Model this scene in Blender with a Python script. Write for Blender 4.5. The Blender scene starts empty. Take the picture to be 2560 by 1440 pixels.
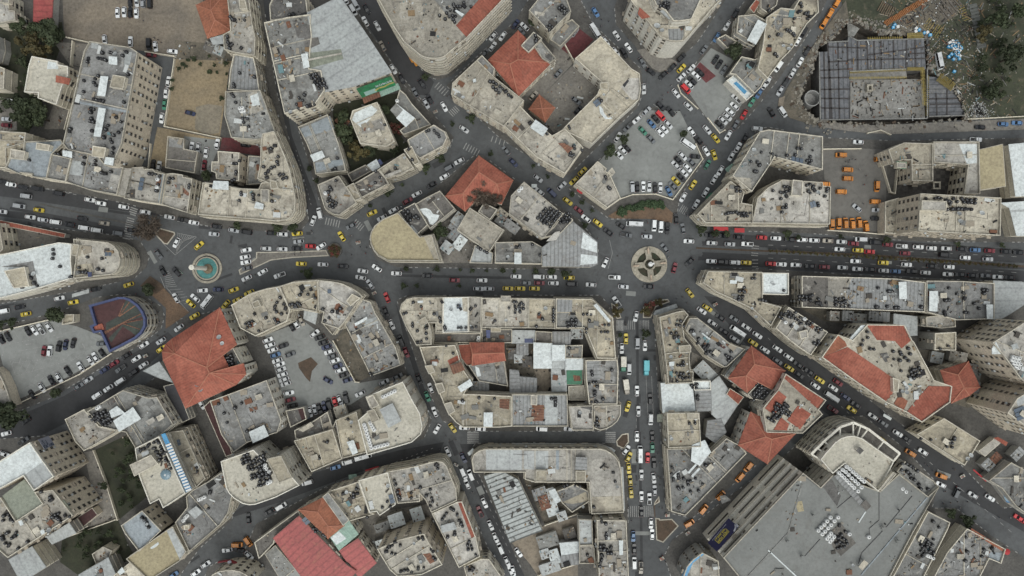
import bpy, bmesh, math, random
from mathutils import Vector, Matrix
from mathutils.geometry import tessellate_polygon
S = bpy.context.scene
COL = S.collection
R = math.radians
rnd = random.Random(7)
# ---------------------------------------------------------------- camera, light, exposure
H = 330.0            # drone height in metres
MPP = 0.17           # metres on the ground per photo pixel (2560 x 1440)
cam = bpy.data.objects.new('camera', bpy.data.cameras.new('camera'))
COL.objects.link(cam); S.camera = cam
cam.location = (0, 0, H); cam.rotation_euler = (0, 0, 0)
cam.data.sensor_width = 36.0
cam.data.lens = 36.0 * H / (2560 * MPP)
cam.data.clip_start = 1.0; cam.data.clip_end = 6000
w = bpy.data.worlds.new('World'); S.world = w; w.use_nodes = True
nt = w.node_tree; nt.nodes.clear()
sky = nt.nodes.new('ShaderNodeTexSky'); sky.sky_type = 'NISHITA'; sky.sun_disc = False
SUN_EL, SUN_ROT = R(62), R(165)
sky.sun_elevation = SUN_EL; sky.sun_rotation = SUN_ROT
sky.air_density = 1.0; sky.dust_density = 6.0; sky.ozone_density = 1.0
hs = nt.nodes.new('ShaderNodeHueSaturation'); hs.inputs['Saturation'].default_value = 0.26   # cloud cover: grey sky
bg = nt.nodes.new('ShaderNodeBackground'); bg.inputs['Strength'].default_value = 0.138
out = nt.nodes.new('ShaderNodeOutputWorld')
nt.links.new(sky.outputs[0], hs.inputs['Color']); tn = nt.nodes.new('ShaderNodeMix'); tn.data_type = 'RGBA'; tn.blend_type = 'MULTIPLY'; tn.inputs[0].default_value = 1.0; tn.inputs[7].default_value = (0.97, 1.0, 0.985, 1)
nt.links.new(hs.outputs[0], tn.inputs[6]); nt.links.new(tn.outputs[2], bg.inputs['Color']); nt.links.new(bg.outputs[0], out.inputs['Surface'])
sun = bpy.data.objects.new('sun', bpy.data.lights.new('sun', 'SUN'))
COL.objects.link(sun)
sun.data.energy = 0.5; sun.data.angle = R(70); sun.data.color = (0.985, 1.0, 0.955)
_d = Vector((math.sin(SUN_ROT) * math.cos(SUN_EL), math.cos(SUN_ROT) * math.cos(SUN_EL), math.sin(SUN_EL)))
sun.rotation_euler = (-_d).to_track_quat('-Z', 'Y').to_euler()
sun.location = _d * 400
S.view_settings.view_transform = 'Standard'; S.view_settings.look = 'None'
S.view_settings.exposure = -0.07; S.view_settings.gamma = 1.0
S.view_settings.use_curve_mapping = False
S.cycles.max_bounces = 4; S.cycles.diffuse_bounces = 2; S.cycles.glossy_bounces = 2
S.cycles.use_denoising = True
# ---------------------------------------------------------------- frames: photo tiles (each read at four times its size) and helpers
def fpx(f, x, y):
    if f == 'G': return x, y
    return int(f[2]) * 640 + x / 4.0, int(f[1]) * 360 + y / 4.0
def P2W(px, py, z=0.0):
    k = MPP * (H - z) / H
    return (px - 1280) * k, (720 - py) * k
def pts(s):
    return [tuple(float(v) for v in p.split(',')) for p in s.split()]
def poly_px(f, s):
    return [fpx(f, *p[:2]) for p in pts(s)]
def area(p):
    return 0.5 * sum(p[i][0] * p[(i + 1) % len(p)][1] - p[(i + 1) % len(p)][0] * p[i][1] for i in range(len(p)))
def ccw(p): return p if area(p) > 0 else p[::-1]
def inside(x, y, p):
    c = False; j = len(p) - 1
    for i in range(len(p)):
        if (p[i][1] > y) != (p[j][1] > y) and x < (p[j][0] - p[i][0]) * (y - p[i][1]) / (p[j][1] - p[i][1]) + p[i][0]: c = not c
        j = i
    return c
def offset(p, d):
    """offset a counter-clockwise polygon outwards by d (inwards when negative)"""
    n = len(p); o = []
    for i in range(n):
        a, b, c = p[i - 1], p[i], p[(i + 1) % n]
        e1 = Vector((b[0] - a[0], b[1] - a[1])); e2 = Vector((c[0] - b[0], c[1] - b[1]))
        if e1.length < 1e-4 or e2.length < 1e-4: o.append(b); continue
        e1.normalize(); e2.normalize()
        n1 = Vector((e1.y, -e1.x)); n2 = Vector((e2.y, -e2.x)); m = n1 + n2
        if m.length < 0.2: m = n1
        else: m = m.normalized() / max(0.45, m.normalized().dot(n1))
        o.append((b[0] + m.x * d, b[1] + m.y * d))
    return o
def wpoly(f, s, z): return ccw([P2W(x, y, z) for x, y in poly_px(f, s)])
def clean(p):
    q = []
    for v in p:
        if not q or abs(v[0] - q[-1][0]) + abs(v[1] - q[-1][1]) > 0.05: q.append(v)
    if len(q) > 2 and abs(q[0][0] - q[-1][0]) + abs(q[0][1] - q[-1][1]) < 0.05: q.pop()
    return q
def long_dir(p):
    b = max(range(len(p)), key=lambda i: (p[(i + 1) % len(p)][0] - p[i][0]) ** 2 + (p[(i + 1) % len(p)][1] - p[i][1]) ** 2)
    d = Vector((p[(b + 1) % len(p)][0] - p[b][0], p[(b + 1) % len(p)][1] - p[b][1])); d.normalize(); return d
# ---------------------------------------------------------------- materials
MATS = {}
def mat(name, build):
    if name not in MATS:
        m = bpy.data.materials.new(name); m.use_nodes = True; t = m.node_tree; t.nodes.clear()
        o = t.nodes.new('ShaderNodeOutputMaterial'); b = t.nodes.new('ShaderNodeBsdfPrincipled')
        t.links.new(b.outputs[0], o.inputs[0]); build(t, b); MATS[name] = m
    return MATS[name]
def noise(t, scale, detail=4, rough=0.55, vec=None, dist=0.0):
    n = t.nodes.new('ShaderNodeTexNoise'); n.inputs['Scale'].default_value = scale; n.inputs['Detail'].default_value = detail
    n.inputs['Roughness'].default_value = rough; n.inputs['Distortion'].default_value = dist
    if vec is not None: t.links.new(vec, n.inputs['Vector'])
    return n.outputs['Fac']
def ramp(t, fac, stops):
    r = t.nodes.new('ShaderNodeValToRGB'); e = r.color_ramp.elements
    while len(e) < len(stops): e.new(0.5)
    for el, (p, c) in zip(e, stops):
        el.position = p; el.color = (c, c, c, 1) if not isinstance(c, tuple) else (*c, 1)
    t.links.new(fac, r.inputs[0]); return r.outputs['Color']
def mix(t, a, b, fac, mode='MIX'):
    m = t.nodes.new('ShaderNodeMix'); m.data_type = 'RGBA'; m.blend_type = mode
    for sock, v in ((m.inputs[0], fac), (m.inputs[6], a), (m.inputs[7], b)):
        if isinstance(v, (int, float)): sock.default_value = v
        elif isinstance(v, tuple): sock.default_value = (*v, 1)
        else: t.links.new(v, sock)
    return m.outputs[2]
def geo(t): return t.nodes.new('ShaderNodeNewGeometry').outputs['Position']
def rand_tint(t, col, amt):
    oi = t.nodes.new('ShaderNodeObjectInfo')
    return mix(t, col, ramp(t, oi.outputs['Random'], [(0, 1 - amt), (1, 1 + amt)]), 1.0, 'MULTIPLY')
def weathered(name, a, b, stain, blotch=0.09, speck=0.9, stain_amt=0.55, tint=0.14, rough=0.9, lines=None, cells=0.0, grain=1.0):
    """concrete, screed, paint or metal sheet: two tones in blotches, dirt stains, fine grain"""
    def f(t, p):
        g = geo(t)
        c = mix(t, a, b, ramp(t, noise(t, blotch, 5, 0.6, g, 0.6), [(0.36, 0), (0.64, 1)]))
        st = ramp(t, noise(t, 0.23, 7, 0.7, g, 1.2), [(0.52, 0), (0.7, 1)])
        c = mix(t, c, stain, mix(t, 0.0 if False else (0, 0, 0), st, stain_amt))
        c = mix(t, c, ramp(t, noise(t, speck, 6, 0.75, g), [(0.3, 1 - 0.38 * grain), (0.5, 1.0), (0.72, 1 + 0.3 * grain)]), 1.0, 'MULTIPLY')
        if cells:
            vo = t.nodes.new('ShaderNodeTexVoronoi'); vo.distance = 'CHEBYCHEV'; vo.inputs['Scale'].default_value = cells; t.links.new(g, vo.inputs['Vector'])
            bw = t.nodes.new('ShaderNodeRGBToBW'); t.links.new(vo.outputs['Color'], bw.inputs[0])
            c = mix(t, c, ramp(t, bw.outputs[0], [(0.15, 0.82), (0.5, 1.0), (0.85, 1.16)]), 1.0, 'MULTIPLY')
            c = mix(t, c, stain, ramp(t, noise(t, 1.7, 3, 0.6, g, 2.0), [(0.6, 0), (0.68, 0.85)]))
            oi = t.nodes.new('ShaderNodeObjectInfo'); mu = t.nodes.new('ShaderNodeMath'); mu.operation = 'MULTIPLY'; mu.inputs[1].default_value = 7.31; fr = t.nodes.new('ShaderNodeMath'); fr.operation = 'FRACT'
            t.links.new(oi.outputs['Random'], mu.inputs[0]); t.links.new(mu.outputs[0], fr.inputs[0]); hv = t.nodes.new('ShaderNodeHueSaturation'); hv.inputs['Saturation'].default_value = 0.4; hv.inputs['Value'].default_value = 0.9; t.links.new(c, hv.inputs['Color'])
            c = mix(t, c, hv.outputs[0], ramp(t, fr.outputs[0], [(0.3, 0.0), (0.8, 0.9)]))
            c = mix(t, c, stain, ramp(t, noise(t, 0.11, 4, 0.65, g, 0.9), [(0.56, 0), (0.66, 0.55)]))
            c = mix(t, c, (0.47, 0.45, 0.40), ramp(t, noise(t, 0.16, 8, 0.72, g, 1.5), [(0.57, 0), (0.66, 0.6)]))
        if lines:
            uv = t.nodes.new('ShaderNodeUVMap').outputs[0]
            wv = t.nodes.new('ShaderNodeTexWave'); wv.bands_direction = 'X'; wv.inputs['Scale'].default_value = lines[0]
            wv.inputs['Distortion'].default_value = 0.15; t.links.new(uv, wv.inputs['Vector'])
            c = mix(t, c, ramp(t, wv.outputs['Fac'], [(0.0, lines[1]), (lines[2], 1.0)]), 1.0, 'MULTIPLY')
        c = rand_tint(t, c, tint); t.links.new(c, p.inputs['Base Color']); p.inputs['Roughness'].default_value = rough
    return mat(name, f)
def plain(name, c, rough=0.6, metal=0.0, grain=0.12, scale=1.0, tint=0.0, coat=0.0):
    def f(t, p):
        g = geo(t); col = mix(t, c, ramp(t, noise(t, scale, 5, 0.7, g), [(0.2, 1 - grain * 2), (0.8, 1 + grain)]), 1.0, 'MULTIPLY')
        if tint: col = rand_tint(t, col, tint)
        t.links.new(col, p.inputs['Base Color']); p.inputs['Roughness'].default_value = rough; p.inputs['Metallic'].default_value = metal
        if coat: p.inputs['Coat Weight'].default_value = coat; p.inputs['Coat Roughness'].default_value = 0.08
    return mat(name, f)
dirt = (0.11, 0.095, 0.08)
ROOF = {
 'C': weathered('tan_screed', (0.445, 0.40, 0.305), (0.315, 0.287, 0.227), dirt, cells=0.13),
 'L': weathered('cream_screed', (0.505, 0.468, 0.385), (0.385, 0.355, 0.29), (0.16, 0.14, 0.115), stain_amt=0.5, cells=0.13),
 'G': weathered('grey_concrete', (0.275, 0.28, 0.27), (0.21, 0.208, 0.195), (0.10, 0.095, 0.085), cells=0.13),
 'D': weathered('dark_concrete', (0.16, 0.15, 0.135), (0.115, 0.108, 0.10), (0.055, 0.05, 0.045), cells=0.13),
 'W': weathered('white_painted', (0.63, 0.67, 0.67), (0.56, 0.60, 0.60), (0.36, 0.36, 0.34), stain_amt=0.35, tint=0.06),
 'S': weathered('corrugated_grey', (0.27, 0.28, 0.28), (0.22, 0.225, 0.225), (0.15, 0.13, 0.11), tint=0.08, rough=0.55, lines=(0.2, 0.66, 0.35)),
 'Z': weathered('pale_metal_sheet', (0.40, 0.425, 0.42), (0.335, 0.35, 0.35), (0.22, 0.22, 0.21), stain_amt=0.4, tint=0.07, rough=0.5, lines=(0.06, 0.84, 0.1)),
 'R': weathered('red_tile', (0.36, 0.125, 0.085), (0.25, 0.075, 0.05), (0.16, 0.075, 0.055), blotch=0.14, stain_amt=0.6, tint=0.08, lines=(0.3, 0.85, 0.4)),
 'O': weathered('orange_tile', (0.375, 0.15, 0.09), (0.26, 0.10, 0.06), (0.17, 0.09, 0.06), blotch=0.14, stain_amt=0.6, tint=0.06, lines=(0.3, 0.85, 0.4)),
 'M': weathered('red_metal_sheet', (0.37, 0.085, 0.08), (0.30, 0.07, 0.067), (0.34, 0.15, 0.09), blotch=0.06, stain_amt=0.5, tint=0.05, rough=0.5, lines=(0.12, 0.74, 0.25)),
 'B': weathered('blue_grey_coating', (0.30, 0.335, 0.36), (0.25, 0.28, 0.30), (0.17, 0.17, 0.17), tint=0.05),
 'Y': weathered('sandy_screed', (0.385, 0.335, 0.215), (0.335, 0.29, 0.19), (0.23, 0.19, 0.13), stain_amt=0.4, tint=0.03),
 'K': weathered('black_sheet', (0.035, 0.035, 0.04), (0.028, 0.028, 0.03), (0.02, 0.02, 0.02), tint=0.05, rough=0.4),
 'E': weathered('pale_green_sheet', (0.27, 0.40, 0.33), (0.24, 0.36, 0.30), (0.2, 0.24, 0.2), tint=0.02, rough=0.5, lines=(0.35, 0.85, 0.25)),
 'V': weathered('olive_sheet', (0.25, 0.27, 0.215), (0.22, 0.24, 0.195), (0.16, 0.16, 0.13), tint=0.02, rough=0.5, lines=(0.5, 0.88, 0.25)),
 'T': weathered('green_tarpaulin', (0.02, 0.17, 0.09), (0.03, 0.13, 0.07), (0.05, 0.08, 0.05), blotch=0.4, rough=0.5),
 'U': weathered('blue_sheet', (0.07, 0.27, 0.50), (0.09, 0.32, 0.55), (0.1, 0.2, 0.3), stain_amt=0.2, rough=0.45),
 'N': weathered('dark_blue_sheet', (0.05, 0.065, 0.15), (0.045, 0.058, 0.125), (0.03, 0.03, 0.1), stain_amt=0.2, rough=0.5),
 'Q': weathered('slatted_metal', (0.40, 0.43, 0.42), (0.33, 0.35, 0.345), (0.24, 0.22, 0.2), tint=0.03, rough=0.6, lines=(0.17, 0.22, 0.35)),
 'X': weathered('rusted_sheet', (0.24, 0.12, 0.075), (0.17, 0.085, 0.06), (0.09, 0.06, 0.05), blotch=0.4, lines=(0.3, 0.6, 0.3)),
 'A': weathered('smooth_grey_screed', (0.222, 0.229, 0.22), (0.185, 0.191, 0.183), (0.15, 0.138, 0.12), blotch=0.05, stain_amt=0.35, tint=0.02, grain=0.45),
 'J': weathered('clean_cream_screed', (0.50, 0.475, 0.405), (0.42, 0.40, 0.335), (0.30, 0.27, 0.22), blotch=0.12, stain_amt=0.4, tint=0.04),
 'H': weathered('dark_green_sheet', (0.06, 0.072, 0.06), (0.05, 0.056, 0.05), (0.03, 0.03, 0.03), blotch=0.2, tint=0.02),
 'F': weathered('maroon_floor', (0.075, 0.035, 0.035), (0.06, 0.03, 0.03), (0.07, 0.04, 0.04), blotch=0.15),
}
WALL = {
 'c': weathered('cream_stone', (0.73, 0.68, 0.56), (0.64, 0.59, 0.48), (0.38, 0.33, 0.27), blotch=0.2, speck=1.6, stain_amt=0.45, tint=0.1),
 't': weathered('tan_stone', (0.69, 0.62, 0.50), (0.61, 0.54, 0.43), (0.38, 0.32, 0.25), blotch=0.2, speck=1.6, stain_amt=0.4, tint=0.08),
 'g': weathered('grey_render', (0.42, 0.415, 0.385), (0.34, 0.335, 0.315), (0.2, 0.19, 0.17), blotch=0.2, speck=1.4, tint=0.1),
 'l': weathered('light_stone', (0.72, 0.695, 0.62), (0.64, 0.615, 0.54), (0.36, 0.33, 0.29), blotch=0.2, speck=1.6, stain_amt=0.35, tint=0.06),
}
CAP = weathered('pale_coping', (0.55, 0.515, 0.43), (0.42, 0.39, 0.325), (0.18, 0.16, 0.13), blotch=0.35, speck=1.5, stain_amt=0.6, tint=0.22)
GLASS = plain('window_glass', (0.03, 0.035, 0.04), 0.15, grain=0.2)
FRAME = plain('window_stone', (0.36, 0.32, 0.26), 0.9, grain=0.15)
BLACKP = plain('black_plastic', (0.016, 0.016, 0.018), 0.42, grain=0.3)
WHITEP = plain('white_plastic', (0.66, 0.67, 0.66), 0.45, grain=0.06)
LIDM = plain('tank_lid', (0.2, 0.21, 0.22), 0.3, grain=0.2)
DISH = plain('dish_grey', (0.42, 0.44, 0.44), 0.5, grain=0.1, tint=0.3)
DISHR = plain('dish_rust', (0.16, 0.08, 0.05), 0.8, grain=0.2)
STEEL = plain('dull_steel', (0.24, 0.25, 0.25), 0.5, 0.6)
PANEL = plain('solar_glass', (0.11, 0.14, 0.18), 0.2, grain=0.1)
TYRE = plain('tyre_rubber', (0.02, 0.02, 0.02), 0.85)
CGLASS = plain('car_glass', (0.012, 0.014, 0.017), 0.06, grain=0.05)
RUBMIX = [plain('rubble_' + n, c, 0.9, grain=0.25, scale=3) for n, c in (('stone', (0.34, 0.30, 0.24)), ('grey', (0.2, 0.2, 0.19)), ('black', (0.025, 0.025, 0.025)),
          ('white', (0.60, 0.62, 0.61)), ('rust', (0.19, 0.09, 0.055)), ('dark', (0.075, 0.068, 0.06)), ('wood', (0.27, 0.19, 0.11)), ('teal', (0.16, 0.27, 0.29)))]
# ---------------------------------------------------------------- mesh builder
class MB:
    def __init__(s): s.v = []; s.f = []; s.m = []; s.uv = []
    def add(s, vs, fs, m=0, uvs=None):
        b = len(s.v); s.v += [tuple(v) for v in vs]
        for k, f in enumerate(fs):
            s.f.append([b + i for i in f]); s.m.append(m if isinstance(m, int) else m[k]); s.uv.append(None)
        if uvs: s.uv[-len(fs):] = uvs
    def flat(s, p, z, m=0, d=None):
        """one flat polygon facing up, any outline, with a metric UV along its longest edge"""
        p = clean(ccw(p)); d = d or long_dir(p); e = Vector((-d.y, d.x))
        tri = tessellate_polygon([[Vector((x, y, 0)) for x, y in p]])
        fs = []; us = []
        for t in tri:
            t = list(t); q = [p[i] for i in t]
            if area(q) < 0: t.reverse(); q.reverse()
            fs.append(t); us.append([(d.x * x + d.y * y, e.x * x + e.y * y) for x, y in q])
        s.add([(x, y, z) for x, y in p], fs, m, us)
    def prism(s, p, z0, z1, m=0, top=None, bottom=False, d=None, sides=True):
        p = clean(ccw(p)); n = len(p)
        if sides:
            s.add([(x, y, z0) for x, y in p] + [(x, y, z1) for x, y in p], [(i, (i + 1) % n, n + (i + 1) % n, n + i) for i in range(n)], m)
        if top is not None: s.flat(p, z1, top, d)
        if bottom:
            k = len(s.f); s.flat(p, z0, m, d)
            for i in range(k, len(s.f)):
                s.f[i].reverse()
                if s.uv[i]: s.uv[i].reverse()
    def ring(s, po, pi, z0, z1, m=0):
        n = len(po); assert n == len(pi)
        s.add([(x, y, z0) for x, y in po] + [(x, y, z1) for x, y in po] + [(x, y, z1) for x, y in pi] + [(x, y, z0) for x, y in pi],
              [f for i in range(n) for j in [(i + 1) % n] for f in ((i, j, n + j, n + i), (n + i, n + j, 2 * n + j, 2 * n + i), (2 * n + i, 2 * n + j, 3 * n + j, 3 * n + i), (3 * n + i, 3 * n + j, j, i))], m)
    def box(s, c, size, rot=0.0, m=0, tilt=None):
        hx, hy, hz = size[0] / 2, size[1] / 2, size[2] / 2; M = Matrix.Rotation(rot, 3, 'Z')
        if tilt is not None: M = M @ Matrix.Rotation(tilt, 3, 'X')
        vs = [Vector(c) + M @ Vector((sx * hx, sy * hy, sz * hz)) for sz in (-1, 1) for sx, sy in ((-1, -1), (1, -1), (1, 1), (-1, 1))]
        s.add(vs, [(3, 2, 1, 0), (4, 5, 6, 7), (0, 1, 5, 4), (1, 2, 6, 5), (2, 3, 7, 6), (3, 0, 4, 7)], m)
    def bar(s, a, b, w, h, m=0):
        a = Vector(a); b = Vector(b); d = b - a; L = d.length
        if L < 1e-3: return
        d /= L; e = d.cross(Vector((0, 0, 1)))
        e = Vector((1, 0, 0)) if e.length < 1e-3 else e.normalized()
        u = e.cross(d)
        vs = [q + e * sx * w / 2 + u * sz * h / 2 for q in (a, b) for sx, sz in ((-1, -1), (1, -1), (1, 1), (-1, 1))]
        s.add(vs, [(0, 1, 2, 3), (7, 6, 5, 4), (4, 5, 1, 0), (5, 6, 2, 1), (6, 7, 3, 2), (7, 4, 0, 3)], m)
    def lathe(s, prof, n=14, c=(0, 0, 0), m=0, cap=True):
        vs = [(c[0] + r * math.cos(2 * math.pi * i / n), c[1] + r * math.sin(2 * math.pi * i / n), c[2] + z) for r, z in prof for i in range(n)]
        fs = []; ms = []
        for k in range(len(prof) - 1):
            for i in range(n):
                fs.append((k * n + i, k * n + (i + 1) % n, (k + 1) * n + (i + 1) % n, (k + 1) * n + i)); ms.append(m if isinstance(m, int) else m[k])
        if cap:
            fs.append(tuple((len(prof) - 1) * n + i for i in range(n))); ms.append(m if isinstance(m, int) else m[-1])
        s.add(vs, fs, ms)
    def mesh(s, name, mats, smooth=False):
        me = bpy.data.meshes.new(name); me.from_pydata(s.v, [], s.f)
        for x in mats: me.materials.append(x)
        me.polygons.foreach_set('material_index', s.m)
        if any(u for u in s.uv):
            l = me.uv_layers.new(name='UVMap'); data = [0.0] * (2 * len(me.loops)); k = 0
            for u, f in zip(s.uv, s.f):
                for i in range(len(f)):
                    if u: data[2 * k], data[2 * k + 1] = u[i]
                    k += 1
            l.data.foreach_set('uv', data)
        if smooth: me.polygons.foreach_set('use_smooth', [True] * len(me.polygons))
        me.update(); return me
    def obj(s, name, mats, parent=None, smooth=False):
        return link(name, s.mesh(name, mats, smooth), parent)
def link(name, data, parent=None):
    o = bpy.data.objects.new(name, data); COL.objects.link(o)
    if parent: o.parent = parent; o.matrix_parent_inverse = Matrix.Translation(-Vector(parent.location)) if parent.rotation_euler.z == 0 else parent.matrix_basis.inverted()
    return o
def tag(o, label=None, cat=None, group=None, kind=None):
    if label: o['label'] = label
    if cat: o['category'] = cat
    if group: o['group'] = group
    if kind: o['kind'] = kind
    return o
def copy_to(o, parent=None):
    c = o.copy(); COL.objects.link(c)
    if parent: c.parent = parent; c.matrix_parent_inverse = o.matrix_parent_inverse.copy()
    return c
def empty(name, x, y, z, label, cat, group=None):
    o = bpy.data.objects.new(name, None); COL.objects.link(o); o.location = (x, y, z); o.empty_display_size = 1
    return tag(o, label, cat, group)
# ---------------------------------------------------------------- the setting: ground, roads, pavements, yards
ASPH = weathered('asphalt', (0.104, 0.109, 0.112), (0.078, 0.082, 0.085), (0.062, 0.062, 0.062), blotch=0.06, speck=0.5, stain_amt=0.75, tint=0.0, grain=0.5)
ASPH2 = weathered('pale_asphalt', (0.255, 0.265, 0.255), (0.205, 0.212, 0.204), (0.12, 0.12, 0.115), blotch=0.07, speck=0.6, stain_amt=0.4, tint=0.0, grain=0.35)
PAVE = weathered('paving', (0.105, 0.10, 0.092), (0.075, 0.072, 0.067), (0.045, 0.042, 0.04), blotch=0.16, speck=1.2, stain_amt=0.5, tint=0.05)
YARD = weathered('yard_concrete', (0.22, 0.205, 0.18), (0.165, 0.155, 0.14), (0.085, 0.078, 0.07), blotch=0.14, speck=1.0, tint=0.05)
BEIGE = weathered('beige_dirt', (0.255, 0.215, 0.165), (0.165, 0.145, 0.12), (0.125, 0.108, 0.085), blotch=0.045, speck=0.8, stain_amt=0.5, tint=0)
SAND = weathered('yellow_sand', (0.29, 0.23, 0.145), (0.225, 0.184, 0.125), (0.13, 0.118, 0.092), blotch=0.06, speck=0.9, stain_amt=0.35, tint=0)
SOIL = weathered('brown_soil', (0.10, 0.068, 0.047), (0.07, 0.052, 0.038), (0.04, 0.035, 0.02), blotch=0.3, speck=1.5, tint=0)
CLAY = weathered('brown_paving', (0.165, 0.108, 0.07), (0.13, 0.09, 0.062), (0.09, 0.065, 0.045), blotch=0.2, speck=1.5, tint=0)
GARD = weathered('garden_ground', (0.038, 0.042, 0.024), (0.025, 0.029, 0.018), (0.06, 0.05, 0.036), blotch=0.12, speck=1.1, stain_amt=0.6, tint=0)
RUBG = weathered('rubble_ground', (0.155, 0.135, 0.105), (0.09, 0.083, 0.068), (0.05, 0.048, 0.036), blotch=0.18, speck=1.4, stain_amt=0.7, tint=0)
SLOPE = weathered('weedy_slope', (0.06, 0.066, 0.04), (0.034, 0.04, 0.026), (0.13, 0.11, 0.08), blotch=0.07, speck=1.0, stain_amt=0.8, tint=0)
MAROON = weathered('maroon_paving', (0.14, 0.042, 0.045), (0.115, 0.04, 0.042), (0.09, 0.06, 0.06), blotch=0.1, tint=0)
CHECK = weathered('dark_court_paving', (0.10, 0.095, 0.088), (0.075, 0.07, 0.066), (0.05, 0.048, 0.045), blotch=0.5, tint=0)
PAINT = plain('road_paint', (0.34, 0.34, 0.33), 0.8, grain=0.45, scale=2.5)
PIT = [P2W(*p) for p in poly_px('T03', '478,470 590,405 680,330 790,205 900,215 1000,265 1090,310 1200,330 1580,372 1605,680 1700,740 1860,860 1990,1130 1960,1200 1500,1232 1000,1250 700,1236 505,1222 400,1160 330,1060 295,965 340,890 430,690 470,560')]
PIT = ccw(PIT)
def sheet_with_hole(mb, outer, hole, z, m=0):
    a = [Vector((x, y, 0)) for x, y in outer]; b = [Vector((x, y, 0)) for x, y in hole]
    allp = a + b; fs = []
    for t in tessellate_polygon([a, b]):
        t = list(t)
        if area([(allp[i].x, allp[i].y) for i in t]) < 0: t.reverse()
        fs.append(t)
    mb.add([(v.x, v.y, z) for v in allp], fs, m)
mb = MB(); sheet_with_hole(mb, [(-1600, -1600), (1600, -1600), (1600, 1600), (-1600, 1600)], PIT, -0.01)
tag(mb.obj('ground', [RUBG]), kind='structure')
mb = MB(); sheet_with_hole(mb, [(-262, -155), (262, -155), (262, 155), (-262, 155)], PIT, 0.0)
tag(mb.obj('road', [ASPH]), kind='structure')
mb = MB(); n = len(PIT)
mb.add([(x, y, -0.01) for x, y in PIT] + [(x, y, -9) for x, y in PIT], [(i, (i + 1) % n, n + (i + 1) % n, n + i) for i in range(n)]); mb.flat(PIT, -9)
tag(mb.obj('excavation_pit', [weathered('cut_rock', (0.16, 0.14, 0.115), (0.10, 0.09, 0.08), (0.05, 0.045, 0.04), blotch=0.4)]), kind='structure')
KERB = 0.13
FRESH_SHADE = weathered('fresh_and_shade_asphalt', (0.052, 0.053, 0.056), (0.042, 0.043, 0.045), (0.03, 0.03, 0.03), blotch=0.08, speck=0.6, stain_amt=0.4, tint=0.0, grain=0.4)
FRP = []; mb = MB()                                                   # darker asphalt: newer on the slanting street, canyon shade painted in on narrow ones
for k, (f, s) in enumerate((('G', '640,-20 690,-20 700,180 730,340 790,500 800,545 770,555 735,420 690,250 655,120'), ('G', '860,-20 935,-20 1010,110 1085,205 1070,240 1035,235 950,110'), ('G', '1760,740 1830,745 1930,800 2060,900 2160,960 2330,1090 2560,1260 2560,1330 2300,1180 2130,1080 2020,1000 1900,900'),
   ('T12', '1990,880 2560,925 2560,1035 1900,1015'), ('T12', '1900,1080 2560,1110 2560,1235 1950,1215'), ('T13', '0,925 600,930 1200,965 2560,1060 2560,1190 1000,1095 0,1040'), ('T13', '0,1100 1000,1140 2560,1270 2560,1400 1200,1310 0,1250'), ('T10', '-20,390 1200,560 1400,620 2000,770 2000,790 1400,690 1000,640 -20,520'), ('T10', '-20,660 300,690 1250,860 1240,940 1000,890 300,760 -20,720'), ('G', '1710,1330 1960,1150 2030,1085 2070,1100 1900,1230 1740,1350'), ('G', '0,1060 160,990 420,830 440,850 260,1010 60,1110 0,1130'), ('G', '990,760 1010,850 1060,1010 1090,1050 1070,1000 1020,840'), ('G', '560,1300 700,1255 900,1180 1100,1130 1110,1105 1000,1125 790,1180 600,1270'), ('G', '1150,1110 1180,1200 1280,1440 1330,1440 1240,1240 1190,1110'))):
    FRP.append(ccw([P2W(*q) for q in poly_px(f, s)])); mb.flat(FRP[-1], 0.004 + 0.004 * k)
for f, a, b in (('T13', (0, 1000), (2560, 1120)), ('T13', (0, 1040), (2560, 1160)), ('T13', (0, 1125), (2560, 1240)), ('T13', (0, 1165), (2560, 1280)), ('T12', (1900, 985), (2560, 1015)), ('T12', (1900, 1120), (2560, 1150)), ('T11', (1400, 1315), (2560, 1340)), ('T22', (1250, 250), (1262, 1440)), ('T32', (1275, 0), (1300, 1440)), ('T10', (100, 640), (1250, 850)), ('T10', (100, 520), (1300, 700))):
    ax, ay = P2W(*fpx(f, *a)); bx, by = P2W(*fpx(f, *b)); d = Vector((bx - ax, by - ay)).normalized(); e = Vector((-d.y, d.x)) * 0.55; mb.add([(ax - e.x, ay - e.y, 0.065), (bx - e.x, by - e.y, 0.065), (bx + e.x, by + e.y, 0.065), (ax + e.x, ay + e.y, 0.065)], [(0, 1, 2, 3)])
tag(mb.obj('road_resurfaced_and_shade', [FRESH_SHADE]), kind='structure')
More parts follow.
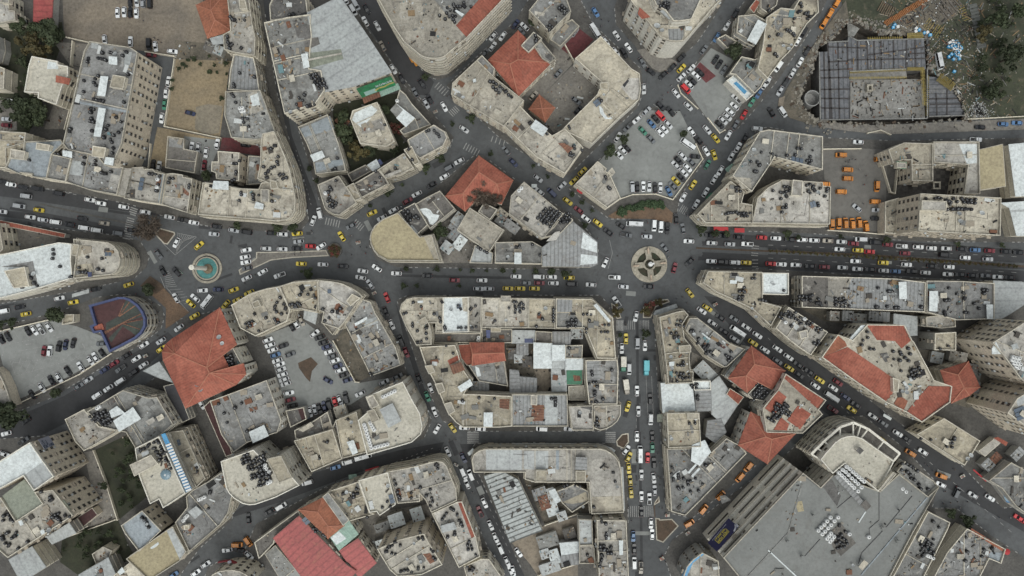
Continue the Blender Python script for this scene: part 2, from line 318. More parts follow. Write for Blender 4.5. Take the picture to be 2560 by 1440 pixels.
BLOCKS = [poly_px('G', s) for s in (
 '-40,-40 652,-40 692,228 742,420 766,515 772,552 755,574 700,580 560,572 440,552 330,512 190,484 -40,446',
 '676,-40 866,-40 908,58 1004,190 1082,284 1134,342 1124,372 1092,394 1040,426 865,528 835,542 808,536 795,490 770,400 704,190',
 '928,-40 1290,-40 1262,30 1168,152 1128,190 1095,200 1066,190 1000,100',
 '1338,-30 1436,-30 1484,62 1602,172 1610,225 1594,268 1424,436 1400,440 1250,346 1146,248 1116,214 1218,118 1290,50',
 '1536,18 1556,-40 1840,-40 1742,108 1692,152 1656,182 1626,180 1586,112 1540,62',
 '1700,214 1752,140 1880,-20 1900,-40 2086,-40 2048,42 1952,190 1892,268 1842,324 1806,334 1770,302',
 '1626,268 1650,266 1698,298 1768,372 1764,396 1700,492 1688,560 1640,546 1524,548 1420,470 1432,456 1536,366',
 '1186,388 1206,388 1290,450 1444,545 1497,612 1492,662 1424,674 992,668 940,648 922,610 926,590 948,556 1042,506',
 '1892,322 1920,318 2060,344 2236,352 2600,344 2600,606 2300,604 2030,584 1868,578 1744,562 1742,548 1766,506 1850,410',
 '-40,556 40,560 290,588 350,602 374,640 366,668 336,696 200,726 -40,766',
 '-40,826 120,786 190,764 236,744 300,736 360,740 404,766 412,792 402,824 340,868 130,994 -40,1064',
 '-40,1062 -40,1100 160,1086 250,1036 400,936 470,880 440,800 556,772 700,716 850,700 925,722 1000,880 1034,980 1080,1050 1060,1096 900,1146 772,1184 660,1232 590,1250 580,1300 500,1370 420,1480 -40,1480',
 '992,750 1020,738 1500,738 1544,786 1548,1040 1512,1078 1166,1078 1106,1052 1050,930 1024,850',
 '1634,772 1690,760 1740,790 1920,930 2030,1010 1990,1080 1730,1296 1664,1280 1652,1100 1640,900',
 '1744,700 1770,670 1900,672 2300,696 2600,706 2600,1260 2506,1270 2400,1160 2240,1052 2050,902 1900,790 1760,712',
 '1170,1128 1190,1108 1530,1108 1560,1126 1568,1200 1574,1480 1330,1480 1280,1370 1190,1170',
 '640,1310 820,1214 1080,1132 1122,1140 1180,1280 1270,1480 640,1480 600,1400',
 '1690,1480 1660,1390 1680,1350 1810,1250 1960,1140 2070,1040 2160,1040 2260,1120 2345,1210 2330,1270 2390,1270 2480,1340 2570,1400 2570,1480',
 '500,1480 520,1418 560,1396 600,1400 640,1440 660,1480')]
kerb_dash = MB(); slab = MB()
for bp in BLOCKS:
    wp = ccw([P2W(*p) for p in bp]); slab.prism(wp, -0.005, KERB, 0, top=0)
    for i in range(len(wp)):                               # kerb stones painted white, one in two
        a = Vector((*wp[i], 0)); b = Vector((*wp[(i + 1) % len(wp)], 0)); L = (b - a).length; d = (b - a) / max(L, 0.1); k = 0
        if max(abs(a.x), abs(b.x)) > 235 or max(abs(a.y), abs(b.y)) > 136: continue
        while (k + 1) * 2.4 < L:
            if rnd.random() < 0.62:
                q = a + d * (k * 2.4 + 0.6); kerb_dash.bar((q.x, q.y, KERB + 0.006), (q.x + d.x * 1.2, q.y + d.y * 1.2, KERB + 0.006), 0.36, 0.02)
            k += 1
tag(slab.obj('pavement', [PAVE]), kind='structure'); tag(kerb_dash.obj('kerb_marking', [PAINT]), kind='structure')
_zp = [KERB + 0.005]; PATCHES = []; ROUGH = []; WBLOCKS = [[P2W(*q) for q in bp] for bp in BLOCKS]
def ground_z(x, y):
    """height of the ground surface under a point"""
    z = KERB if any(inside(x, y, q) for q in WBLOCKS) else 0.0
    if z == 0: z = 0.068 if any(inside(x, y, q) for q in FRP) else 0.0
    for q, zz in PATCHES:
        if inside(x, y, q): z = max(z, zz)
    return z
def ground_patch(name, m, f, s):
    _zp[0] += 0.004; mb = MB(); p = wpoly(f, s, _zp[0]); mb.flat(p, _zp[0]); PATCHES.append((p, _zp[0])); (ROUGH.append((name, p, _zp[0])) if name in ('yard', 'garden', 'dirt_verge') and m not in (MAROON, CHECK, BEIGE) else None); return tag(mb.obj(name, [m]), kind='structure')
for nm, m, f, s in (
 ('dirt_lot', BEIGE, 'T00', '620,-120 2010,-120 2080,370 2080,420 2030,490 1800,560 1500,530 1200,480 900,420 660,370 640,300'),
 ('yard', RUBG, 'T00', '1750,400 2040,430 2340,560 2330,640 1740,600'),
 ('alley', ASPH, 'T00', '1370,500 1740,555 1640,1260 1560,1300 1500,1660 1080,1660'),
 ('sand_lot', SAND, 'T00', '1745,590 2320,610 2290,700 2200,1370 1640,1262'), ('sand_lot', weathered('grey_sand', (0.25, 0.22, 0.17), (0.2, 0.18, 0.14), (0.13, 0.12, 0.1), blotch=0.1, tint=0), 'T00', '1960,1070 2080,1040 2225,1060 2190,1330 2060,1350 1950,1290'), ('sand_lot', SAND, 'T00', '1575,1270 2215,1395 2190,1440 1700,1420 1660,1660 1490,1680'),
 ('yard', ASPH2, 'T10', '1840,-80 2190,-40 2180,60 2130,170 2110,300 1950,290 1980,80 1850,50'), ('yard', MAROON, 'T00', '2220,1375 2560,1390 2620,1560 2200,1500'),
 ('garden', GARD, 'T00', '-60,230 620,220 640,380 250,1440 -60,1440'), ('yard', YARD, 'T00', '-60,960 150,1000 170,1300 -60,1330'), ('yard', YARD, 'T00', '540,420 880,440 860,680 690,640'), ('yard', YARD, 'T00', '690,650 800,680 640,1290 440,1290'),
 ('garden', GARD, 'T01', '760,1050 1000,1000 1480,920 1440,1340 1500,1440 800,1440'), ('garden', GARD, 'T11', '820,-20 1540,-20 1480,90 1100,260 880,280'),
 ('yard', MAROON, 'T02', '655,270 815,395 620,612 478,482'), ('yard', YARD, 'T02', '430,440 640,600 300,960 60,950 380,640'),
 ('yard', YARD, 'T02', '290,970 640,620 720,690 900,860 850,960 500,1300 420,1330 330,1220'),
 ('car_park', ASPH2, 'T02', '1700,830 1990,480 2220,600 2110,760 2330,1000 2090,1330 1960,1200'), ('yard', MAROON, 'T02', '1820,700 1880,620 2040,760 1940,830'),
 ('car_park', ASPH2, 'T12', '860,190 1300,-340 1680,-330 1910,140 1640,540 1440,500 1220,500 1085,545 975,300'),
 ('pavement', PAVE, 'T12', '980,660 1085,550 1220,505 1440,505 1640,548 1660,560 1590,700 1480,580 1280,590 1060,670'),
 ('flower_bed', CLAY, 'T12', '960,720 1060,660 1250,600 1480,580 1610,690 1600,790 1400,750 1000,745'),
 ('pavement', YARD, 'T02', '1250,500 1400,470 1650,620 1640,690 1480,720 1400,680'),
 ('yard', YARD, 'T11', '1850,800 2150,640 2560,620 2560,1000 2130,1190 1850,1190'), ('car_park', weathered('worn_asphalt', (0.165, 0.158, 0.145), (0.135, 0.13, 0.12), (0.09, 0.086, 0.08), blotch=0.07, speck=0.6, tint=0.0, grain=0.5), 'T13', '540,20 1200,60 1165,890 600,862'),
 ('yard', CHECK, 'T13', '1290,380 1900,200 1900,500 1490,490 1240,545'), ('yard', YARD, 'T10', '20,800 600,920 540,1000 80,1070'),
 ('car_park', ASPH2, 'T20', '-60,450 480,320 760,380 1040,490 1110,650 700,880 130,1140 10,700'), ('car_park', ASPH2, 'T21', '90,470 480,330 780,560 970,930 1030,950 1500,870 1500,960 1080,1080 940,1170 300,1230 240,1000'),
 ('dirt_lot', SOIL, 'T21', '420,750 550,690 620,760 560,830 540,940 500,900 430,800'), ('yard', RUBG, 'T21', '775,540 890,400 1115,790 1150,880 1030,935 980,920'),
 ('plaza', CLAY, 'T20', '1470,30 1640,0 1780,150 1900,240 1700,380 1655,410 1660,200'), ('flower_bed', SOIL, 'T20', '1400,-20 1500,-120 1620,-40 1640,0 1560,60'),
 ('garden', GARD, 'T30', '930,190 1290,20 1410,200 1440,480 1480,640 1160,900 1050,500'), ('garden', GARD, 'T30', '620,1070 1180,880 1270,1100 1360,1270 780,1430 600,1300'), ('yard', YARD, 'T30', '840,200 930,190 1050,500 1170,880 800,970 950,720'),
 ('yard', YARD, 'T31', '930,890 1220,800 1720,720 1780,830 1700,1000 1230,1160 1100,1010'), ('yard', RUBG, 'T32', '120,480 780,510 790,800 650,830 330,940 200,640'), ('yard', BEIGE, 'T32', '0,1110 330,930 650,850 660,1440 260,1440 180,1320'),
 ('yard', YARD, 'T22', '1800,640 2130,800 2010,880 1930,910 1780,830'), ('yard', RUBG, 'T22', '-60,560 230,560 400,800 400,1050 -60,1050'), ('dirt_lot', BEIGE, 'T22', '225,795 395,800 402,1048 250,1052'), ('yard', RUBG, 'T23', '320,200 1560,240 1560,380 900,370 560,330'), ('yard', RUBG, 'T23', '1440,620 2200,620 2560,900 2000,1200 1840,1150 1750,830'),
 ('slope', SLOPE, 'T03', '720,-160 2700,-160 2700,1190 1990,1180 1880,860 1640,700 1610,370 1240,330 1090,300 900,200 760,180'), ('yard', RUBG, 'T03', '1130,330 1230,260 1560,-60 1860,-60 1900,150 1640,300 1600,370'),
 ('dirt_verge', RUBG, 'T03', '780,0 810,200 480,460 440,640 300,960 330,1060 500,1220 480,1260 220,1180 100,1060 180,900 420,500'), ('dirt_verge', BEIGE, 'T03', '100,1060 110,980 170,960 150,1060'),
 ('dirt_verge', YARD, 'T03', '500,1230 1000,1252 1500,1235 2000,1210 2700,1180 2700,1290 1250,1340 1000,1330 800,1310 500,1265')):
    ground_patch(nm, m, f, s)
# low islands in the roads
def island(name, f, s, m, h=0.16, rim=CAP):
    p = wpoly(f, s, h); mb = MB(); mb.prism(p, 0.0, h, 1); q = offset(p, -0.45); mb.ring(p, q, h - 0.05, h + 0.03, 1); mb.flat(q, h, 0)
    return tag(mb.obj(name, [m, rim]), kind='structure')
island('traffic_island', 'T10', '1545,900 1600,840 1745,880 1752,905 1675,1005 1640,1000', SOIL)
island('traffic_island', 'T32', '1432,860 1475,862 1480,875 1600,868 1668,940 1512,1108 1442,1080', SOIL)
island('traffic_island', 'T32', '1420,710 1470,640 1478,700 1420,735', SOIL)
island('traffic_island', 'T11', '-175,1260 0,1140 0,1080 360,1075 700,1060 735,1120 360,1140 150,1165 0,1235 -160,1310', YARD)
island('traffic_island', 'T22', '990,150 1050,180 1095,300 1050,310 1005,250', SOIL); island('traffic_island', 'T22', '1310,190 1420,120 1560,110 1580,140 1440,190 1390,300 1310,300', SOIL)
island('traffic_island', 'T32', '1040,90 1100,20 1165,10 1170,100 1120,170 1050,140', SOIL)
LEFTM = MB()
mb = MB()                                                    # planted median of the wide right-hand avenue and of the left avenue
for f, a, b, wd in (('T12', (1840, 1040), (2560, 1072), 16), ('T13', (0, 1068), (1000, 1110), 18), ('T13', (1000, 1110), (2560, 1225), 20), ('T10', (390, 598), (1400, 820), 14), ('T32', (1422, 735), (1428, 850), 12)):
    ax, ay = P2W(*fpx(f, *a)); bx, by = P2W(*fpx(f, *b)); (LEFTM if f == 'T10' else mb).bar((ax, ay, 0.06), (bx, by, 0.06), wd / 4 * MPP, 0.18)
tag(mb.obj('road_median', [SOIL]), kind='structure'); tag(LEFTM.obj('road_median', [PAVE]), kind='structure')
# painted markings
mk = MB()
def line(f, a, b, wd=0.2, z=0):
    ax, ay = P2W(*fpx(f, *a)); bx, by = P2W(*fpx(f, *b)); z = max(ground_z(ax, ay), ground_z(bx, by)) + 0.006; d = Vector((bx - ax, by - ay)); d.normalize(); e = Vector((-d.y, d.x)) * wd / 2
    mk.add([(ax - e.x, ay - e.y, z), (ax + e.x, ay + e.y, z), (bx + e.x, by + e.y, z), (bx - e.x, by - e.y, z)], [(3, 2, 1, 0)])
def dashes(f, a, b, n, on=0.5, wd=0.22):
    for i in range(n):
        t0 = i / n; t1 = (i + on) / n; line(f, (a[0] + (b[0] - a[0]) * t0, a[1] + (b[1] - a[1]) * t0), (a[0] + (b[0] - a[0]) * t1, a[1] + (b[1] - a[1]) * t1), wd)
def crossing(f, a, b, n, L, wd=0.5):
    d = Vector((b[0] - a[0], b[1] - a[1])); d.normalize(); e = Vector((-d.y, d.x)) * L / 2
    for i in range(n):
        x = a[0] + (b[0] - a[0]) * i / (n - 1); y = a[1] + (b[1] - a[1]) * i / (n - 1); line(f, (x - e.x, y - e.y), (x + e.x, y + e.y), wd)
crossing('T10', (1342, 645), (1322, 705), 4, 75); crossing('T10', (1308, 745), (1296, 790), 3, 75); crossing('T10', (1292, 805), (1265, 945), 7, 75)
crossing('T01', (1810, 850), (1900, 930), 5, 70, 0.4); crossing('T01', (1950, 1140), (2010, 1085), 5, 70, 0.4); crossing('T01', (2360, 1390), (2480, 1430), 4, 60, 0.4)
crossing('T11', (700, 770), (830, 800), 6, 70, 0.4); crossing('T11', (985, 780), (1060, 840), 5, 70, 0.4); crossing('T11', (2090, 20), (2220, 90), 6, 70, 0.4)
crossing('T22', (1050, 375), (1108, 375), 5, 105); crossing('T22', (1315, 375), (1365, 375), 4, 105); crossing('T22', (1130, 370), (1300, 370), 10, 90, 0.25)
crossing('T31', (2170, 5), (2170, 110), 7, 115); crossing('T32', (985, 5), (985, 100), 6, 100); crossing('T32', (1165, 795), (1420, 795), 14, 110, 0.3)
crossing('T12', (1690, 640), (1740, 670), 4, 80, 0.3); crossing('T12', (2435, 1020), (2425, 1115), 5, 70, 0.3); crossing('T12', (2430, 1160), (2430, 1260), 4, 60, 0.3); crossing('T13', (1370, 1040), (1355, 1260), 8, 70, 0.3)
for i in range(9):                                           # hatched wedges beside the fountain
    t = i / 8; line('T10', (1780 + 160 * t, 900 + 30 * t), (1700 + 60 * (1 - t) + 60 * t, 1000 + 90 * (1 - abs(2 * t - 1))), 0.16); line('T10', (1640 + 20 * t, 1290 + 140 * t), (1690 + 80 * t, 1270 + 150 * t), 0.16)
line('T10', (1620, 985), (1752, 1110), 0.18); line('T10', (1752, 1110), (1965, 930), 0.18); line('T10', (1770, 890), (1965, 930), 0.18); line('T10', (1605, 1330), (1650, 1440), 0.18)
line('T20', (1670, 0), (1890, 240), 0.18)
for i in range(6): line('T20', (1690 + 30 * i, 20 + 28 * i), (1810 + 20 * i, 10 + 25 * i), 0.14)
for a, b in (((140, 640), (410, 590)), ((90, 690), (140, 640)), ((90, 690), (160, 870)), ((160, 880), (640, 740)), ((640, 740), (770, 560)), ((120, 750), (540, 700)), ((0, 580), (760, 430))): line('T20', a, b, 0.16, 0.2)
for i in range(6): line('T20', (170 + 68 * i, 640 - 12 * i), (125 + 68 * i, 770 - 12 * i), 0.14, 0.2); line('T20', (240 + 70 * i, 740 - 10 * i), (180 + 75 * i, 860 - 18 * i), 0.14, 0.2)
for i in range(13): line('T20', (135 + 78 * i, 1080 - 50 * i), (200 + 78 * i, 1150 - 50 * i), 0.14, 0.2)
line('T20', (125, 1085), (860, 640), 0.14, 0.2)
for i in range(6): line('T20', (140 + 82 * i, 430 - 20 * i), (210 + 82 * i, 530 - 20 * i), 0.14, 0.2)
for x, y, r in ((600, 490, 170), (285, 562, 170), (630, 720, -30), (370, 878, -30), (130, 935, 25), (840, 580, 60), (35, 650, 110)):  # lane arrows
    c, s_ = math.cos(R(r)), math.sin(R(r)); line('T20', (x - 30 * c, y - 30 * s_), (x + 10 * c, y + 10 * s_), 0.25, 0.2); line('T20', (x + 8 * c, y + 8 * s_), (x + 30 * c, y + 30 * s_), 0.55, 0.2)
for i in range(5): line('T02', (1190 + 55 * i, 1440 - 100 * i), (1290 + 50 * i, 1500 - 100 * i), 0.14, 0.2)
dashes('T10', (450, 445), (800, 515), 5); dashes('T01', (1480, 850), (1750, 1130), 6); dashes('T11', (400, 60), (560, 640), 12, 0.35, 0.18)
dashes('T01', (1000, 300), (1440, 800), 12, 0.4, 0.16); dashes('T22', (1270, 500), (1240, 1440), 14, 0.4, 0.16); dashes('T23', (0, 500), (900, 1340), 16, 0.4, 0.18); dashes('T33', (1380, 100), (2480, 1040), 14, 0.4, 0.2)
dashes('T13', (0, 1010), (2560, 1130), 20, 0.4, 0.16); dashes('T13', (0, 1140), (2560, 1290), 20, 0.4, 0.16); dashes('T31', (700, 560), (1800, 150), 22, 0.4, 0.22); dashes('T31', (2180, 420), (2560, 1250), 12, 0.4, 0.14)
line('T12', (975, 960), (1005, 1090), 0.16); line('T12', (1005, 1090), (960, 1250), 0.16); line('T22', (1340, 880), (1360, 1300), 0.16); line('T22', (1395, 880), (1415, 1300), 0.16)
tag(mk.obj('road_marking', [PAINT]), kind='structure')
# ---------------------------------------------------------------- buildings
BLD = []      # (photo polygon, height, world polygon, label, root)
SPEC = []
ORD = ["first", "second", "third", "fourth", "fifth", "sixth", "seventh", "eighth", "ninth", "tenth"] + ["%dth" % k for k in range(11, 21)] + ["21st", "22nd", "23rd"] + ["%dth" % k for k in range(24, 31)]
def B(name, label, f, h, roof, wall, poly, opts=''): SPEC.append((name, label, f, h + (len(SPEC) * 0.0371) % 0.5, roof, wall, poly, opts))
# name, label, photo tile, height, roof, wall, roof outline in the photo, roof things
B('house', 'pale flat-roofed house in the top corner beside the dark-red shed', 'T00', 9, 'L', 'c', '-60,-60 100,-60 105,110 160,115 165,205 0,240 -60,240', 'nt:;hut:10,-40 90,-40 90,30 10,30')
B('shed', 'long shed with a dark-red metal roof by black trees', 'T00', 5, 'M', 'g', '340,-60 530,-60 512,265 335,215', 'nopar:')
B('villa', 'stepped white villa with one small red roof panel', 'T00', 12, 'J', 'c', '330,568 588,618 585,650 690,670 690,760 630,870 575,1050 390,985 395,930 255,925 300,660', 'can R:560,752 705,785 690,848 555,822;pat W:480,610 585,630 580,690 470,690')
B('house', 'grey house cut by the picture edge left of the villa', 'T00', 8, 'C', 'c', '-160,610 60,690 50,890 -160,880')
B('house', 'narrow house with a balcony above the grey house', 'T00', 8, 'D', 'g', '-160,380 -20,360 -10,480 -40,600 -160,600')
B('apartment_building', 'long grey-roofed apartment block with rows of tall windows', 'T00', 21, 'G', 't', '905,418 1310,478 1385,528 1330,860 1225,1440 1130,1660 1060,1660 980,1560 690,1500 640,1440 720,1100 850,520',
 'win:;can W:1087,562 1170,568 1172,650 1088,640;can W:1005,758 1083,765 1050,965 970,955;can W:985,1075 1058,1085 1005,1370 935,1362;can W:1055,1570 1140,1580 1130,1655 1040,1640;can W:625,1505 720,1515 720,1580 625,1560;hut:1130,750 1255,770 1230,890 1100,870;hut:930,1460 1060,1480 1040,1580 920,1560;pat Z:1250,520 1320,520 1290,690 1240,685;pat B:760,1005 1290,1110 1285,1130 760,1030;pat Z:915,425 985,430 980,490 910,480;'
 'tank:1015,522 1090,520 1110,525 1255,515 1218,550 970,575 1000,582 1025,588 1050,598 873,580 865,615 1272,738 828,800 975,755 940,782 928,822 950,850 825,912 930,985 960,995 990,1002 1020,1010 1230,1018 900,1080 930,1090 898,1120 905,1180 895,1210 925,1215 1155,1170 1200,1215 695,1285 685,1310 910,1305 1070,1250 1050,1290 1215,1290 1175,1320 1030,1372 1130,1350 1095,1390 1110,1420 1125,1480 1115,1528 835,1572 943,1605;dish:1150,540,26 1280,948,18')
B('row_building', 'row building with a blue-grey roof above the left avenue', 'T10', 15, 'B', 'c', '65,40 270,-20 480,-30 620,-40 640,0 525,110 475,345 440,345 335,330 330,300 215,290 205,305 70,240', 'hut:370,-10 500,10 485,65 360,50;tank:280,158;nt:')
B('row_building', 'row building with a blotched tan roof at the left edge', 'T10', 15, 'C', 'c', '-80,-130 270,-110 250,70 245,155 110,150 70,240 -80,240', 'hut:110,50 250,75 240,155 100,140;dish:80,10,12')
B('row_building', 'row building with a square grey roof bay above the avenue', 'T10', 15, 'G', 'c', '525,105 640,130 720,150 665,380 470,345', 'can W:630,62 720,75 720,135 625,120;tank:545,92 580,98')
B('row_building', 'row building with a pale patchy roof right of the grey bay', 'T10', 15, 'G', 'c', '640,60 700,10 920,30 1130,215 1240,235 1180,510 900,460 665,380 720,150', 'pat Z:710,160 835,180 820,320 670,300;pat L:1110,300 1220,320 1170,490 1080,440;pat C:1245,240 1318,245 1250,522 1180,508;tank:835,132 825,195 945,165 937,203 985,242 1010,285 1045,295 1100,275;dish:680,30,18 945,290,16')
B('row_building', 'tan roof with a stepped rear parapet above the avenue', 'T10', 13, 'C', 'c', '1325,238 1440,232 1445,255 1535,252 1565,285 1655,300 1605,600 1345,560 1250,545', 'pat B:1620,300 1655,305 1610,600 1580,590;sol:1400,330 1445,340 1420,470 1375,460;tank:1485,295 1515,298 1548,300 1590,318 1575,355 1575,400 1560,435 1558,465;wt:1568,352 1562,430;rub:2')
B('row_building', 'tan roof with brown water stains above the avenue', 'T10', 11, 'C', 'c', '1660,302 1735,295 1835,310 1840,335 1930,350 1882,690 1605,602', 'pat X:1740,400 1840,440 1900,500 1880,520 1760,440;tank:1690,340 1725,342 1680,385 1890,410 1885,437')
B('corner_building', 'curved corner building with tall windows and balcony rings beside the avenue', 'G', 16, 'L', 'c', '497,537 502,500 509,457 545,460 600,472 648,474 655,458 690,452 728,470 737,478 740,500 738,528 730,542 718,550 690,553 640,548 560,542',
 'bal:;@T10;can W:2135,368 2285,372 2285,460 2120,450;hut:@T11 50,455 130,455 130,580 50,580;can W:@T11 0,575 75,600 70,655 -20,640;tank:2405,485 2410,505 2385,562 2525,505 2525,530 2530,555;tank:@T11 155,570 150,505 20,510;dish:@T11 285,450,22 295,690,18;rub:2')
B('apartment_building', 'slim apartment block with tank clusters along the dark narrow street', 'T11', 17, 'L', 'c', '55,0 70,-100 185,-125 240,0 300,140 340,250 385,468 205,450 150,400 20,350 50,200',
 'bal:;hut:140,365 200,370 220,440 150,450;tank:145,45 185,15 215,125 205,175 215,205 70,225 150,235 180,225 118,270 90,295 105,335 235,305 270,300 265,345 300,335 170,395')
B('apartment_building', 'small tan block with a tank-lined edge behind the avenue row', 'T10', 13, 'C', 't', '2185,75 2400,90 2395,370 2170,350 2165,290 2120,275 2125,180 2190,180', 'win:;rub:2;tank:2390,165 2335,195 2360,195 2355,275 2350,300 2340,355 2315,365')
B('shed', 'low grey-roofed shed beside the small tan block', 'T10', 6, 'G', 'g', '2490,120 2640,130 2640,400 2470,410')
B('shed', 'low dark-roofed annex standing on the yellow lot', 'T10', 5, 'D', 'g', '1685,-75 1850,-50 1845,50 1985,80 1950,295 1660,240', 'pat G:1690,-60 1845,-40 1840,45 1690,25')
B('house', 'house with a faded orange pyramid roof beside the dirt lot', 'T00', 8, 'O', 'c', '1970,55 2110,-10 2250,-60 2305,300 2080,372', 'ridge:2110,105 2150,200;pat Z:2100,385 2230,350 2240,440 2130,450')
B('row_building', 'cluttered tan row house beside the orange pyramid roof', 'G', 14, 'C', 'c', '568,-20 622,-20 632,60 640,95 638,140 590,133 562,125 560,88 578,78 575,40', '@T00;rub:3;tank:2300,165 2320,190 2340,195 2440,195 2270,360 2265,390 2275,420 2285,445 2290,480 2310,440 2405,475 2430,30;hut:2390,0 2450,0 2470,90 2400,90;dish:2495,515,26 2345,30,20 2440,160,18')
B('row_building', 'row house with a ribbed grey metal roof on the narrow street', 'T00', 12, 'S', 'g', '2345,545 2540,580 2570,700 2600,920 2290,900 2310,700', 'rub:2;tank:2390,725 2330,835 2335,860 2540,765')
B('row_building', 'row house with heaps of white rubble on the narrow street', 'G', 14, 'G', 'c', '565,230 652,226 664,258 690,332 660,348 640,350 580,345 563,290', '@T00;rub:5;pat L:2480,950 2560,900 2640,1100 2500,1150;pat W:@T01 -60,960 20,930 40,1050 -40,1060;tank:2310,935 2330,960 2350,1020 2420,1180 2430,1220 2470,1185 2480,1260;wt:2395,1080 2420,1075 2410,1110 2435,1105')
B('row_building', 'rubble-topped row building with burnt debris by the narrow street', 'T01', 20, 'G', 'c', '88,232 320,180 550,150 548,230 562,370 548,480 535,690 655,710 690,905 600,1040 290,1142', 'rub:6;can W:450,540 515,532 535,670 475,685;pat D:480,380 560,370 550,500 490,520;pat D:560,740 640,720 680,900 590,900;pat D:360,200 545,250 555,380 420,380;pat G:170,480 290,480 290,580 190,600;tank:425,975 460,1000 480,945 400,1040 420,1080 510,1060 540,1050 580,1040 640,830,5 560,760,4 700,870;dish:345,1120,22')
B('market_hall', 'big hall with a pale ribbed metal roof between two streets', 'T01', 20, 'Z', 't', '515,130 800,-15 850,-15 1080,310 1350,722 975,862 695,915 650,700 530,690 545,480 560,360', 'nopar:;win:;pat V:520,530 850,490 875,590 535,685;can L:515,590 855,525 858,542 520,608;pat D:545,380 620,370 640,440 550,480;tank:640,830,5 590,760,4')
B('row_building', 'dark cluttered row building at the top of the narrow street', 'T01', 18, 'D', 'c', '140,60 185,-40 500,-40 520,120 550,150 430,180 150,210', 'rub:5;tank:330,140 370,140;pat K:440,140 520,110 550,230 500,250')
B('shop_building', 'low long building with blue-grey and white roof strips by the narrow street', 'G', 9, 'G', 'c', '746,318 820,287 836,330 848,362 862,410 865,428 790,436 784,400 768,360', '@T11;pat B:575,190 880,150 890,200 605,280;can W:540,110 660,65 690,130 575,180;pat B:@T01 440,1290 740,1160 780,1290 470,1375;tank:810,140 790,243;dish:805,95,22')
B('villa', 'villa whose flat white roof is peeling in big flakes', 'T01', 10, 'L', 'c', '970,1110 1215,1025 1390,1415 1310,1470 1045,1440 945,1190', 'pat W:985,1130 1150,1050 1215,1100 1130,1200 1060,1280 960,1200;pat C:1050,1250 1260,1180 1290,1300 1060,1340;tank:1285,1245')
B('shop_building', 'low grey building with white canopy on the diagonal street', 'T01', 8, 'G', 'c', '1440,900 1500,950 1560,1040 1750,1250 1480,1350 1440,1310 1590,1190 1400,1040', 'can W:1400,1032 1590,1180 1500,1272 1402,1180;can G:1400,1035 1470,1100 1405,1175 1340,1100;wt:1410,1005')
B('corner_building', 'small rounded corner building at the end of the garden block', 'G', 14, 'G', 'c', '1020,350 1085,313 1100,323 1112,330 1118,345 1108,366 1050,397 1028,374', 'bal:;rub:3;@T01;tank:1700,1310 1725,1300 1780,1300 1800,1330 1820,1340 1830,1365')
B('row_building', 'narrow tan stair tower between the diagonal-street terraces', 'T11', 16, 'C', 'c', '1480,60 1560,25 1640,190 1590,215', 'tank:1525,50 1560,155')
B('row_building', 'terraced row house with a long pale roof terrace', 'T11', 14, 'L', 'c', '1230,255 1480,95 1580,240 1450,305 1300,345', 'bal:;tank:1390,240;dish:1485,140,16;rub:2;can C:1290,310 1440,250 1460,270 1310,340')
B('row_building', 'row house with a roof packed with dark junk', 'T11', 14, 'D', 'c', '985,400 1225,258 1300,345 1330,400 1060,538', 'bal:;rub:9;tank:1195,270 1235,330 1190,385')
B('row_building', 'plain tan stair tower beside the tank-covered corner roof', 'T11', 16, 'C', 'c', '905,430 980,392 1055,545 990,570')
B('corner_building', 'corner building with a thick cluster of tanks at the street fork', 'T11', 14, 'C', 'c', '620,410 830,320 905,430 1010,590 870,690 840,715 780,705 720,670 690,640 640,480', 'bal:;rub:3;tank:795,365 737,432 750,455 720,480 733,525 715,572 745,560 770,570 800,588 735,620 765,635 790,612 760,600;wt:690,490;pat C:840,520 930,490 980,560 900,590')
B('shed', 'dark walled roof yard behind the junk-packed row house', 'T11', 6, 'D', 'g', '920,300 1100,210 1165,270 965,380', 'rub:3;can W:1110,210 1205,150 1245,230 1165,275;can N:1215,165 1240,150 1270,190 1248,215')
B('corner_building', 'large rounded building with a blotched sandy roof and red roof strip', 'T01', 23, 'C', 'l', '1195,-60 2530,-60 2110,385 1880,575 1840,588 1800,592 1720,588 1680,575 1640,555 1480,420 1390,290', 'bal:;nodiv:;pat R:2000,255 2270,-50 2510,-50 2108,375;pat G:1745,-50 2250,-50 2230,0 1990,248;can W:2000,95 2080,140 2060,170 1990,110;tank:1910,70 1905,125 1940,95 1975,40 1930,160 1965,150 1995,155 1970,190 1985,215 2150,60 2000,80,4 2060,40,3 1835,150 1890,185;dish:1665,280,14')
B('apartment_building', 'tan block with a row of tanks left of the big red roof', 'T01', 13, 'C', 'c', '1960,900 1965,835 2205,610 2350,750 2680,1010 2480,1268 1955,950', 'win:;tank:2340,812 2372,815 2402,837 2440,862 2468,885 2497,910 2525,945 2555,965 2370,868 2400,895 2430,925;dish:2070,975,20;can W:2165,795 2195,785 2205,815 2175,825')
B('apartment_building', 'thin grey annex wedged against the big red roof', 'T01', 14, 'G', 'l', '2205,610 2260,558 2388,690 2370,770 2345,745', 'rub:3')
B('school_building', 'building with the biggest hipped red tile roof in the upper middle', 'T02', 11, 'R', 'c', '60,318 378,630 65,948 -225,600', 'ridge:60,597 -20,640')
B('apartment_building', 'white walled flat annex on the top of the red hipped roof', 'T02', 13, 'G', 'l', '90,462 215,325 300,390 165,532', 'tank:235,350 245,390 240,410')
B('apartment_building', 'grey annex with air conditioners right of the red hipped roof', 'T02', 12, 'G', 'l', '222,470 290,410 440,590 380,635 300,590', 'rub:4;pat D:340,520 420,570 390,610 330,570')
B('pavilion', 'small square pavilion with an orange pyramid roof in the school yard', 'T02', 6, 'O', 'c', '275,960 420,1080 330,1210 180,1090', 'ridge:300,1085')
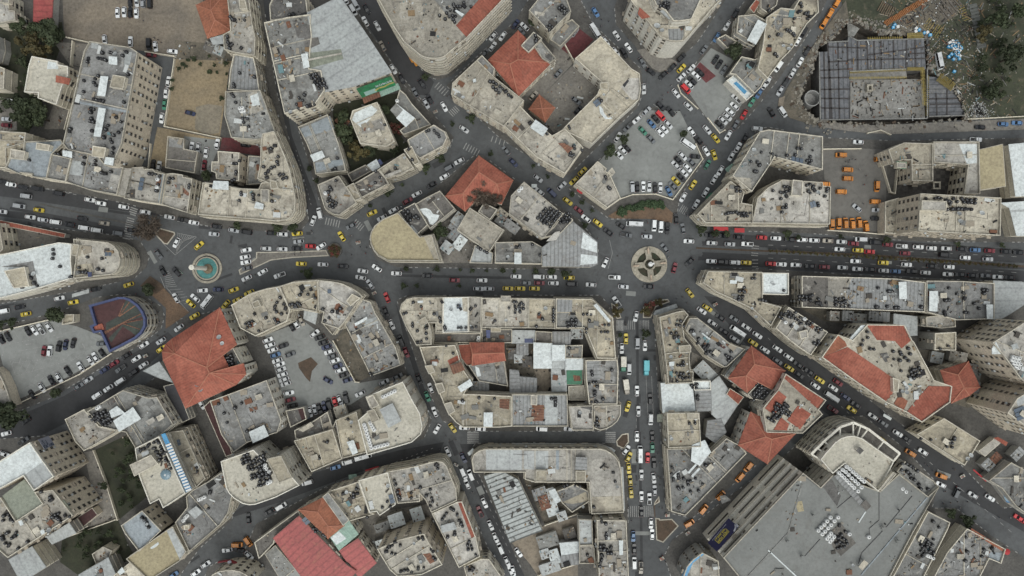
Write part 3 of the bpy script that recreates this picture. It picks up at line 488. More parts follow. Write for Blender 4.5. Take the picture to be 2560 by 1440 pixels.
B('apartment_building', 'small cream block with two black tank clusters beside the maroon yard', 'T02', 13, 'G', 'c', '170,110 275,-20 540,-20 590,120 470,240 380,335', 'win:;rub:4;tank:500,100,6 375,270,4;dish:385,35,24;pat L:225,110 330,130 320,160 230,150')
B('shed', 'low grey slab roof in front of the small cream block', 'T02', 5, 'G', 'g', '380,400 470,260 600,200 672,268 480,472')
B('school_building', 'L-shaped school with sandy roofs around a courtyard', 'T02', 11, 'C', 'l', '630,590 885,368 1190,690 1272,740 1285,900 1268,1000 1100,1150 800,1440 500,1300 850,950 900,830', 'win:;rub:0.7;hut:880,830 960,820 965,900 890,890;pat L:1090,870 1180,780 1280,780 1285,900 1265,990 1200,1000;pat K:1105,850 1160,790 1170,810 1125,875;pat W:870,1060 900,1060 920,1130 960,1180 1010,1160 1000,1190 930,1190 880,1130;tank:570,1260 580,1280 870,985 895,1005;sol:810,1020 850,990 890,1030 850,1075;dish:918,948,16')  # pat K: flat black patch painted in for the dark of a roof hole
B('row_building', 'tan row house with white canopy and brown pergola by the diagonal street', 'G', 12, 'C', 'c', '1257,312 1300,266 1345,312 1380,340 1412,322 1458,370 1412,435 1340,393', 'rub:4;@T02;can W:235,1195 360,1285 310,1365 180,1275;can X:@T12 460,-10 520,-10 612,40 560,92;tank:180,1225 330,1340,3 340,1240;tank:@T12 620,20 630,45 585,85 600,115 620,105 700,60 580,110;dish:@T12 465,125,20')
B('hotel', 'tall cream hotel with a rounded front at the upper junction', 'T02', 22, 'L', 'l', '1188,15 1205,-80 2160,-80 1990,100 1760,372 1715,412 1640,420 1570,412 1480,375', 'win:;can R:1275,70 1385,170 1300,190 1258,140;pat S:1560,290 1700,285 1740,320 1690,410 1570,405;dish:1450,262,34 1500,305,24')
B('hotel', 'raised top storey of the cream hotel with pipe-covered roof', 'T02', 28, 'G', 'l', '1380,-80 1920,-80 1790,200 1700,215 1610,215 1530,110 1440,60', 'rub:4;pat Z:1480,110 1520,90 1600,185 1570,195;tank:1520,20,5 1550,50,4')
B('shop_building', 'small building with a long pale canopy on the upper right street', 'T02', 9, 'G', 'g', '2260,165 2420,150 2560,230 2440,440 2350,400 2240,330', 'rub:3;can W:2460,195 2550,240 2440,445 2350,400')
B('row_building', 'tan row building dotted with tanks along the orange van street', 'T03', 10, 'C', 'c', '-20,180 120,85 250,100 330,-40 490,-40 500,130 385,240 310,360 250,470 210,520 130,600 -10,790 -110,690 -60,480', 'rub:4;pat G:30,260 130,90 240,140 110,310;tank:20,360 105,340 195,290 215,300 230,310 255,330 270,350 270,180 310,115 335,105 345,60 330,30 380,130 400,140 430,160 400,180 410,120 75,535 100,560 15,100;dish:155,460,20 210,490,24 235,450,16')
B('shop_building', 'ruined-looking low building with a rubble roof behind the turquoise sign', 'T02', 7, 'G', 'g', '2170,740 2290,570 2420,600 2560,560 2570,720 2480,880 2420,940 2230,750', 'rub:9')
B('kiosk', 'white roofed kiosk with a turquoise panel beside the square car park', 'T02', 5, 'W', 'l', '2140,810 2220,750 2420,940 2340,1010', 'pat U:2215,832 2245,815 2350,915 2325,942')
B('shed', 'roofless brick enclosure beside the round tree', 'T02', 3, 'D', 'g', '2050,390 2130,350 2240,420 2150,490')
B('house', 'small house with a bright orange roof at the top street', 'T02', 8, 'R', 'c', '2380,80 2440,0 2480,20 2420,125', 'nopar:')
B('house', 'cream house with a tank by the upper right row', 'T02', 9, 'D', 'c', '2480,-40 2660,-40 2640,60 2540,130 2480,90', 'rub:4')
B('corner_building', 'wedge-shaped building with a tan roof beside the wide car park', 'T12', 9, 'C', 'c', '630,405 855,175 945,250 930,272 975,300 1085,545 950,640', 'rub:1;hut:965,278 1000,238 1030,285 1000,318;tank:935,325 945,350 965,430 980,445;dish:830,430,18 825,340,14')
B('house', 'red-roofed building with a bare tree growing out of its court', 'T11', 9, 'R', 'c', '2230,130 2560,365 2450,590 2330,560 2180,570 2090,660 1905,522', 'ridge:2410,400 2230,282 2070,495')
B('corner_building', 'low rounded building with a plain sandy roof at the street fork', 'T11', 12, 'Y', 'l', '1420,690 1640,930 1760,910 1840,1170 1320,1165 1220,1110 1180,1060 1150,990 1143,930 1155,880 1190,820 1270,755', 'pat C:1680,935 1755,918 1825,1150 1780,1155;bal:')
B('row_building', 'dark row building full of tanks beside the sandy rounded roof', 'T11', 10, 'D', 'g', '1425,680 1590,590 1720,810 1605,915', 'rub:4;pat Z:1500,830 1560,810 1630,890 1590,912;tank:1450,650,2 1490,700,6 1520,760,4 1600,740,3')
B('row_building', 'dark roof with a white plastic spill behind the fork building', 'T11', 9, 'D', 'g', '1600,600 1700,540 1840,470 1990,650 1740,850 1630,650', 'rub:3;pat W:1635,650 1700,640 1745,660 1770,700 1835,710 1815,760 1770,810 1740,800 1715,740 1670,700;pat G:1700,545 1760,515 1800,560 1720,590')
B('house', 'square house with a scuffed grey-tan roof in the middle yard', 'T11', 8, 'C', 'g', '2140,640 2480,860 2330,1085 2010,860', 'rub:4;tank:2220,1030 2245,1050 2285,1070 2310,1085')
B('house', 'small dark roof beside the bare tree', 'T11', 8, 'D', 'g', '2280,590 2415,655 2340,760 2222,680', 'rub:3')
B('shop_building', 'grey flat shop roof with a white canopy on the middle street', 'T12', 8, 'G', 'c', '-170,985 200,975 300,1030 298,1200 -170,1188', 'rub:2;can W:25,1085 95,1085 95,1200 22,1200;tank:280,1110 45,1030 75,1020 205,1005;dish:-40,1130,20')
B('shed', 'low pale metal roof left of the grey shop roof', 'T11', 5, 'Z', 'g', '2190,1010 2372,1090 2360,1195 2135,1190')
B('apartment_building', 'long tan block with a heap of black tanks beside the diagonal street', 'T12', 14, 'C', 'c', '120,380 510,700 330,930 300,945 -30,700 -10,520', 'win:;rub:3;tank:370,720,24 310,740,8 430,700,8;wt:70,465 95,440;dish:265,805,12;can L:340,975 430,880 480,870 470,920 440,960')
B('corner_building', 'dark tank-filled corner roof above the striped metal roof', 'T12', 13, 'D', 'c', '520,690 610,760 490,890 300,940 420,830', 'tank:530,760,12')
B('corner_building', 'corner building with a pale striped metal roof facing the lion roundabout', 'T12', 10, 'S', 'l', '300,1040 480,900 610,780 720,870 850,980 855,1200 800,1225 310,1220', 'nopar:;pat W:712,880 850,985 852,1090 690,1040;pat W:690,1100 852,1120 852,1195 680,1210;pat S:340,1010 470,920 690,1080 685,1205 340,1200')
B('corner_building', 'corner building strewn with orange scraps beside the lion roundabout', 'T12', 13, 'C', 'c', '1850,705 1960,590 2180,370 2320,480 2290,590 2400,610 2400,790 1930,790', 'bal:;rub:4;tank:2140,700 2165,690 2190,685 2215,685 2250,680 2290,690 2320,690 2350,690 2385,690 2360,720 2330,715 2300,720 2270,700 2270,450,4')
B('apartment_building', 'grey-roofed block with many tanks left of the orange van lot', 'G', 16, 'G', 'c', '1830,440 1862,390 1898,330 1920,325 2055,342 2055,425 1935,393 1925,410 1878,480', 'win:;rub:2;@T13;tank:50,95 90,120 195,112 280,105 430,125 415,160 440,165 395,165 420,195 300,40 340,45;sol:240,120 360,150 350,195 230,165;tank:@T12 2395,175 2460,180 2500,80 2480,210 2450,275 2430,270;dish:@T12 2330,205,24 2420,60,24;pat L:@T12 2240,330 2380,340 2400,440 2300,450')
B('apartment_building', 'cream block with an inner hut and tanks above the wide avenue', 'T13', 14, 'L', 'c', '-110,540 -10,440 140,360 540,385 545,422 620,428 612,805 -165,790', 'bal:;rub:2;hut:250,360 345,370 340,520 235,510;tank:165,425 200,425 230,440 220,465 130,480 150,485 185,475 55,465 135,545 190,520 395,410 430,400 460,420 410,470 430,490 450,440 470,460 530,440 600,445 595,475 575,520 190,605 150,635 185,635 145,680 505,590 510,615;dish:500,485,24;sol:420,580 470,575 490,620 430,640;pat C:230,570 325,575 320,660 230,655')
B('shop_building', 'tan flat-roofed building right of the orange van lot', 'T13', 12, 'C', 't', '1195,60 1350,-10 1640,0 1640,375 1430,370 1425,165 1340,160 1240,190', 'hut:1290,185 1380,190 1380,240 1288,235;can T:1285,175 1388,180 1380,250 1288,240')
B('shop_building', 'tan building with white rooftop patch around the chequered court', 'T13', 12, 'C', 'c', '1645,-20 2100,-20 2110,500 1950,500 1990,210 1650,185', 'rub:2;pat W:1910,0 2090,0 2090,190 1990,200')
B('office_building', 'tall tan building with a tank-topped roof and square facade windows', 'T13', 24, 'L', 't', '1515,497 2320,540 2310,917 1495,870', 'win:;hut:1540,565 1785,575 1780,665 1535,660;tank:1590,545 1680,540 1710,535 1740,540 1790,560 1815,570 1840,580 1865,545 1900,575 1830,600 1950,548 2000,555 2035,560 2085,552 1970,580 2010,585 2040,585 2080,588 1800,655 1850,650 1875,650 1905,648 1940,648 1975,650 2010,650 2045,652;dish:1912,697,24 2140,692,26 1925,775,26')
B('shed', 'low tan entrance block at the foot of the tall tan building', 'T13', 6, 'C', 't', '1165,580 1300,540 1310,720 1300,900 1160,890')
B('hall', 'hall with a plain yellow-tan panel roof at the right side', 'T13', 10, 'Y', 'c', '2110,60 2345,5 2375,420 2125,455', 'nopar:')
B('hall', 'hall with a bright white roof cut by the right edge', 'T13', 10, 'W', 'c', '2412,8 2700,-20 2700,510 2480,520', 'nopar:')
B('hall', 'lower white roofed hall beside the tall tan building', 'T13', 8, 'W', 'c', '2335,590 2700,570 2700,915 2490,915 2420,640', 'nopar:;pat Z:2430,660 2700,650 2700,670 2440,680')
B('row_building', 'long building with a clean white painted roof at the left edge', 'T10', 14, 'W', 'l', '-60,1130 0,1110 600,985 728,1000 718,1150 735,1340 370,1450 180,1500 -60,1560', 'hut:45,1270 245,1230 290,1420 140,1440;pat G:0,1230 330,1170 380,1420 290,1420 250,1230;tank:518,1055 525,1100 515,1145 590,1225 690,1330 715,1325 290,1310 300,1340 330,1390 360,1418 130,1415 210,1430;dish:335,1300,26')
B('corner_building', 'rounded corner building with stacked balcony rings facing the fountain', 'T10', 16, 'L', 'c', '745,950 1090,985 1150,1020 1190,1070 1212,1150 1205,1215 1170,1275 1120,1305 745,1345 770,1150', 'bal:;rub:2;hut:730,1000 790,1010 770,1120 715,1110;tank:865,1130 1010,1145 825,1280 850,1282 790,1280 970,1250 1020,1265 780,1235;can N:875,1280 915,1280 915,1330 880,1330;pat C:740,1210 930,1190 940,1320 750,1340;sol:1045,1070 1115,1070 1110,1120 1045,1120')
B('house', 'plain tan house at the left edge below the avenue', 'T10', 10, 'C', 'c', '-120,800 0,790 45,1050 0,1095 -120,1100')
B('arcade', 'long thin arcade with a red tile roof along the avenue', 'T10', 4, 'R', 'g', '-40,760 20,770 650,900 640,935 320,870 -40,800', 'nopar:')
B('restaurant', 'round blue-rimmed building with maroon and green roof sectors', 'T20', 10, 'F', 'g', '905,172 1200,90 1260,92 1310,108 1390,165 1440,230 1468,300 1468,380 1430,450 1370,505 1110,640 1035,470 1020,440 950,450 915,380 960,358 930,260', 'rim N:;pat H:1060,350 1190,280 1260,115 1385,180 1445,280 1260,340 1060,425;pat H:1085,500 1215,372 1440,300 1445,390 1360,480 1300,430 1225,385 1112,545;pat X:1180,280 1235,150 1242,152 1190,285;pat X:1185,280 1300,125 1308,130 1195,285;pat X:1190,282 1365,160 1370,168 1195,290;pat X:1020,450 1220,345 1228,355 1040,470;pat X:1220,345 1430,245 1432,254 1225,353;pat X:1220,348 1440,310 1440,318 1225,356;pat X:1220,350 1400,410 1396,417 1218,357;pat R:932,378 1022,355 1045,412 955,442')
B('kiosk', 'small cream gatehouse at the striped car park', 'T20', 4, 'C', 'c', '640,300 670,265 750,262 748,340 630,368')
B('shed', 'tan shed at the lower end of the striped car park', 'T20', 6, 'C', 't', '-60,800 5,850 75,1000 130,1180 -60,1200')
B('school_building', 'large building with a sweeping red hipped roof beside the taxi rank', 'T20', 16, 'R', 'l', '2195,210 2355,560 2205,640 2290,820 2430,770 2450,860 2355,960 1860,1192 1640,720 1630,640 1660,570 1720,520', 'ridge:1745,655 2070,795 2095,850;dish:2170,497,26 2200,560,22 1922,897,30 1955,970,30 1985,1025,26;win:')
B('stair_block', 'dark tank platform let into the side of the sweeping red roof', 'T20', 14, 'D', 'l', '2205,650 2340,600 2420,750 2290,815', 'tank:2230,690,3 2270,720,4 2300,750,4 2290,700,4')
B('row_building', 'first section of the curved row with tan stained roof', 'T21', 14, 'C', 'c', '-240,170 -60,60 100,10 240,-15 345,225 315,330 0,480 -150,400', 'bal:;rub:3;hut:-40,150 20,120 50,180 -20,200;tank:235,95 185,185 205,145 180,215 275,160 290,205 200,240 250,260 95,300 180,310 190,330 220,345 20,430;tank:@T20 2500,380,5 2540,260')
B('row_building', 'curved row section crowded with tanks at its inner edge', 'T21', 14, 'C', 'c', '240,-15 380,-60 620,-78 630,120 610,240 460,210 345,215', 'bal:;rub:4;tank:455,40 435,70 545,15 515,65 590,100 575,70 335,170 360,160 390,170 410,150 430,160 380,190 400,190 440,175 590,190')
B('row_building', 'curved row section with a whitish roof and brown skylight pits', 'T21', 15, 'L', 'c', '622,-78 760,-65 860,-45 960,0 1030,45 1065,80 880,350 830,405 660,350 680,240 630,220', 'bal:;rub:2;hut:905,130 960,60 1040,100 945,180;pat X:800,160 830,150 890,220 870,260 780,210;sol:712,12 750,10 752,55 715,58;tank:665,210 760,235 725,300 685,330 840,205 810,240 960,110;dish:825,290,18')
B('shed', 'small lean-to with a tilted pale blue roof behind the curved row', 'T21', 6, 'Z', 'g', '485,225 615,240 590,358 480,305', 'nopar:')
B('house', 'small rubble-topped house behind the curved row', 'T21', 8, 'C', 'c', '680,365 720,310 850,360 770,470', 'rub:8;can W:800,390 845,345 870,370 830,418')
B('row_building', 'long grey roof covered with demolition debris', 'T21', 11, 'G', 'c', '1065,110 1150,140 1200,260 1240,320 1400,600 1450,770 1150,880 1110,790 890,360', 'rub:11;pat Z:1060,330 1200,290 1222,350 1090,390;can W:985,355 1110,285 1115,310 990,385;tank:1140,855 1160,880')
B('office_building', 'tall white office building with rows of white tanks on its roof', 'T21', 22, 'J', 'l', '1100,1085 1470,935 1560,1110 1640,1250 1665,1380 1650,1460 1560,1540 1390,1590 1115,1668 1025,1320 1150,1210', 'win:;hut:1100,1095 1170,1070 1230,1170 1160,1205;hut:1110,1235 1180,1210 1235,1320 1160,1350;can Z:1235,1215 1365,1150 1455,1330 1325,1400;wt:1268,1090 1297,1077 1327,1063 1355,1048 1385,1033 1170,1297 1182,1325 1140,1350 1152,1375 1165,1398 1178,1420 1080,1370 1090,1398 1098,1420;wt:@T31 1105,15 1115,45 1125,75 1133,105 1142,135 1152,165 1192,157 1220,148 1250,140 1282,132 1313,125')
B('shop_building', 'low tan roof left of the tall white office building', 'T21', 8, 'C', 'c', '800,1320 1010,1235 1030,1340 1110,1640 870,1700', 'tank:915,1315;dish:955,1345,20;can W:@T31 905,100 975,80 1020,205 965,230')
B('shop_building', 'low brownish roof along the lower middle street', 'T31', 9, 'C', 'c', '385,85 770,-30 865,265 560,395', 'rub:3;tank:630,270 710,100')
B('shed', 'small shed with a maroon roof strip beside the mixed car park', 'T21', 6, 'D', 'g', '300,1225 480,1190 510,1310 350,1390', 'pat F:415,1200 480,1190 510,1310 460,1330;rub:2')
B('shed', 'dark low roofs behind the mixed car park', 'T21', 7, 'D', 'g', '390,1420 560,1340 720,1235 770,1400 800,1320 850,1470 540,1540 400,1500', 'rub:5;can L:420,1420 550,1340 580,1380 470,1440')
B('school_building', 'long plain grey roof with a windowed side wall', 'G', 12, 'G', 'l', '527,1002 655,955 668,950 705,1050 695,1080 620,1105 585,1130 555,1085', 'win:;can W:622,1080 660,1062 672,1090 632,1108;tank:@T20 2180,1160 2235,1255 2345,1200 2410,1155 2265,1350 2480,1410,2')
B('arcade', 'narrow maroon arcade roof beside the plain grey roof', 'T20', 4, 'F', 'g', '2045,1190 2105,1130 2240,1440 2320,1660 2260,1680', 'nopar:')
B('corner_building', 'white curved building with a dense black tank field on top', 'T31', 20, 'J', 'l', '-345,290 -20,175 100,290 250,230 370,450 440,530 200,650 0,720 -60,725 -130,710 -210,660 -260,610 -290,560', 'hut:110,270 250,240 360,455 230,510;tank:30,250,6 60,330,8 60,420,8 110,400,4 40,500,5 110,470,3;tank:@T30 2450,270,8 2510,340,8 2540,430,6;wt:90,330 90,355 105,370 130,400 115,515 140,500')
B('row_building', 'rounded corner roof on the central block with cream stains', 'T21', 13, 'L', 'c', '1440,235 1455,165 1510,110 1590,92 1872,95 1870,440 1800,440 1800,345 1730,350 1755,420 1755,565 1605,570 1500,380', 'bal:;rub:3;hut:1620,330 1690,285 1720,345 1650,385;tank:1570,143 1650,185 1860,140 1780,260 1835,300 1845,340 1475,260 1500,250 1563,355 1565,385 1612,430 1700,455 1700,400 1650,535 1615,545 1705,510;can W:1615,128 1670,125 1670,148 1617,150')
B('row_building', 'white painted roof at the top of the central block', 'T21', 13, 'W', 'c', '1872,95 2125,90 2125,440 1870,445', 'pat L:2060,92 2120,92 2120,240 2070,230;sol:2005,160 2050,160 2050,210 2008,212;tank:2020,180 2045,210 1885,390 1890,410 2020,400 2050,400 2100,400;dish:1950,215,20')
B('row_building', 'narrow tan roof right of the white painted roof', 'T21', 13, 'C', 'c', '2128,90 2255,95 2250,445 2128,440', 'tank:2145,210 2195,180 2160,400 2200,390')
B('row_building', 'pale cracked roof in the middle of the central block top row', 'T21', 13, 'L', 'c', '2258,100 2720,105 2725,400 2258,400', 'rub:2;tank:2390,330 2530,200;dish:2500,325,18;tank:@T22 20,140 45,140 95,150 95,185,4 50,200,3 30,250 80,240;hut:2450,80 2545,80 2545,135 2450,135')
B('row_building', 'sandy roof with a row of tanks at its right wall', 'T22', 13.5, 'C', 'c', '165,105 432,110 430,405 165,400', 'rub:1;tank:270,265 305,310 415,215 415,240 415,270 415,300 415,335 245,385;dish:335,205,22')
B('row_building', 'wide corner roof of the central block with a white light strip', 'T22', 13, 'C', 'c', '440,105 800,110 1005,300 1020,500 1035,705 850,700 740,420 720,400 440,400', 'bal:;rub:4;can W:815,175 845,155 990,330 965,345;pat S:445,110 605,120 600,240 450,240;pat G:450,250 610,250 730,390 450,395;tank:715,265 755,265 790,265 775,325 930,370 970,370 895,440 930,440 960,440 745,410 745,445 600,350,8 630,330,2 555,350')
B('row_building', 'grey metal and tan roof on the right edge of the central block', 'T22', 10, 'G', 'c', '735,722 1050,715 1060,830 1050,1160 770,1160 740,900', 'bal:;rub:4;pat S:750,725 868,725 880,920 750,920;pat C:890,990 1045,980 1045,1090 900,1090;tank:800,840 805,870 1000,820 775,960 815,945 845,945 850,985 830,1040 830,1075 800,1140 845,1140 910,1110')
B('row_building', 'square tan roof at the lower right of the central block', 'T22', 11, 'L', 'c', '565,1182 805,1172 815,1420 600,1420', 'rub:2;dish:680,1250,20;pat D:660,1180 800,1185 830,1230 700,1200')
B('corner_building', 'rounded tan corner roof at the lower right of the central block', 'T22', 10, 'C', 'c', '815,1175 1085,1168 1082,1270 1050,1330 1000,1375 940,1405 880,1420 825,1400', 'bal:;rub:4;tank:835,1330,3 840,1380 870,1385')
B('row_building', 'stained corrugated roof along the lower edge of the central block', 'T22', 10, 'S', 'c', '0,1062 552,1062 560,1380 0,1380', 'rub:2;pat Z:330,1070 460,1075 455,1370 330,1370;pat X:200,1170 320,1170 320,1330 190,1330;hut:190,1070 250,1070 248,1170 190,1165;tank:435,1110 435,1140 435,1175 395,1110')
B('row_building', 'rounded yellowish roof at the lower left of the central block', 'T21', 12, 'C', 'c', '1700,770 1640,590 1990,570 2020,650 2060,800 2150,930 2080,1060 2200,1062 2555,1080 2555,1380 2430,1390 2070,1390 2000,1340 1940,1270 1880,1150 1800,960', 'bal:;rub:2;hut:1690,780 1760,770 1790,840 1730,860;hut:1790,960 1860,950 1890,1030 1830,1060;pat R:1915,725 2030,665 2045,710 1935,770;can X:1935,775 2050,740 2090,820 1970,865;can W:2015,990 2140,910 2170,970 2050,1045;can W:2278,1245 2368,1245 2366,1390 2275,1385;pat X:2435,1110 2535,1110 2530,1215 2435,1200;tank:1900,580 1970,655 2230,1100 2385,1110 2065,1130;hut:1880,1160 1950,1140 1990,1230 1930,1270')
B('house', 'red roof between the courtyards of the central block', 'T21', 9, 'R', 'c', '2150,555 2470,555 2485,720 2170,765', 'ridge:2165,660 2480,648')
B('house', 'darker red lean-to roof left of the courtyard red roof', 'T21', 7, 'R', 'c', '2025,570 2148,562 2165,765 2110,770 2050,690', 'nopar:')
B('house', 'grey angular roof below the courtyard red roof', 'T21', 7, 'G', 'c', '2125,770 2480,728 2520,980 2230,930', 'rub:2;pat W:2190,780 2230,800 2250,880 2210,890')
B('shed', 'large white sheet roof in the middle of the central block', 'T22', 7, 'W', 'g', '220,550 400,560 395,800 220,800', 'nopar:;nt:')
B('shed', 'square white sheet roof right of the large white sheet roof', 'T22', 8, 'W', 'g', '405,575 525,575 525,720 405,725', 'nopar:')
B('shed', 'white roof just above the green tarpaulin', 'T22', 7, 'W', 'g', '540,712 705,712 705,815 540,815', 'nopar:')
B('house', 'grey cluttered roof above the white tarpaulin-side roof', 'T22', 6, 'G', 'g', '530,575 705,570 700,705 530,702', 'rub:5;tank:565,590 575,600')
B('shed', 'green tarpaulin stretched over a court in the central block', 'T22', 5, 'T', 'g', '545,818 700,822 700,965 545,965', 'nopar:;pat X:610,870 680,880 690,930 620,930')
B('shed', 'pale crumpled sheet roof between the white roofs', 'T22', 6, 'Z', 'g', '397,728 532,722 537,803 398,803', 'rub:3;nopar:')
B('shed', 'blue-grey sheet roof with scraps left of the green tarpaulin', 'T22', 5, 'Z', 'g', '395,805 538,812 545,1030 400,1035', 'rub:4;nopar:')
B('shed', 'grey corrugated roof beside the earth court', 'T22', 5, 'S', 'g', '80,890 245,905 245,1045 80,1045', 'nopar:')
B('shed', 'folded grey sheet roof at the left of the earth court', 'T22', 6, 'S', 'g', '-20,820 65,830 90,1050 -20,1050', 'nopar:')
B('shed', 'dark corrugated shed under the top row of the central block', 'T22', 6, 'S', 'g', '410,440 595,440 580,565 405,560', 'nopar:;rub:2')
B('shed', 'overgrown dark court roof in the central block', 'T22', 5, 'D', 'g', '235,430 400,440 400,550 232,550', 'rub:4')
B('shed', 'pale sheet roofs with a blue tarpaulin in the central block', 'T22', 5, 'Z', 'g', '0,425 228,428 222,550 0,550', 'rub:4;nopar:;pat N:125,505 213,505 213,548 125,548')
B('shed', 'brownish flat roof below the green tarpaulin', 'T22', 5, 'C', 'g', '562,980 718,972 738,1120 566,1120', 'rub:2')
B('shed', 'dark back courts with pipes behind the white painted roof', 'T21', 5, 'D', 'g', '1780,452 2248,452 2248,548 1780,548', 'rub:4;wt:2225,495 2222,522;can X:1915,480 1945,480 1945,525 1915,525')
B('shed', 'dark back courts right of the pipe courts', 'T21', 5, 'D', 'g', '2258,412 2560,412 2560,548 2258,548', 'rub:6;can N:2300,420 2345,420 2340,500 2305,500;hut:2350,360 2445,365 2445,440 2350,440')
B('row_building', 'long cluttered roof on the left side of the wedge block', 'T22', 13, 'C', 'c', '1470,290 1530,275 1640,240 1720,225 1760,270 1700,360 1720,500 1790,590 1770,680 1780,830 1810,835 1805,945 1560,955 1530,700', 'bal:;rub:8;hut:1670,580 1780,570 1790,640 1680,650;can W:1570,740 1625,735 1620,780 1575,785;tank:1690,330 1650,370 1680,375 1720,380 1595,455 1645,450 1625,495 1670,490 1715,740 1660,775 1695,775 1720,775 1775,865 1720,860 1690,855 1680,890 1710,905 1745,900 1780,900 1650,850 1655,935;dish:1640,515,18 1590,690,20 1600,805,20')
B('shop_building', 'shopfront with a pale teal canopy at the wedge block tip', 'T22', 5, 'Z', 'g', '1420,260 1440,230 1640,165 1650,190 1560,235 1470,285', 'nopar:')
B('row_building', 'slanting roof with tanks on the right side of the wedge block', 'T22', 11, 'G', 'c', '1720,410 1770,300 1850,300 2060,460 2180,560 2330,612 2150,780 2120,790 1960,690 1900,620 1830,530', 'bal:;rub:5;can L:1735,430 1768,365 1790,375 1760,440;can W:1890,450 1910,450 1985,510 1970,520;pat F:2060,540 2140,590 2120,610 2050,565;tank:1790,430 1815,430 1870,510 1860,550 1920,590 1945,600 1965,580 1935,620 1960,640 1990,640 1945,655 2015,675 2145,675 2165,690 2195,700 2170,725 2195,640;dish:1820,465,20')
B('shop_building', 'thin grey strip roof along the wedge-block red roof', 'T22', 9, 'Z', 'g', '2135,880 2310,622 2335,650 2170,892', 'nopar:')
B('school_building', 'bright red hipped roof with a notch at the middle of the wedge block', 'T22', 14, 'R', 'l', '2395,592 2720,830 2600,1000 2480,920 2350,1035 2175,900', 'ridge:2425,765 2340,880;win:')
B('stair_block', 'sunken platform of shiny black tanks between two red roofs', 'T22', 13, 'D', 'l', '2350,1062 2480,925 2600,1005 2640,1050 2520,1130 2400,1110', 'tank:2450,1000,10 2500,1050,8 2420,1070,5')
B('school_building', 'white-walled building with four red roof panels around a tank court', 'T23', 17, 'L', 'l', '170,855 575,1120 500,1215 540,1260 340,1450 -20,1440 -60,1200 100,1010', 'nodiv:;pat R:182,855 562,1112 500,1208 440,1160 165,905;pat R:100,1022 185,1090 65,1270 -30,1205;pat R:300,1175 430,1260 320,1415 190,1320;pat R:130,1292 210,1360 190,1425 55,1420;tank:150,1170,10 110,1240,9 60,1290,5 200,1230,6')
B('shed', 'white metal roof beside the red-awning street market', 'T22', 8, 'W', 'g', '1492,955 1798,955 1830,1240 1512,1245', 'nopar:')
B('shed', 'small white roof over the tank corner in the wedge block', 'T22', 8, 'W', 'g', '1805,928 1980,925 1985,1018 1820,1020', 'tank:1815,960,2 1835,980,3 1840,1008')
B('shed', 'blue-grey metal roof below the small white roof', 'T22', 7, 'S', 'g', '1832,1022 1985,1022 1995,1225 1842,1232', 'nopar:;tank:1860,1085 1860,1115')
B('shed', 'sloping grey metal roof over the passage in the wedge block', 'T22', 6, 'Z', 'g', '1992,950 2070,885 2260,1160 2120,1370 2000,1262', 'nopar:')
B('shed', 'small orange-red lean-to roof in the passage', 'T22', 7, 'R', 'g', '2150,1062 2182,1010 2312,1092 2262,1160', 'nopar:')
B('row_building', 'flat tan roof with two white tanks in the wedge block', 'T22', 11, 'C', 'c', '1545,1250 1868,1245 1885,1585 1560,1595', 'rub:2;hut:1755,1255 1865,1252 1868,1310 1758,1312;tank:1780,1355 1835,1355 1835,1330;wt:1840,1270 1840,1305;dish:@T32 1595,70,20')
B('row_building', 'large pointed grey roof at the lower tip of the wedge block', 'T32', 9, 'G', 'c', '1545,165 1800,160 1990,200 2140,60 2270,130 2340,210 1880,680 1730,830 1590,790 1570,500', 'bal:;rub:5;can W:1800,130 1930,80 1990,200 1880,340 1790,290;can W:1755,405 1835,318 1850,330 1772,418;can W:1790,440 1870,355 1885,370 1808,455;pat D:1840,420 1900,420 1900,470;tank:1605,360 1665,430 1670,460 1620,470 1620,490 1720,470 1760,500 1765,530 1790,495 1840,470 1910,525 1675,575 1715,560 1665,560 1940,335 1600,420 1790,600 1870,590')
B('school_building', 'large red hipped roof at the lower end of the wedge block', 'G', 13, 'R', 'l', '1878,1033 1985,1085 1918,1157 1848,1112', 'ridge:1915,1092 1930,1098;win:')
B('shed', 'tilted dark blue-grey sheet roof beside the passage', 'T22', 6, 'S', 'g', '1960,1330 2090,1310 2140,1440 2050,1560 1940,1480', 'nopar:')
B('corner_building', 'pointed tan building facing the lion roundabout from the lower right', 'G', 12, 'C', 'c', '1757,707 1769,678 1905,681 1905,755 1952,768 1926,815 1880,772 1830,748 1790,730', 'bal:;rub:4;@T22;tank:2300,15,3 2330,40 2480,120 2510,120 2540,130 2290,100,4;tank:@T12 2420,1330,3;dish:2400,205,16 2440,290,18;can W:@T12 2180,1360 2250,1365 2245,1400 2180,1395')
B('row_building', 'white painted square roof along the wide avenue', 'G', 12, 'W', 'c', '1905,682 1970,683 1970,737 1905,735', 'tank:@T23 165,25;dish:@T13 50,1400,20')
B('apartment_building', 'slanting tan block with rows of small tanks above the dark street', 'T23', 13, 'C', 'c', '200,190 590,440 420,670 300,590 210,520 70,400', 'bal:;rub:3;hut:310,440 390,420 400,490 330,510;tank:230,250,7 330,300,5 420,350,4 140,280,4 510,420,4 490,550,3 510,530 240,380 325,360;wt:180,345 370,310')
B('row_building', 'long grey roof line south of the wide avenue', 'G', 11, 'S', 'g', '2003,690 2150,694 2240,697 2312,706 2310,780 2003,768', 'rub:3;pat D:2003,690 2070,692 2070,769 2003,768;pat C:2070,692 2130,694 2115,730 2125,770 2070,769;@T23;can W:1308,-60 1385,-60 1390,110 1315,110;tank:350,120,6 390,120,6 450,70 510,110 525,155 540,170 495,150 590,150 685,170 720,140,6 760,170,4 780,130 820,180 1090,190 1110,190 1200,185 1280,195 1310,195 1220,35 1210,30 1110,0')
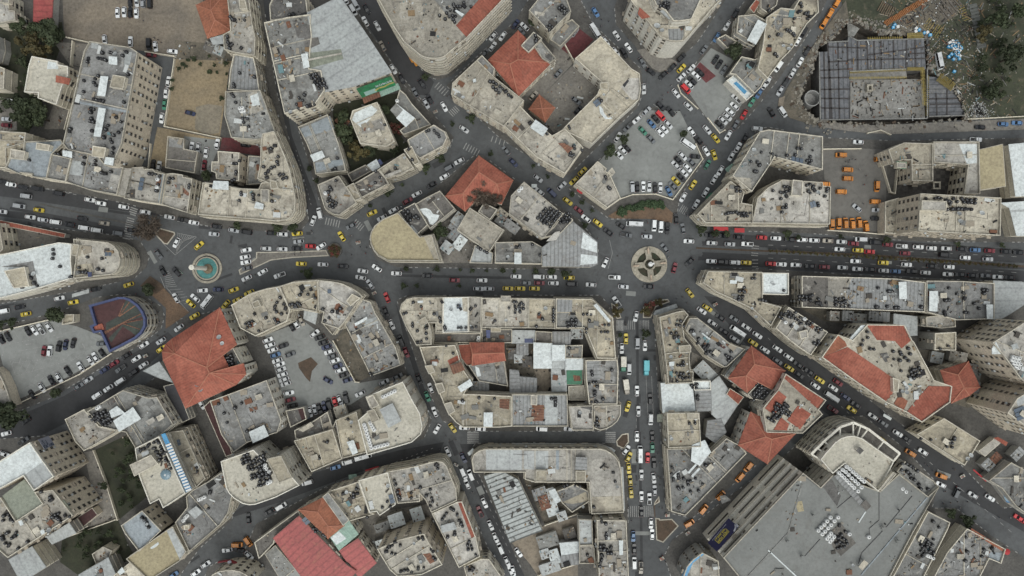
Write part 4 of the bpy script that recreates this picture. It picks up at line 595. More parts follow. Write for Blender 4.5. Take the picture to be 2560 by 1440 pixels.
B('row_building', 'mottled grey roof with scattered tanks near the white metal hall', 'G', 11, 'G', 'c', '2314,702 2400,703 2483,708 2483,797 2390,800 2314,780', 'rub:3;@T23;can W:1615,30 1700,30 1695,235 1612,230;can W:2185,165 2252,165 2252,310 2190,310;tank:1820,0 1900,60 1965,50 1970,105 1800,140,2 1780,270 1775,240 2180,40,3 2120,205 1980,245 2010,250 2070,155 1540,190')
B('hall', 'hall with a wide white metal roof at the right edge', 'T23', 9, 'Z', 'c', '2257,-70 2660,-50 2660,100 2430,250 2257,350', 'nopar:')
B('house', 'tan tower house with a bare roof behind the red-roof complex', 'T23', 9, 'C', 'g', '1570,290 1860,250 1865,388 1720,402 1575,380')
B('house', 'square tower house with a tan roof right of the red-roof complex', 'T23', 12, 'C', 'g', '1660,452 1870,440 1868,622 1655,618', 'win:;tank:1730,610 1810,580')
B('shed', 'sagging pale sheet roof behind the red-roof complex', 'T23', 5, 'Z', 'g', '1262,262 1490,290 1490,470 1420,475 1350,370 1260,360', 'nopar:')
B('hotel', 'long complex with red tile strips around a cluttered white roof', 'T23', 17, 'L', 'c', '690,465 840,520 985,365 1355,370 1430,520 1450,540 1650,920 1830,980 1810,1140 1530,1340 1380,1240 1170,1140 850,920 530,690', 'win:;nodiv:;rub:5;pat O:692,470 770,535 790,580 640,650 535,688;pat R:545,690 645,650 795,590 1250,900 1245,1060 1180,1130 860,915;pat R:985,368 1350,373 1428,525 1335,605 1270,530 1090,520;pat R:1605,980 1825,985 1810,1140 1530,1338 1385,1240 1490,1110;pat O:1310,1072 1398,1130 1350,1235 1258,1155;pat W:815,505 930,375 975,370 850,535;pat D:1115,660 1190,645 1230,720 1175,745;tank:1000,440 1005,497 960,525 945,570 1030,610 1070,615 1260,635 1340,665 1330,640 1410,605 1430,660 1380,700 1270,715 1325,725 1415,730 1340,830 1480,850,6 1510,820,4 1530,880 1420,890;dish:1385,1045,24 1345,1035,20 1385,1005,18;hut:1250,900 1310,920 1300,1040 1255,1040')
B('house', 'separate small red roof right of the long red complex', 'T23', 12, 'R', 'c', '1735,830 2000,745 2110,990 2010,1070 1840,1140', 'ridge:1900,870 1960,1000')
B('tower_block', 'tall tower block with white tanks cut by the right edge', 'T23', 27, 'C', 't', '2235,545 2580,325 2950,430 2700,1010 2515,905 2340,670', 'win:;pat W:2240,605 2280,535 2345,660 2240,662;wt:2460,690 2490,700 2520,705 2450,720 2480,730 2510,735 2470,755 2500,760 2530,765 2490,785 2515,800;can Z:2430,570 2490,550 2510,600 2450,620')
B('tower_block', 'tower block with a grey glass roof at the lower right edge', 'T23', 27, 'L', 't', '2385,1245 2480,1100 2650,1000 2950,1200 2750,1520', 'win:;pat Z:2480,1110 2640,1020 2640,1100 2500,1190;sol:2450,1220 2560,1180 2600,1300 2500,1320')
B('house', 'tan flat roof with stacked black tanks by the lower right street', 'T33', 9, 'C', 'c', '1480,20 1750,-140 2110,85 1955,330', 'rub:2;tank:1870,60 1840,90 1870,80 1820,110 1850,115 1800,150 1850,155 1640,80 1540,70;dish:2030,235,24 1995,270,22')
B('kiosk', 'little white cabin with a red awning near the lower right tower', 'T33', 4, 'L', 'l', '2115,190 2280,60 2320,110 2170,240', 'nopar:;can R:2255,60 2300,50 2400,105 2380,140')
B('house', 'grey cluttered low roof behind the blue cloth banner', 'T33', 7, 'G', 'g', '2200,480 2420,300 2640,420 2640,860 2470,740 2330,560', 'rub:6')
B('shopping_centre', 'huge shopping centre with a blue-grey roof and tank fields', 'T33', 20, 'A', 'l', '-450,1250 345,405 520,550 645,420 1110,590 1300,415 1590,640 1700,545 1440,1000 1190,1480 -260,1480', 'steps:;slots:;nodiv:;rub:0.5;pipe B:930,1430 1590,655;pipe K:905,1320 935,1210 1200,930 1440,640;pipe W:0,1180 290,1450;pipe K:1110,600 1110,880 1010,965 1015,1040;pipe K:350,1260 520,1070;pipe W:905,905 975,795;pipe K:345,430 520,560;pipe G:-200,1440 200,1010 340,520;pipe K:690,760 880,600;can A:1140,955 1180,950 1185,985 1145,990;can A:1290,1090 1330,1085 1335,1120 1295,1125;can A:335,1240 370,1240 370,1270 335,1270;can A:450,830 480,830 480,855 450,855;can A:190,1090 225,1090 225,1120 190,1120;can A:1320,780 1345,780 1345,805 1320,805;pat Y:270,700 340,690 360,790 300,800;pat D:545,540 640,470 730,640 690,740 650,690 600,620;can S:660,445 710,410 950,690 920,730;can D:925,730 975,675 1035,740 980,790;pat D:610,1000 730,910 880,1110 730,1240 650,1160;can L:905,1350 960,1280 1005,1310 945,1385;'
 'wt:630,857 705,857 595,895 668,893 567,930 635,933 537,958 605,965 508,990 575,998 547,1025 635,1018 615,1045 665,1050 595,1070 645,1078 625,1100 820,1025 1015,1055;tank:720,940 780,1000 710,1060 740,1030 760,1070 720,1100 750,1120 790,1090 800,1120 690,1120 730,1160 700,1170 770,1150;dish:850,1335,16')
B('shopping_centre', 'rounded white roof terrace of the shopping centre with tank racks', 'T33', 23, 'J', 'l', '520,270 565,210 620,150 665,100 720,60 785,40 850,35 930,60 1250,290 1095,590 760,310 640,410', 'wt:790,350 822,370 852,400 882,425 910,452 938,475 965,498 750,380 780,400 810,430 842,465 875,492 905,520 940,555 715,410 740,435 765,458 790,485 815,510 840,535 865,560 905,595;can D:880,185 920,150 960,185 920,225;hut:1115,570 1250,400 1280,420 1140,585')
B('shopping_centre', 'brown framed lower terrace ring around the rounded white roof', 'T33', 18, 'D', 'l', '430,220 490,160 560,90 640,10 720,-50 780,-80 850,-95 960,-60 1100,40 1315,215 1255,290 930,60 850,35 720,60 620,150 520,270', 'beam:;bal:')
B('shopping_centre', 'narrow grey wing of the shopping centre lined with black tanks', 'T33', 19, 'G', 'g', '1280,390 1360,290 1500,385 1640,480 1695,540 1585,645 1350,450', 'rub:2;tank:1350,320 1395,320 1430,340 1460,360 1500,390 1340,380 1400,400 1430,430 1440,470 1470,480 1520,530 1530,570 1610,575;wt:1350,570 1385,600')
B('row_building', 'grey building with a dark tank tangle behind the shopping centre', 'T33', 10, 'G', 'g', '1590,790 1810,900 1790,960 1540,1460 1230,1460', 'rub:3;tank:1660,900 1720,960 1665,1080 1560,1110,8 1600,1150,6 1540,1200,5 1640,1220,3;wt:1600,1240 1625,1250 1655,1265')
B('market_hall', 'market building with a terracotta edge strip in the lower right', 'T33', 8, 'G', 'c', '1980,960 2365,1165 2320,1310 2200,1260 2100,1460 1640,1460 1780,1200', 'rub:7;pat O:2035,962 2360,1165 2345,1195 2020,990;pat B:2215,1200 2340,1210 2310,1305 2205,1270;tank:1990,1060 2000,1200 2170,1180 2250,1170 2150,1250 1980,1290')
B('corner_building', 'curved grey and blue building at the bottom beside the avenue', 'T32', 12, 'C', 'g', '1700,1460 1745,1340 1810,1265 1900,1200 2060,1285 2070,1470', 'win:;rub:3;pat U:1700,1440 1745,1340 1800,1270 1900,1205 1920,1225 1810,1310 1750,1440')
B('row_building', 'broad pale roof with a rounded corner by the yellow taxi line', 'T32', 10, 'C', 'c', '-400,280 -380,220 -330,185 -260,165 880,165 940,180 990,210 1035,250 1068,300 1090,400 1115,800 795,815 770,500 235,500 130,470 130,400 -380,400', 'bal:;rub:1;pat Z:-260,175 100,180 100,380 -260,380;pat Z:120,190 365,190 360,380 120,370;pat B:440,185 470,185 470,375 440,375;can S:640,250 750,255 750,380 630,375;hut:240,385 345,385 345,490 240,495;hut:640,390 735,390 735,500 640,500;pat C:800,650 1100,640 1110,795 800,805;tank:1015,410 1035,500 820,755;dish:1055,550,16')
B('market_hall', 'long roof of pale slats with dark gaps beside the curved street', 'T32', 8, 'Q', 'g', '-280,440 -100,395 60,480 300,985 -20,1105', 'nopar:;rub:3')
B('house', 'small angular grey house in the rubble court', 'T32', 6, 'G', 'g', '440,590 620,520 765,590 770,690 600,800 500,705', 'can W:365,590 430,565 490,690 440,720;tank:525,550 555,535 630,540 680,545;pat C:500,705 740,595 765,690 600,720;dish:710,750,16')
B('house', 'narrow pale blue-grey roof left of the tank-topped tall house', 'T32', 8, 'Z', 'g', '662,865 800,872 808,1125 672,1130', 'rub:2')
B('house', 'brown lower roof below the narrow pale roof', 'T32', 7, 'C', 'g', '672,1132 818,1128 830,1310 672,1310', 'rub:3;tank:755,1235')
B('apartment_building', 'tall tan house with black tanks and white boxes on the market street', 'T32', 13, 'C', 'c', '845,875 1140,880 1165,1470 870,1470', 'win:;rub:4;can W:1070,1085 1110,1085 1110,1230 1075,1230;tank:900,900 940,920 945,1020 945,1045 945,1070 905,1160,4 940,1200,3 960,1215 995,1215 990,1160 885,1260,2 885,1310 880,1345;pat L:870,1390 1160,1390 1160,1400 870,1400')
B('shed', 'white folded roof in the sandy court', 'T32', 5, 'W', 'g', '480,1115 660,1100 665,1210 600,1225 580,1240 500,1240', 'nopar:')
B('shed', 'grey sheet roof below the white folded roof', 'T32', 5, 'S', 'g', '490,1242 662,1215 665,1320 500,1345', 'nopar:')
B('apartment_building', 'light smooth roof with solar panels on the curved lower street', 'T31', 16, 'J', 'c', '1030,480 1320,400 1400,720 1240,830 1210,790 1140,800', 'win:;sol:1320,630 1370,620 1390,710 1345,720;dish:1320,540,22;tank:1310,700 1340,750 1260,760')
B('row_building', 'wide rounded roof with rust stains at the lower junction', 'T31', 15, 'C', 'c', '1325,390 1500,360 1640,330 1740,300 1810,288 1870,295 1905,335 2000,560 2010,680 1755,800 1700,680 1640,610 1640,690 1420,710', 'bal:;rub:4;tank:1380,490 1395,530 1415,600 1420,640 1430,680 1435,655 1550,660 1550,615 1640,560 1740,580 1755,665 1765,700 1740,745 1800,330 1820,340 1815,370 1875,475 1700,640;dish:1480,440,20 1870,430,18;pat G:1600,390 1770,330 1780,420 1640,470')
B('row_building', 'rubble-strewn brown roof right of the orange hipped roof', 'T31', 12, 'C', 'c', '722,592 1030,492 1140,800 1190,815 930,888 770,640', 'rub:9;tank:870,620 1000,570 1010,620 990,630,2 1110,855;dish:905,605,20')
B('school_building', 'orange hipped roof above the red metal roof', 'T31', 14, 'O', 'l', '440,780 665,668 870,935 720,1055', 'ridge:620,800 720,940')
B('school_building', 'grey blank wall block beside the orange hipped roof', 'T31', 15, 'G', 'l', '672,650 720,612 925,880 872,930', 'nopar:')
B('school_building', 'pale green metal roof panel below the orange hipped roof', 'T31', 13, 'E', 'l', '745,1052 930,895 1020,1022 830,1180', 'nopar:;pat W:745,1058 830,992 905,1065 805,1130')
B('market_hall', 'wide hall with a striped pink-red metal roof at the bottom', 'T31', 13, 'M', 'l', '175,1062 430,845 905,1335 1000,1395 930,1480 480,1480', 'nopar:;pat M:430,848 560,985 900,1335 720,1460 290,968;sol:465,870 510,830 560,890 500,935;tank:570,970 590,1000 600,970 620,990 650,1000 670,1030 690,1045')
B('market_hall', 'smaller red metal roof at an angle beside the striped one', 'T31', 12, 'M', 'l', '835,1190 1020,1070 1200,1310 1030,1460 940,1310 905,1290', 'nopar:')
B('row_building', 'long trough-like rim building along the striped red hall', 'T31', 9, 'D', 'l', '-10,1100 160,975 430,780 450,830 200,1040 180,1110 35,1262', 'rub:5')
B('shed', 'grey flat annex under the striped red hall', 'T31', 6, 'G', 'g', '95,1225 190,1140 480,1480 250,1480', 'nopar:')
B('tower_block', 'tall block with windowed upper face and light tank-ringed roof', 'T31', 22, 'L', 't', '1215,1165 1440,1070 1680,1010 1730,1100 1865,1320 1660,1420 1420,1440 1340,1370', 'win:;rub:1;pat X:1670,1220 1740,1210 1800,1290 1740,1320;tank:1390,1105 1360,1140 1330,1150 1310,1170 1300,1200 1440,1140 1390,1230 1355,1220 1640,1010 1660,1060 1620,1070 1670,1080 1750,1180 1770,1200 1770,1260 1790,1280 1480,1390 1515,1385 1555,1400 1620,1370 1675,1365 1445,1400;dish:1512,1275,16 1645,1300,16 1580,1115,16')
B('apartment_building', 'leaning-shaped pale roof with a narrow red terrace edge', 'T31', 15, 'L', 'c', '1760,810 2010,695 2060,690 2200,1050 2240,1240 2030,1350', 'rub:3;win:;pat R:2015,690 2052,682 2200,1042 2155,1058;pat N:2025,715 2060,710 2080,750 2050,775;can Z:1840,940 1980,900 2010,970 1860,1010;tank:1950,770 1975,785 2010,830 1900,820 1880,850 1860,880 1985,1010 1985,1030 1915,1055 2030,890 2050,920 2065,950 2130,1100 2115,1135 2150,1145 2160,1180 2120,1180 2195,1235')
B('row_building', 'scuffed tan roof at the bottom of the curved lower street', 'T31', 10, 'C', 'c', '2078,1340 2250,1262 2330,1265 2480,1480 2120,1480', 'rub:3;tank:2110,1350 2130,1390 2170,1370 2160,1390')
B('corner_building', 'round-fronted building with a red sign band at the bottom edge', 'T30', 14, 'C', 'c', '2080,1490 2130,1420 2200,1385 2320,1372 2400,1385 2470,1420 2540,1490', 'win:')
B('office_building', 'broad white flat roof in the lower left with a windowed side', 'T30', 25, 'W', 't', '-60,330 310,100 550,440 350,582 245,432 -60,600', 'win:;pat Z:245,430 440,290 545,440 350,580')
B('office_building', 'olive ribbed roof below the broad white roof', 'T30', 22, 'V', 't', '30,640 240,482 430,710 170,880', 'nopar:')
B('office_building', 'tank-strewn roof with a windowed side wall in the lower left', 'T30', 22, 'C', 't', '355,595 540,575 740,830 90,1250 -60,1120 -60,700 20,650 170,885 435,712', 'win:;rub:4;can W:180,895 215,880 235,925 205,940;can W:400,990 435,970 450,1010 415,1030;pat V:610,690 640,680 710,780 680,790;tank:405,600 495,655 510,680 490,690 545,830 575,820 560,860 580,875 600,905 640,840 690,850 520,850 30,840 70,825 85,855 20,890 100,880 125,895 50,1020 70,1010 20,1080 10,1055 40,1120 80,1130 70,1150 110,1065 140,1045 150,1010 265,1100 170,1170;dish:490,985,26')
B('shed', 'stained grey lean-to roof below the tank-strewn office roof', 'T30', 12, 'Z', 'g', '470,1052 690,912 755,1010 520,1120', 'nopar:')
B('hall', 'white sheet roof at the bottom left corner', 'T30', 12, 'Z', 'c', '90,1280 320,1150 455,1350 250,1480 200,1480', 'nopar:')
B('shed', 'maroon flat roof beside the garden', 'T30', 5, 'F', 't', '730,890 920,765 970,830 800,970', 'nopar:')
B('row_building', 'grey-brown rubble roof by the diagonal road', 'T30', 8, 'C', 'c', '660,-130 850,-230 1000,-60 1190,-10 850,185 760,90', 'rub:6')
B('office_building', 'grey roof with a large white canopy and a dense tank court', 'T20', 16, 'G', 'l', '880,1235 1160,1065 1240,1020 1490,1095 1580,1090 1740,1360 1610,1470 1365,1600 1270,1440 1040,1390', 'bal:;can W:1090,1230 1170,1180 1250,1250 1115,1300;can W:1130,1330 1330,1190 1410,1310 1190,1440;can L:1455,1335 1530,1290 1555,1330 1490,1372;tank:930,1270,6 1000,1250,6 1060,1320,7 1050,1270,5 1020,1340,4 960,1310,4;wt:985,1190 965,1205;pat D:1060,1130 1150,1080 1190,1120 1100,1180')
B('office_building', 'roof with a glass dome and a bright blue edge', 'T30', 22, 'J', 'l', '1360,160 1600,40 1860,610 1640,755 1600,665 1510,715 1400,430', 'pat U:1610,25 1650,10 1920,575 1862,605;slats:1685,110 1900,590,17;hut:1300,330 1510,230 1580,320 1345,440;tank:1400,185 1430,170 1465,150 1520,170 1560,90 1580,110 1600,150 1610,185 1640,210 1645,260 1650,285 1680,300 1690,330 1700,370 1590,280 1600,250 1570,230 1550,200 1540,165 1480,130 1530,110 1590,210,3;tank:1330,345 1355,330 1385,315 1415,300 1355,400 1385,385 1410,370 1435,355;can Z:1410,210 1480,180 1490,215 1425,250;dome:1650,430,50')
B('apartment_building', 'stepped terrace block between the blue-edged roof and the street', 'T30', 13, 'C', 't', '1690,0 1840,-20 2060,460 1970,550', 'win:;bal:;sol:1760,80 1790,75 1810,130 1780,140;tank:1870,240 1960,360 1965,400')
B('shed', 'black strip roof behind the white canopy roof', 'T20', 9, 'K', 'g', '1640,985 1750,960 1890,1310 1790,1355', 'nopar:')
B('shed', 'pale grey angular canopy roof beside the sweeping red roof', 'T20', 8, 'Z', 'g', '1440,830 1590,742 1700,905 1720,940 1600,900', 'nopar:')
B('corner_building', 'grey rounded corner roof with rubble near the orange vans', 'T30', 12, 'G', 'c', '1870,640 1930,580 2090,490 2220,400 2280,440 2325,530 2330,620 2290,800 2210,920 1900,1190 1760,900 1880,750', 'bal:;rub:4;can Z:1880,800 1960,740 2030,800 1950,870;wt:1985,680 2010,670 2040,655;wt:1830,890 1850,860 1870,840;hut:1840,935 1890,930 1890,970 1845,975;tank:2095,605 2075,770')
B('house', 'small smooth grey roof with a tank clump by the dark garden', 'T30', 11, 'B', 't', '1220,930 1430,780 1620,980 1400,1190 1260,1010', 'win:;tank:1410,860 1440,880 1460,910 1460,940 1480,960;dish:1470,925,14')
B('row_building', 'sandy roof with a pale grey edge strip near the bottom left', 'T30', 12, 'Y', 'c', '1270,1262 1655,990 1735,940 1870,1190 1800,1288 1500,1480', 'pat Z:1665,985 1735,945 1865,1195 1800,1280;pat W:1500,1160 1580,1100 1590,1120 1560,1150 1520,1170')
B('shed', 'whitish metal roof at the bottom beside the dark garden', 'T30', 9, 'Z', 'g', '790,1430 1080,1262 1160,1440 1160,1480 790,1480', 'rub:3;nopar:')
B('house', 'small cream roof with white scraps at the bottom', 'T30', 11, 'L', 'c', '1150,1425 1340,1272 1460,1400 1430,1480 1160,1480', 'rub:5;can W:1175,1400 1220,1350 1250,1400 1200,1430')
B('house', 'half-built hut in the dark lower garden', 'T30', 6, 'C', 'c', '930,1215 1040,1140 1130,1180 1090,1280 970,1310', 'pat D:1040,1150 1120,1185 1085,1250 1050,1220')
# ---------------------------------------------------------------- building the buildings
WIN = {}
def window_mesh(wd, ht, var=0):
    k = (round(wd, 2), round(ht, 2), var)
    if k not in WIN:
        m = MB(); hw, hh = wd / 2, ht / 2            # in the wall plane: x along the wall, z up, y outwards
        m.add([(-hw, 0.03, -hh), (hw, 0.03, -hh), (hw, 0.03, hh), (-hw, 0.03, hh)], [(3, 2, 1, 0)], 0)
        for a, b in (((-hw, hh), (hw, hh + 0.18)), ((-hw - 0.15, -hh - 0.16), (hw + 0.15, -hh)), ((-hw - 0.14, -hh), (-hw, hh + 0.18)), ((hw, -hh), (hw + 0.14, hh + 0.18))):
            m.box(((a[0] + b[0]) / 2, 0.06, (a[1] + b[1]) / 2), (b[0] - a[0], 0.16, b[1] - a[1]), 0, 1)
        m.box((0, 0.05, 0), (0.06, 0.05, ht), 0, 1)
        if var == 1: m.box((0.3, 0.38, -hh - 0.55), (0.85, 0.6, 0.6), 0, 2)       # air conditioner below the sill
        if var == 2: m.box((-hw * 0.5, 0.09, 0), (hw, 0.06, ht), 0, 2)            # shutter drawn over one half
        if var == 3: m.box((0, 0.5, hh + 0.25), (wd + 0.5, 1.0, 0.1), 0, 1)       # little canopy
        WIN[k] = m.mesh('window', [GLASS, FRAME, DISH])
    return WIN[k]
RUB = {}      # loose rubble and lean-to roof sheets, collected by quarter of the picture
TANKS = []; WTANKS = []; DISHES = []
LAB = {}
def parse(o, f):
    r = []
    for it in o.split(';'):
        it = it.strip()
        if not it: continue
        if it.startswith('@') and ':' not in it: f = it[1:]; continue
        k, v = it.split(':', 1); ff = f
        if v.startswith('@'): ff, v = v[1:].split(' ', 1)
        k = k.split(' '); r.append((k[0], k[1] if len(k) > 1 else None, ff, v))
    return r
WPOLY = []
for sp in SPEC:
    WPOLY.append((wpoly(sp[2], sp[6], sp[3]), sp[3], poly_px(sp[2], sp[6])))
def roof_under(px, py):
    """height of the highest roof the photo shows at this pixel, and the index of its building"""
    best = (0.0, -1)
    for i, (wp, h, pp) in enumerate(WPOLY):
        if h > best[0] and inside(px, py, pp): best = (h, i)
    return best
def free_side(x, y, h, me):
    return not any(i != me and hh > h - 3 and inside(x, y, wp) for i, (wp, hh, _) in enumerate(WPOLY))
n_win = 0
ROOTS = []
for bi, (name, label, f, h, roof, wall, poly, opts) in enumerate(SPEC):
    LAB[bi] = label; O = parse(opts, f); has = {k for k, *_ in O}
    wp = clean(WPOLY[bi][0]); n = len(wp)
    cx = sum(p[0] for p in wp) / n; cy = sum(p[1] for p in wp) / n
    root = empty(name, cx, cy, 0, label, name.replace('_', ' ')); ROOTS.append(root)
    if 'rub' not in has and roof in 'CLGDSJ' and 'ridge' not in has: O.append(('rub', None, f, '2.6' if roof not in 'SJ' else '0.8'))
    A = area(wp); d0 = long_dir(wp); ang = math.atan2(d0.y, d0.x)
    ridge = [v for k, m, ff, v in O if k == 'ridge']
    # walls, with string courses or balcony rings at every storey
    mb = MB(); mb.prism(wp, -0.02, h, 0)
    nf = max(1, int(round(h / 3.4))); fh = h / nf
    mb.obj('wall', [WALL[wall]], root)
    if h >= 7 and ('win' not in has or 'bal' in has):
        mb = MB(); dpt = 0.6 if 'bal' in has else 0.2; hh = 0.95 if 'bal' in has else 0.35
        for k in range(1, nf):
            z = k * fh; po = offset(wp, dpt)
            mb.ring(po, offset(wp, -0.05) if 'bal' not in has else offset(wp, dpt - 0.18), z - 0.18, z - 0.18 + hh)
            if 'bal' in has: mb.ring(offset(wp, dpt - 0.1), offset(wp, -0.05), z - 0.2, z - 0.02)
        if nf > 1: mb.obj('balcony' if 'bal' in has else 'string_course', [CAP], root)
    if 'steps' in has:
        for q_ in range(n):
            a, b = wp[q_], wp[(q_ + 1) % n]; e = Vector((b[0] - a[0], b[1] - a[1])); L = e.length; e /= max(L, 0.1); nr = Vector((e.y, -e.x)); mx, my = (a[0] + b[0]) / 2, (a[1] + b[1]) / 2
            if L < 8 or -(mx * nr.x + my * nr.y) * h / (H - h) < 4 or not free_side(mx + nr.x * 2.2, my + nr.y * 2.2, h, bi): continue
            for i_ in range(1, 4):
                o0, o1, zt_ = 1.5 * (i_ - 1), 1.5 * i_, h - 4.3 * i_; mb = MB(); mb.prism([(a[0] + nr.x * o0, a[1] + nr.y * o0), (a[0] + nr.x * o1, a[1] + nr.y * o1), (b[0] + nr.x * o1, b[1] + nr.y * o1), (b[0] + nr.x * o0, b[1] + nr.y * o0)], 0, zt_, 0, top=0); mb.obj('terrace', [WALL[wall]], root)
                mb = MB(); mb.bar((a[0] + nr.x * (o1 - 0.1), a[1] + nr.y * (o1 - 0.1), zt_ + 0.2), (b[0] + nr.x * (o1 - 0.1), b[1] + nr.y * (o1 - 0.1), zt_ + 0.2), 0.3, 0.6); mb.obj('terrace_rim', [CAP], root)
    # roof
    if ridge:
        rp = [P2W(*fpx(f, *q[:2]), h + 2.2) for q in pts(ridge[0])]; rise = 0.42 * min(math.sqrt(A), 22) * 0.5
        rp = [P2W(*fpx(f, *q[:2]), h + rise) for q in pts(ridge[0])]; po = offset(wp, 0.45)
        near = [min(range(len(rp)), key=lambda j: (rp[j][0] - x) ** 2 + (rp[j][1] - y) ** 2) for x, y in po]
        mb = MB(); cap = MB()
        for i in range(n):
            j = (i + 1) % n; a, b = near[i], near[j]; mid = list(range(a, b + 1)) if a <= b else list(range(a, b - 1, -1))
            e = Vector((po[j][0] - po[i][0], po[j][1] - po[i][1])); L = e.length; e /= max(L, 1e-3); fn = Vector((-e.y, e.x))
            vs = [(*po[i], h), (*po[j], h)] + [(*rp[q], h + rise) for q in reversed(mid)]
            us = [((v[0] * e.x + v[1] * e.y), 1.25 * (v[0] * fn.x + v[1] * fn.y)) for v in vs]
            mb.add(vs, [tuple(range(len(vs)))], 0, [us]); cap.bar((*po[i], h + 0.08), (*rp[near[i]], h + rise + 0.08), 0.34, 0.2)
        for q in range(len(rp) - 1): cap.bar((*rp[q], h + rise + 0.08), (*rp[q + 1], h + rise + 0.08), 0.36, 0.22)
        mb.ring(offset(wp, 0.47), offset(wp, -0.02), h - 0.28, h - 0.02)
        ro = mb.obj('roof', [ROOF[roof]], root); cap.obj('ridge_cap', [plain('ridge_tile', (0.40, 0.17, 0.11), 0.8)], ro)
    else:
        mb = MB(); ins = offset(wp, -0.27) if 'nopar' not in has else wp
        mb.flat(ins if abs(area(ins)) < A else wp, h - (0.0 if 'nopar' in has else 0.02)); mb.obj('roof', [ROOF[roof]], root)
        if 'nopar' not in has:
            mb = MB(); ph = 0.9 if 'rim' not in has else 1.4; po, pi = offset(wp, 0.05), offset(wp, -0.3 if 'rim' not in has else -0.85)
            mb.ring(po, pi, h - 0.25, h + ph)
            mb.obj('parapet', [ROOF['N'] if 'rim' in has else (WALL['l'] if roof in 'WJ' else CAP)], root)
        else:
            mb = MB(); mb.ring(offset(wp, 0.25), offset(wp, -0.02), h - 0.22, h - 0.03); mb.obj('eave', [ROOF[roof] if roof in 'ZSWMEVQ' else CAP], root)
    zt = h + (0.0 if not ridge else 1.0)
    pz = 0.03; cz = 2.3
    for k, m, ff, v in O:
        if k == 'pat':
            z = h + pz; pz += 0.02; p = wpoly(ff, v, z)
            if ridge: z = h + 0.4
            mb = MB(); mb.prism(p, z - 0.3, z + (0.12 if m in 'RO' else 0), 0, top=0); mb.obj('roof_sheet', [ROOF[m]], root)
        elif k == 'hut':
            hh = 2.5; p = wpoly(ff, v, h + hh); mb = MB(); mb.prism(p, h - 0.1, h + hh, 0); mb.flat(offset(p, -0.25), h + hh - 0.12, 1)
            mb.ring(offset(p, 0.12), offset(p, -0.25), h + hh - 0.25, h + hh + 0.12, 2); mb.obj('stair_hut', [WALL['c'], ROOF['C'], CAP], root)
        elif k == 'can':
            hh = cz; cz += 0.06; p = wpoly(ff, v, h + hh); mb = MB(); mb.prism(p, h + hh - 0.16, h + hh, 0, top=0, bottom=True)
            q = offset(p, -0.35)
            for x, y in q: mb.bar((x, y, h - 0.1), (x, y, h + hh - 0.15), 0.14, 0.14, 1)
            mb.obj('canopy', [ROOF[m], STEEL], root)
        elif k == 'sol':
            c4 = wpoly(ff, v, h + 0.9); qx = sum(p[0] for p in c4) / len(c4); qy = sum(p[1] for p in c4) / len(c4); dd = long_dir(c4); e = Vector((-dd.y, dd.x))
            us = [p[0] * dd.x + p[1] * dd.y for p in c4]; vs_ = [p[0] * e.x + p[1] * e.y for p in c4]; lx, ly = max(us) - min(us), max(vs_) - min(vs_); rows = max(1, round(lx / 1.6))
            for r_ in range(rows):
                o = (r_ + 0.5) / rows * lx - lx / 2; mb = MB()
                mb.box((qx + dd.x * o, qy + dd.y * o, h + 0.75), (lx / rows * 0.86, ly, 0.07), math.atan2(dd.y, dd.x), 0, 0.16)
                for sg in (-1, 1): mb.bar((qx + dd.x * o + e.x * ly * 0.4 * sg, qy + dd.y * o + e.y * ly * 0.4 * sg, h), (qx + dd.x * o + e.x * ly * 0.4 * sg, qy + dd.y * o + e.y * ly * 0.4 * sg, h + 0.75 + 0.06 * sg), 0.08, 0.08, 1)
                so = mb.obj('solar_panel', [PANEL, STEEL]); tag(so, 'tilted solar panel atop ' + label, 'solar panel', 'solar panels on ' + label)
        elif k in ('tank', 'wt'):
            for q in pts(v):
                px, py = fpx(ff, q[0], q[1]); (TANKS if k == 'tank' else WTANKS).append((px, py, int(q[2]) if len(q) > 2 else 1, h, bi))
        elif k == 'dish':
            for q in pts(v): DISHES.append((*fpx(ff, q[0], q[1]), q[2] / 4 * MPP, h, bi, bool(ridge)))
        elif k == 'dome':
            q = pts(v)[0]; x, y = P2W(*fpx(ff, q[0], q[1]), h + 1); r_ = q[2] / 4 * MPP; mb = MB()
            mb.lathe([(r_, 0), (r_, 0.5), (r_ * 0.8, 0.8), (r_ * 0.45, 1.05), (0.05, 1.15)], 12, (x, y, h))
            for i in range(12):
                a = 2 * math.pi * i / 12; mb.bar((x + r_ * math.cos(a), y + r_ * math.sin(a), h + 0.52), (x, y, h + 1.2), 0.1, 0.1, 1)
            mb.obj('glass_dome', [plain('dome_glass', (0.17, 0.25, 0.30), 0.2), WHITEP], root)
        elif k == 'pipe':
            q = [P2W(*fpx(ff, *c[:2]), h) for c in pts(v)]; mb = MB()
            for a, b in zip(q[:-1], q[1:]): mb.bar((*a, h + 0.12), (*b, h + 0.12), 0.16 if m == 'K' else 0.5, 0.2)
            mb.obj('roof_pipe', [ROOF[m]], root)
        elif k == 'slats':
            a, b = pts(v); n_ = int(b[2]); mb = MB()
            for i in range(n_):
                t = (i + 0.5) / n_; x, y = a[0] + (b[0] - a[0]) * t, a[1] + (b[1] - a[1]) * t; mb.bar((*P2W(*fpx(ff, x - 34, y + 14), h + 0.35), h + 0.35), (*P2W(*fpx(ff, x + 20, y - 6), h + 0.35), h + 0.35), 0.75, 0.12)
            mb.obj('slat', [WHITEP], root)
        elif k == 'slots':
            sm = {}
